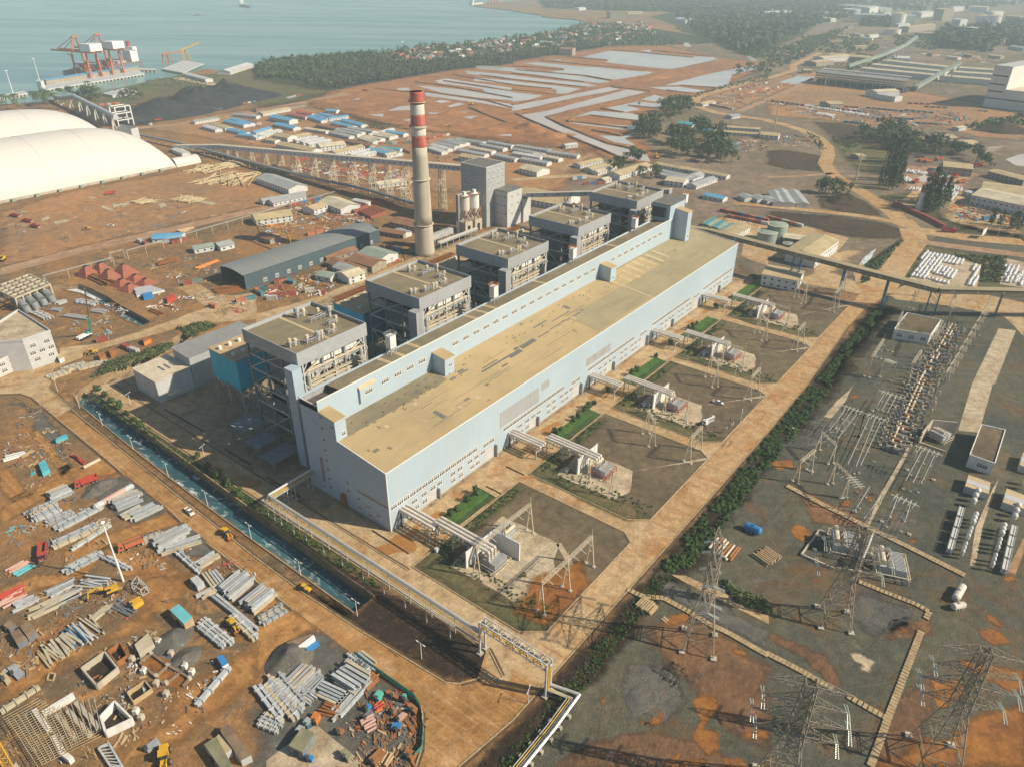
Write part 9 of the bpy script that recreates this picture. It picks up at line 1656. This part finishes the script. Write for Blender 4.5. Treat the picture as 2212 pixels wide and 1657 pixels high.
# trees, hedges, village
import numpy as np
rng = np.random.default_rng(5)
mat('f_dark', (.034,.052,.022), .8, col2=(.065,.09,.032), sc=.06); mat('f_mid', (.055,.082,.03), .8, col2=(.095,.12,.045), sc=.04); mat('f_light', (.07,.10,.03), .8, col2=(.11,.13,.05), sc=.2); mat('f_grey', (.06,.068,.042), .85, col2=(.10,.10,.062), sc=.05); mat('f_hedge', (.032,.066,.016), .8, col2=(.075,.12,.03), sc=.35); mat('f_trunk', (.12,.09,.065), .9)
def leaves(cs, rad, n, size, flat=.55):
 """n leaf sprays around every centre: cs (k,3), rad (k,3) -> vertices, quads"""
 k = len(cs); d = rng.normal(size=(k, n, 3)); d /= np.linalg.norm(d, axis=2, keepdims=True); c = cs[:, None, :]+d*rad[:, None, :]*(rng.random((k, n, 1))**.45)
 nrm = d*.8+rng.normal(size=d.shape)*.5; nrm[..., 2] += flat; nrm /= np.linalg.norm(nrm, axis=2, keepdims=True)
 a = np.cross(nrm, rng.normal(size=d.shape)); a /= np.linalg.norm(a, axis=2, keepdims=True)+1e-9; b = np.cross(nrm, a); s = size*(.55+.9*rng.random((k, n, 1)))
 if np.ndim(size) == 0 or True: q = np.stack([c-a*s-b*s*.6, c+a*s-b*s*.6, c+a*s+b*s*.6, c-a*s+b*s*.6], 2).reshape(-1, 3)
 return q, np.arange(len(q)).reshape(-1, 4)
def mesh_np(name, v, f, m, trunks=None):
 me = bpy.data.meshes.new(name); me.vertices.add(len(v)); me.vertices.foreach_set('co', v.astype('f').ravel()); me.loops.add(f.size); me.loops.foreach_set('vertex_index', f.ravel().astype('i')); me.polygons.add(len(f)); me.polygons.foreach_set('loop_start', np.arange(0, f.size, 4, dtype='i')); me.materials.append(MATS[m]); me.update(); return me
def crown(kind):
 if kind == 'palm':
  q = MB()
  for k in range(11):
   a = k*.571; pts = [V((math.cos(a)*r, math.sin(a)*r, 9.2+1.3*math.sin(r*.75)-r*r*.09)) for r in (0,1.3,2.6,4.0)]; n = V((-math.sin(a), math.cos(a), 0))
   for i, w0, w1 in ((0,.25,.8),(1,.8,.75),(2,.75,.15)): q.add([pts[i]-n*w0, pts[i]+n*w0, pts[i+1]+n*w1-Zu(.2), pts[i+1]-n*w1-Zu(.2)],[(0,1,2,3)])
  return np.array(q.v), np.array(q.f)
 if kind == 'cone': cs = np.array([(0,0,3+2.0*i) for i in range(6)], float); rad = np.array([(2.6-.36*i,2.6-.36*i,1.5) for i in range(6)]); return leaves(cs, rad, 34, .42, .3)
 if kind == 'bush': return leaves(np.array([(0,0,.8),(.3,.2,1.2)]), np.array([(.9,.9,.8),(.7,.7,.8)]), 60, .22)
 cs = rng.normal(size=(9,3))*(2.3,2.3,1.5)+(0,0,7.2); return leaves(cs, np.full((9,3), 1.9), 30, .5)
PR = {}
for kind, mm in (('palm','f_mid'),('cone','f_dark'),('broad','f_mid'),('bush','f_hedge')):
 v, f = crown(kind); h = {'palm':9.2,'cone':4,'broad':6.5,'bush':.8}[kind]; q = MB().tube((0,0,-.1),(.2,0,h),.24 if kind != 'bush' else .06,6,.12)
 tm = bpy.data.meshes.new('trunk'); tm.from_pydata(q.v, [], q.f); tm.materials.append(MATS['f_trunk']); PR[kind] = (mesh_np('crown', v, f, mm), tm)
def tree(kind, p, s, label, group, nm):
 t = thing(nm, label, 'shrub' if kind == 'bush' else 'tree', (p[0],p[1],0), group, random.uniform(0,6)); t.scale = (s,s,s*random.uniform(.85,1.2))
 for me, n in zip(PR[kind], ('crown','trunk')): o = bpy.data.objects.new(n, me); COL.objects.link(o); o.parent = t
def scatter(i, poly, n):
 P2 = [(p.x,p.y) for p in TL(i, poly)]; xs = [p[0] for p in P2]; ys = [p[1] for p in P2]; out = []
 for _ in range(n*40):
  p = (random.uniform(min(xs),max(xs)), random.uniform(min(ys),max(ys)))
  if inpoly(P2, *p): out.append(p)
  if len(out) >= n: break
 return out
CL = [(3,((1060,1350),(1180,1400),(1180,1657),(940,1640),(1000,1480)),26,'cone','in the clump between bend and wet truck yard',1.7),(3,((800,1180),(1100,1140),(1300,1240),(1560,1330),(1380,1400),(1000,1290),(780,1240)),44,'broad','on the long wooded bank',1.5),(3,((1560,1310),(1690,1340),(1640,1370)),6,'broad','by the tan garage',1.1),(3,((1790,1380),(1900,1390),(1900,1450),(1800,1440)),6,'broad','behind the tan garage',1.3),(7,((1300,60),(1480,20),(1560,130),(1420,215),(1290,170)),24,'cone','behind the white statue',1.7),(7,((1860,250),(2209,300),(2209,350),(1880,320)),12,'cone','along the stockyard road',1.0),
 (2,((1090,1100),(1270,1070),(1290,1200),(1100,1210)),24,'broad','at the lower pond corner',1.5),(2,((1320,1230),(1600,1150),(1800,1220),(1900,1400),(1880,1480),(1700,1440),(1330,1370)),42,'broad','on the slope under the long yellow shed',1.6),(2,((1290,950),(1500,890),(1560,950),(1340,1080)),22,'broad','beside the hairpin of the dirt road',1.5),(2,((980,1390),(1080,1350),(1070,1430)),6,'broad','beside the tan barracks',1.3),(2,((830,1440),(960,1410),(940,1500),(840,1500)),7,'broad','between barracks by the ponds',1.0),(2,((1100,1490),(1280,1510),(1230,1570),(1110,1540)),6,'broad','in the barrack courtyard',.9),(2,((1900,620),(2209,590),(2209,660),(1920,660)),16,'broad','at the end of the big pond',1.3),(0,((560,830),(780,850),(880,890),(800,900),(600,860)),10,'broad','by the port conveyor',1.5),(0,((1030,830),(1300,820),(1290,860),(1050,880)),8,'broad','between coal and white sheds',1.1),(7,((440,10),(560,0),(700,20),(520,60)),8,'broad','on the earth knoll',1.3)]
for i, poly, n, kind, where, s in CL:
 pts = scatter(i, poly, n); pts.sort(key=lambda p: (p[0]-CAM.x)**2+(p[1]-CAM.y)**2)
 for k, p in enumerate(pts): tree(kind, p, s*random.uniform(.7,1.25), 'dark %s tree %s, %s nearest there' % ('feathery' if kind == 'cone' else 'leafy', where, nth(k)), 'dark trees of the site', 'conifer_tree' if kind == 'cone' else 'leafy_tree')
pp = scatter(0, ((0,900),(300,880),(560,850),(600,960),(400,950),(0,970)), 34)+scatter(0, ((770,800),(880,790),(900,880),(800,890)), 8)
for k, p in enumerate(pp): tree('palm', p, random.uniform(1.2,1.7), 'coconut palm on the shore behind the white domes, %s along the shore' % nth(k), 'coconut palms by the domes', 'palm_tree')
bs = [(10,705,180),(10,665,205),(10,625,235),(10,575,285),(10,530,320),(10,415,400),(10,370,435),(6,1590,1150),(6,1560,1185),(6,1530,1195),(6,1240,1430),(6,1080,1550),(6,1030,1590),(9,1900,950),(9,1830,1010),(9,1740,1090),(9,1680,1130),(6,1880,940),(6,1760,1010),(6,2090,760),(10,830,70),(6,1370,1320)]+[(8,850+62*k,60+52*k) for k in range(9)]+[(8,1700+90*k,640+80*k) for k in range(5)]
for k, (i, x, y) in enumerate(bs): p = T(i, x, y); tree('bush', p, random.uniform(1.3,2.1), ('round clipped shrub on the lawns before the hall, %s on from the second lawn' if k < 22 else 'dark shrub on the canal verge, %s from the bend') % nth(k if k < 22 else k-22), 'shrubs on lawns and verge', 'shrub')
def mass(name, label, regs, per, hh, size, m, n=22, z0=.4):
 P2 = []; 
 for i, poly, c in regs: P2 += scatter(i, poly, c) if i is not None else poly
 k = len(P2); H = hh*(.6+.8*rng.random(k)); cs = np.zeros((k,3)); cs[:,:2] = P2; cs[:,2] = H*z0; rad = np.stack([per*(.7+.6*rng.random(k)), per*(.7+.6*rng.random(k)), H*.62], 1)
 v, f = leaves(cs, rad, n, size); o = bpy.data.objects.new(name, mesh_np(name, v, f, m)); COL.objects.link(o); tag(o, label, 'vegetation', None, 'stuff')
belt = ((0,590),(130,545),(330,520),(700,500),(1000,470),(1300,430),(1600,400),(1900,372),(2209,342),(2209,545),(1700,600),(900,738),(640,770),(0,680)); belt2 = ((0,318),(150,318),(300,290),(480,252),(640,215),(900,230),(1300,330),(1500,395),(830,405),(0,530))
mass('coastal_forest', 'grey-green plantation belt between the village and the settling ponds', [(1,((420,700),(1000,560),(1700,540),(2209,480),(2209,548),(1700,602),(900,738),(640,775)),1500),(2,((0,470),(500,410),(830,395),(830,408),(0,535)),350)], 3.2, 10.5, 1.25, 'f_grey', 26, .5)
mass('palm_grove', 'dense coconut and broadleaf grove along the shore and around village houses', [(1,((0,590),(130,545),(330,520),(700,500),(1000,470),(1300,560),(1000,560),(420,700),(0,680)),900),(1,belt,560),(2,belt2,760)], 4.0, 10, 1.6, 'f_mid', 22, .55)
mass('far_forest', 'hazy far forest covering the land beyond the village', [(2,((250,0),(2209,0),(2209,420),(2000,480),(1700,330),(1500,210),(1400,110),(800,95),(300,75)),2600),(3,((0,0),(700,0),(880,60),(700,150),(400,220),(250,300),(0,420)),1300),(3,((1440,330),(1550,270),(1900,260),(1990,380),(1880,460),(1500,420)),420),(3,((700,0),(1500,-40),(2209,-30),(2209,40),(1700,90),(1000,110),(880,60)),420),(3,((780,120),(1000,150),(1040,240),(820,230)),110),(3,((1960,260),(2209,200),(2209,420),(2000,400)),160)], 13, 20, 5.0, 'f_dark', 16, .5)
mass('eastern_scrub', 'dull green scrub and thickets over the eastern country between works and ponds', [(3,((0,420),(180,400),(560,270),(700,240),(420,430),(200,560),(0,600)),420),(3,((280,320),(700,300),(1000,420),(700,500),(400,430)),200),(3,((1100,300),(1450,330),(1440,440),(1100,400)),140),(2,((1400,250),(2209,330),(2209,520),(1950,470),(1700,360)),420),(3,((700,560),(1000,500),(700,600)),60),(3,((1700,1100),(2000,1030),(2209,1000),(2209,1080),(1800,1140)),60)], 6, 6, 1.6, 'f_mid', 16)
mass('scrub', 'low green scrub on banks and field edges', [(0,((1280,690),(1560,660),(1900,740),(2209,800),(2209,840),(1500,760),(1200,740)),200),(3,((560,1180),(800,1250),(700,1300),(560,1220)),120),(1,((920,1060),(1180,1080),(1100,1130),(940,1110)),90),(2,((1600,800),(2209,640),(2209,690),(1700,800),(1560,860)),260),(3,((270,560),(700,540),(690,600),(330,600)),160),(3,((330,1140),(440,1190),(500,1300),(440,1290)),60),(4,((800,1610),(920,1480),(1240,1380),(1480,1290),(1540,1340),(1300,1440),(1100,1510)),160),(4,((1530,1180),(1780,1120),(1870,1170),(1650,1260)),120),(7,((840,640),(1080,470),(1180,400),(960,660),(860,780),(800,790)),240),(7,((1560,540),(2050,570),(2010,790),(1850,790),(1840,640)),200),(14,((0,0),(330,0),(120,60)),1),(14,((1800,50),(2209,250),(2209,330),(1900,200)),130)], 1.5, 1.5, .5, 'f_light', 16)
HP = [q for q in ((x, -90.5-random.random()*(8.5 if 52 < x < 225 else 5)) for x in (random.uniform(47,345) for _ in range(1900))) if noise.noise(V((q[0]*.09,q[1]*.25,1))) > -.18]
mass('hedge_shrubbery', 'dark green shrubbery filling the strip along the front road', [(None,HP,0)], 1.0, 1.35, .32, 'f_hedge', 26)
mass('weeds', 'rank weeds along plot edges and the black ditch', [(None,[(random.uniform(x0,x0+48), random.uniform(-24.5,-20.6)) for x0 in (2,67,135,204,272) for _ in range(170)]+[(random.uniform(-.5,7)+68.4*k, random.uniform(-72,-25)) for k in range(5) for _ in range(110)]+[(random.uniform(-50,44), random.uniform(-96.5,-91)) for _ in range(420)]+[(random.uniform(-24.5,-21.6), random.uniform(-16,190)) for _ in range(420)],0)], .55, .6, .2, 'f_hedge', 16)
HC = dict(rust=(125,1.0),cream=(28,1),white=(20,1),grey=(84,1.1),red=(18,1.2)); hp = scatter(1, ((1000,500),(1350,440),(1900,385),(2209,350),(2209,480),(1800,530),(1300,560),(1050,540)), 110)+scatter(2, ((0,330),(300,300),(650,220),(1100,190),(1300,300),(1000,390),(830,390),(400,420),(0,450)), 165); random.shuffle(hp); hi = 0
for c, (n, s) in HC.items():
 w, l, h = 8, 12, 3; src = thing('village_house', 'x', 'house', (0,0,0), 'village houses among the palms')
 MB().add([(-l/2,-w/2,0),(l/2,-w/2,0),(l/2,w/2,0),(-l/2,w/2,0),(-l/2,-w/2,h),(l/2,-w/2,h),(l/2,w/2,h),(-l/2,w/2,h),(-l/2,0,h+2.4),(l/2,0,h+2.4)],[(0,1,5,4),(2,3,7,6),(1,2,6,9,5),(3,0,4,8,7)]).B('wall', 'k_walld', src, base=0); MB().add([(-l/2-.6,-w/2-.8,h-.3),(l/2+.6,-w/2-.8,h-.3),(l/2+.6,0,h+2.5),(-l/2-.6,0,h+2.5),(l/2+.6,w/2+.8,h-.3),(-l/2-.6,w/2+.8,h-.3)],[(0,1,2,3),(3,2,4,5)]).B('roof', 'k_'+c, src, base=0)
 pts = hp[hi:hi+n]; hi += n; pts.sort(key=lambda p: (p[0]-CAM.x)**2+(p[1]-CAM.y)**2)
 for k, p in enumerate(pts):
  o = src if k == 0 else copy_tree(src); o.location = (p[0],p[1],0); o.rotation_euler = (0,0,random.uniform(-.5,.5)+(1.57 if k % 3 else 0)); o.scale = (s*random.uniform(.9,1.7),s*random.uniform(.9,1.3),random.uniform(1.2,1.7)); o['label'] = '%s-roofed village house among the palms, %s nearest of that roof colour' % (NM[c], nth(k))
# rubble, offcuts and litter lying about the yards
lit = MB(); LM = ['s_grey','b_wood','b_rust','s_brown','s_cyan','v_red','b_white','s_dark','b_blue','b_orange']
def litter(i, poly, n, smax, ws):
 far = i in (1,2,3,5,7)
 for c in scatter(i, poly, n//(5 if far else 9)):
  a0 = random.uniform(0,3.2); kk = random.choices(range(10), ws, k=2); sg = smax*1.1
  for _ in range(9):
   a = a0+random.gauss(0,.35 if not far else .2); l = random.uniform(.35,smax*(1.1 if far else .8))*(3 if random.random() < .2 else 1); lit.use(kk[random.random() < .3]).obox((c[0]+random.gauss(0,sg),c[1]+random.gauss(0,sg),.05), l, random.uniform(.15,.5)*min(l,smax if far else 1.4), random.uniform(.15,.9 if far else .5), a)
W1 = (3,5,6,8,.5,.5,1.2,6,.2,.3)
for i, poly, n, s, ws in ((12,((0,100),(300,0),(900,0),(1100,250),(800,450),(400,750),(0,1000)),300,2.2,W1),(12,((600,850),(1250,480),(1650,650),(1900,1000),(1300,1500),(400,1657),(200,1100)),420,1.3,(2,7,4,6,0,.1,2.2,4,.3,.2)),(13,((800,1350),(950,1000),(1380,1080),(1430,1250),(1300,1657),(950,1657)),420,1.5,(.6,3,12,7,.3,.7,.6,4,.2,.5)),(8,((0,350),(200,260),(400,500),(440,800),(250,900),(0,700)),220,1.7,W1),(8,((150,130),(320,200),(620,640),(640,740),(560,640)),150,1.6,W1),(8,((250,1100),(600,950),(900,1100),(900,1500),(500,1657),(0,1657),(0,1400)),190,1.5,W1),(8,((1100,1350),(1600,1300),(2209,1657),(1100,1657)),170,1.5,W1),(4,((1150,830),(1500,880),(1640,1000),(1300,1060)),170,1.6,(3,3,3,3,1,.6,9,2,1,.5)),(4,((250,980),(900,900),(1250,1150),(900,1280),(450,1150)),300,1.8,(4,3,9,5,.3,.4,2,3,.2,.5)),(4,((1250,560),(1600,550),(1900,640),(1800,800),(1450,780),(1280,690)),420,2.4,W1),(4,((1700,850),(2209,800),(2209,1000),(1950,1100)),190,2.2,W1),(5,((0,830),(300,780),(900,560),(1300,480),(1400,540),(700,830),(200,960)),420,2.2,(3,4,8,5,.6,1,3,3,.8,1)),(5,((0,250),(500,80),(1000,100),(1000,250),(500,330),(100,480)),700,2.6,(3,5,7,5,.8,1.6,2,3,1,2)),(1,((300,1350),(900,1420),(1350,1500),(1350,1657),(1000,1600),(400,1480)),520,3.2,(4,2,4,4,1,9,5,2,1,2)),(1,((0,950),(1000,1080),(1700,1200),(2209,1260),(2209,1400),(1300,1400),(600,1330),(0,1250)),500,3,W1),(3,((0,880),(900,940),(1700,980),(1700,1100),(900,1080),(300,1000)),650,5,W1),(3,((880,1100),(1460,1120),(1700,1200),(1300,1180)),190,4,W1),(3,((100,1150),(300,1160),(400,1280),(100,1290)),110,3,W1),(3,((450,270),(1100,330),(1000,430),(600,380)),260,9,W1),(3,((1280,450),(1700,440),(2150,560),(1700,550)),340,9,(2,4,6,5,.2,.6,4,2,.2,1)),(2,((1580,1190),(2209,1200),(2209,1310),(1700,1300)),330,3.2,(2,3,6,4,1.4,2,5,2,1.4,2)),(2,((1660,860),(2209,690),(2209,850),(1950,940)),260,4,W1),(7,((1560,110),(2209,120),(2209,300),(1700,250)),260,3.2,(4,4,8,5,.4,1.6,1,3,.4,1)),(11,((0,300),(700,100),(1300,300),(1300,1400),(300,1400)),120,.7,(2,1,1,2,0,0,2,5,.1,.1)),(4,((0,200),(900,60),(2000,0),(1500,280),(700,460),(0,640)),420,2.2,(1,5,3,9,0,.1,.8,6,0,.1)),(6,((1700,170),(2209,240),(2209,330),(1800,230)),130,2.4,(2,2,8,3,.4,3,2,2,.6,2))): litter(i, poly, n, s, ws)
tag(lit.B('rubble', LM), 'scattered offcuts, scrap, boards and rubble lying across the yards', 'rubble', None, 'stuff')
# the air between: thin haze round everything
hz = MB().box(-1400,9000,-3800,9500,-7,196).B('haze', (lambda m: m)(bpy.data.materials.new('haze'))); tag(hz, 'thin pale haze over the whole coast', 'haze', None, 'stuff')
m = hz.data.materials[0]; m.use_nodes = True; N = m.node_tree.nodes; N.remove(N['Principled BSDF']); pv = N.new('ShaderNodeVolumePrincipled'); pv.inputs['Color'].default_value = (.70,.90,1,1); pv.inputs['Density'].default_value = .00016; pv.inputs['Anisotropy'].default_value = 0
m.node_tree.links.new(pv.outputs[0], N['Material Output'].inputs['Volume'])
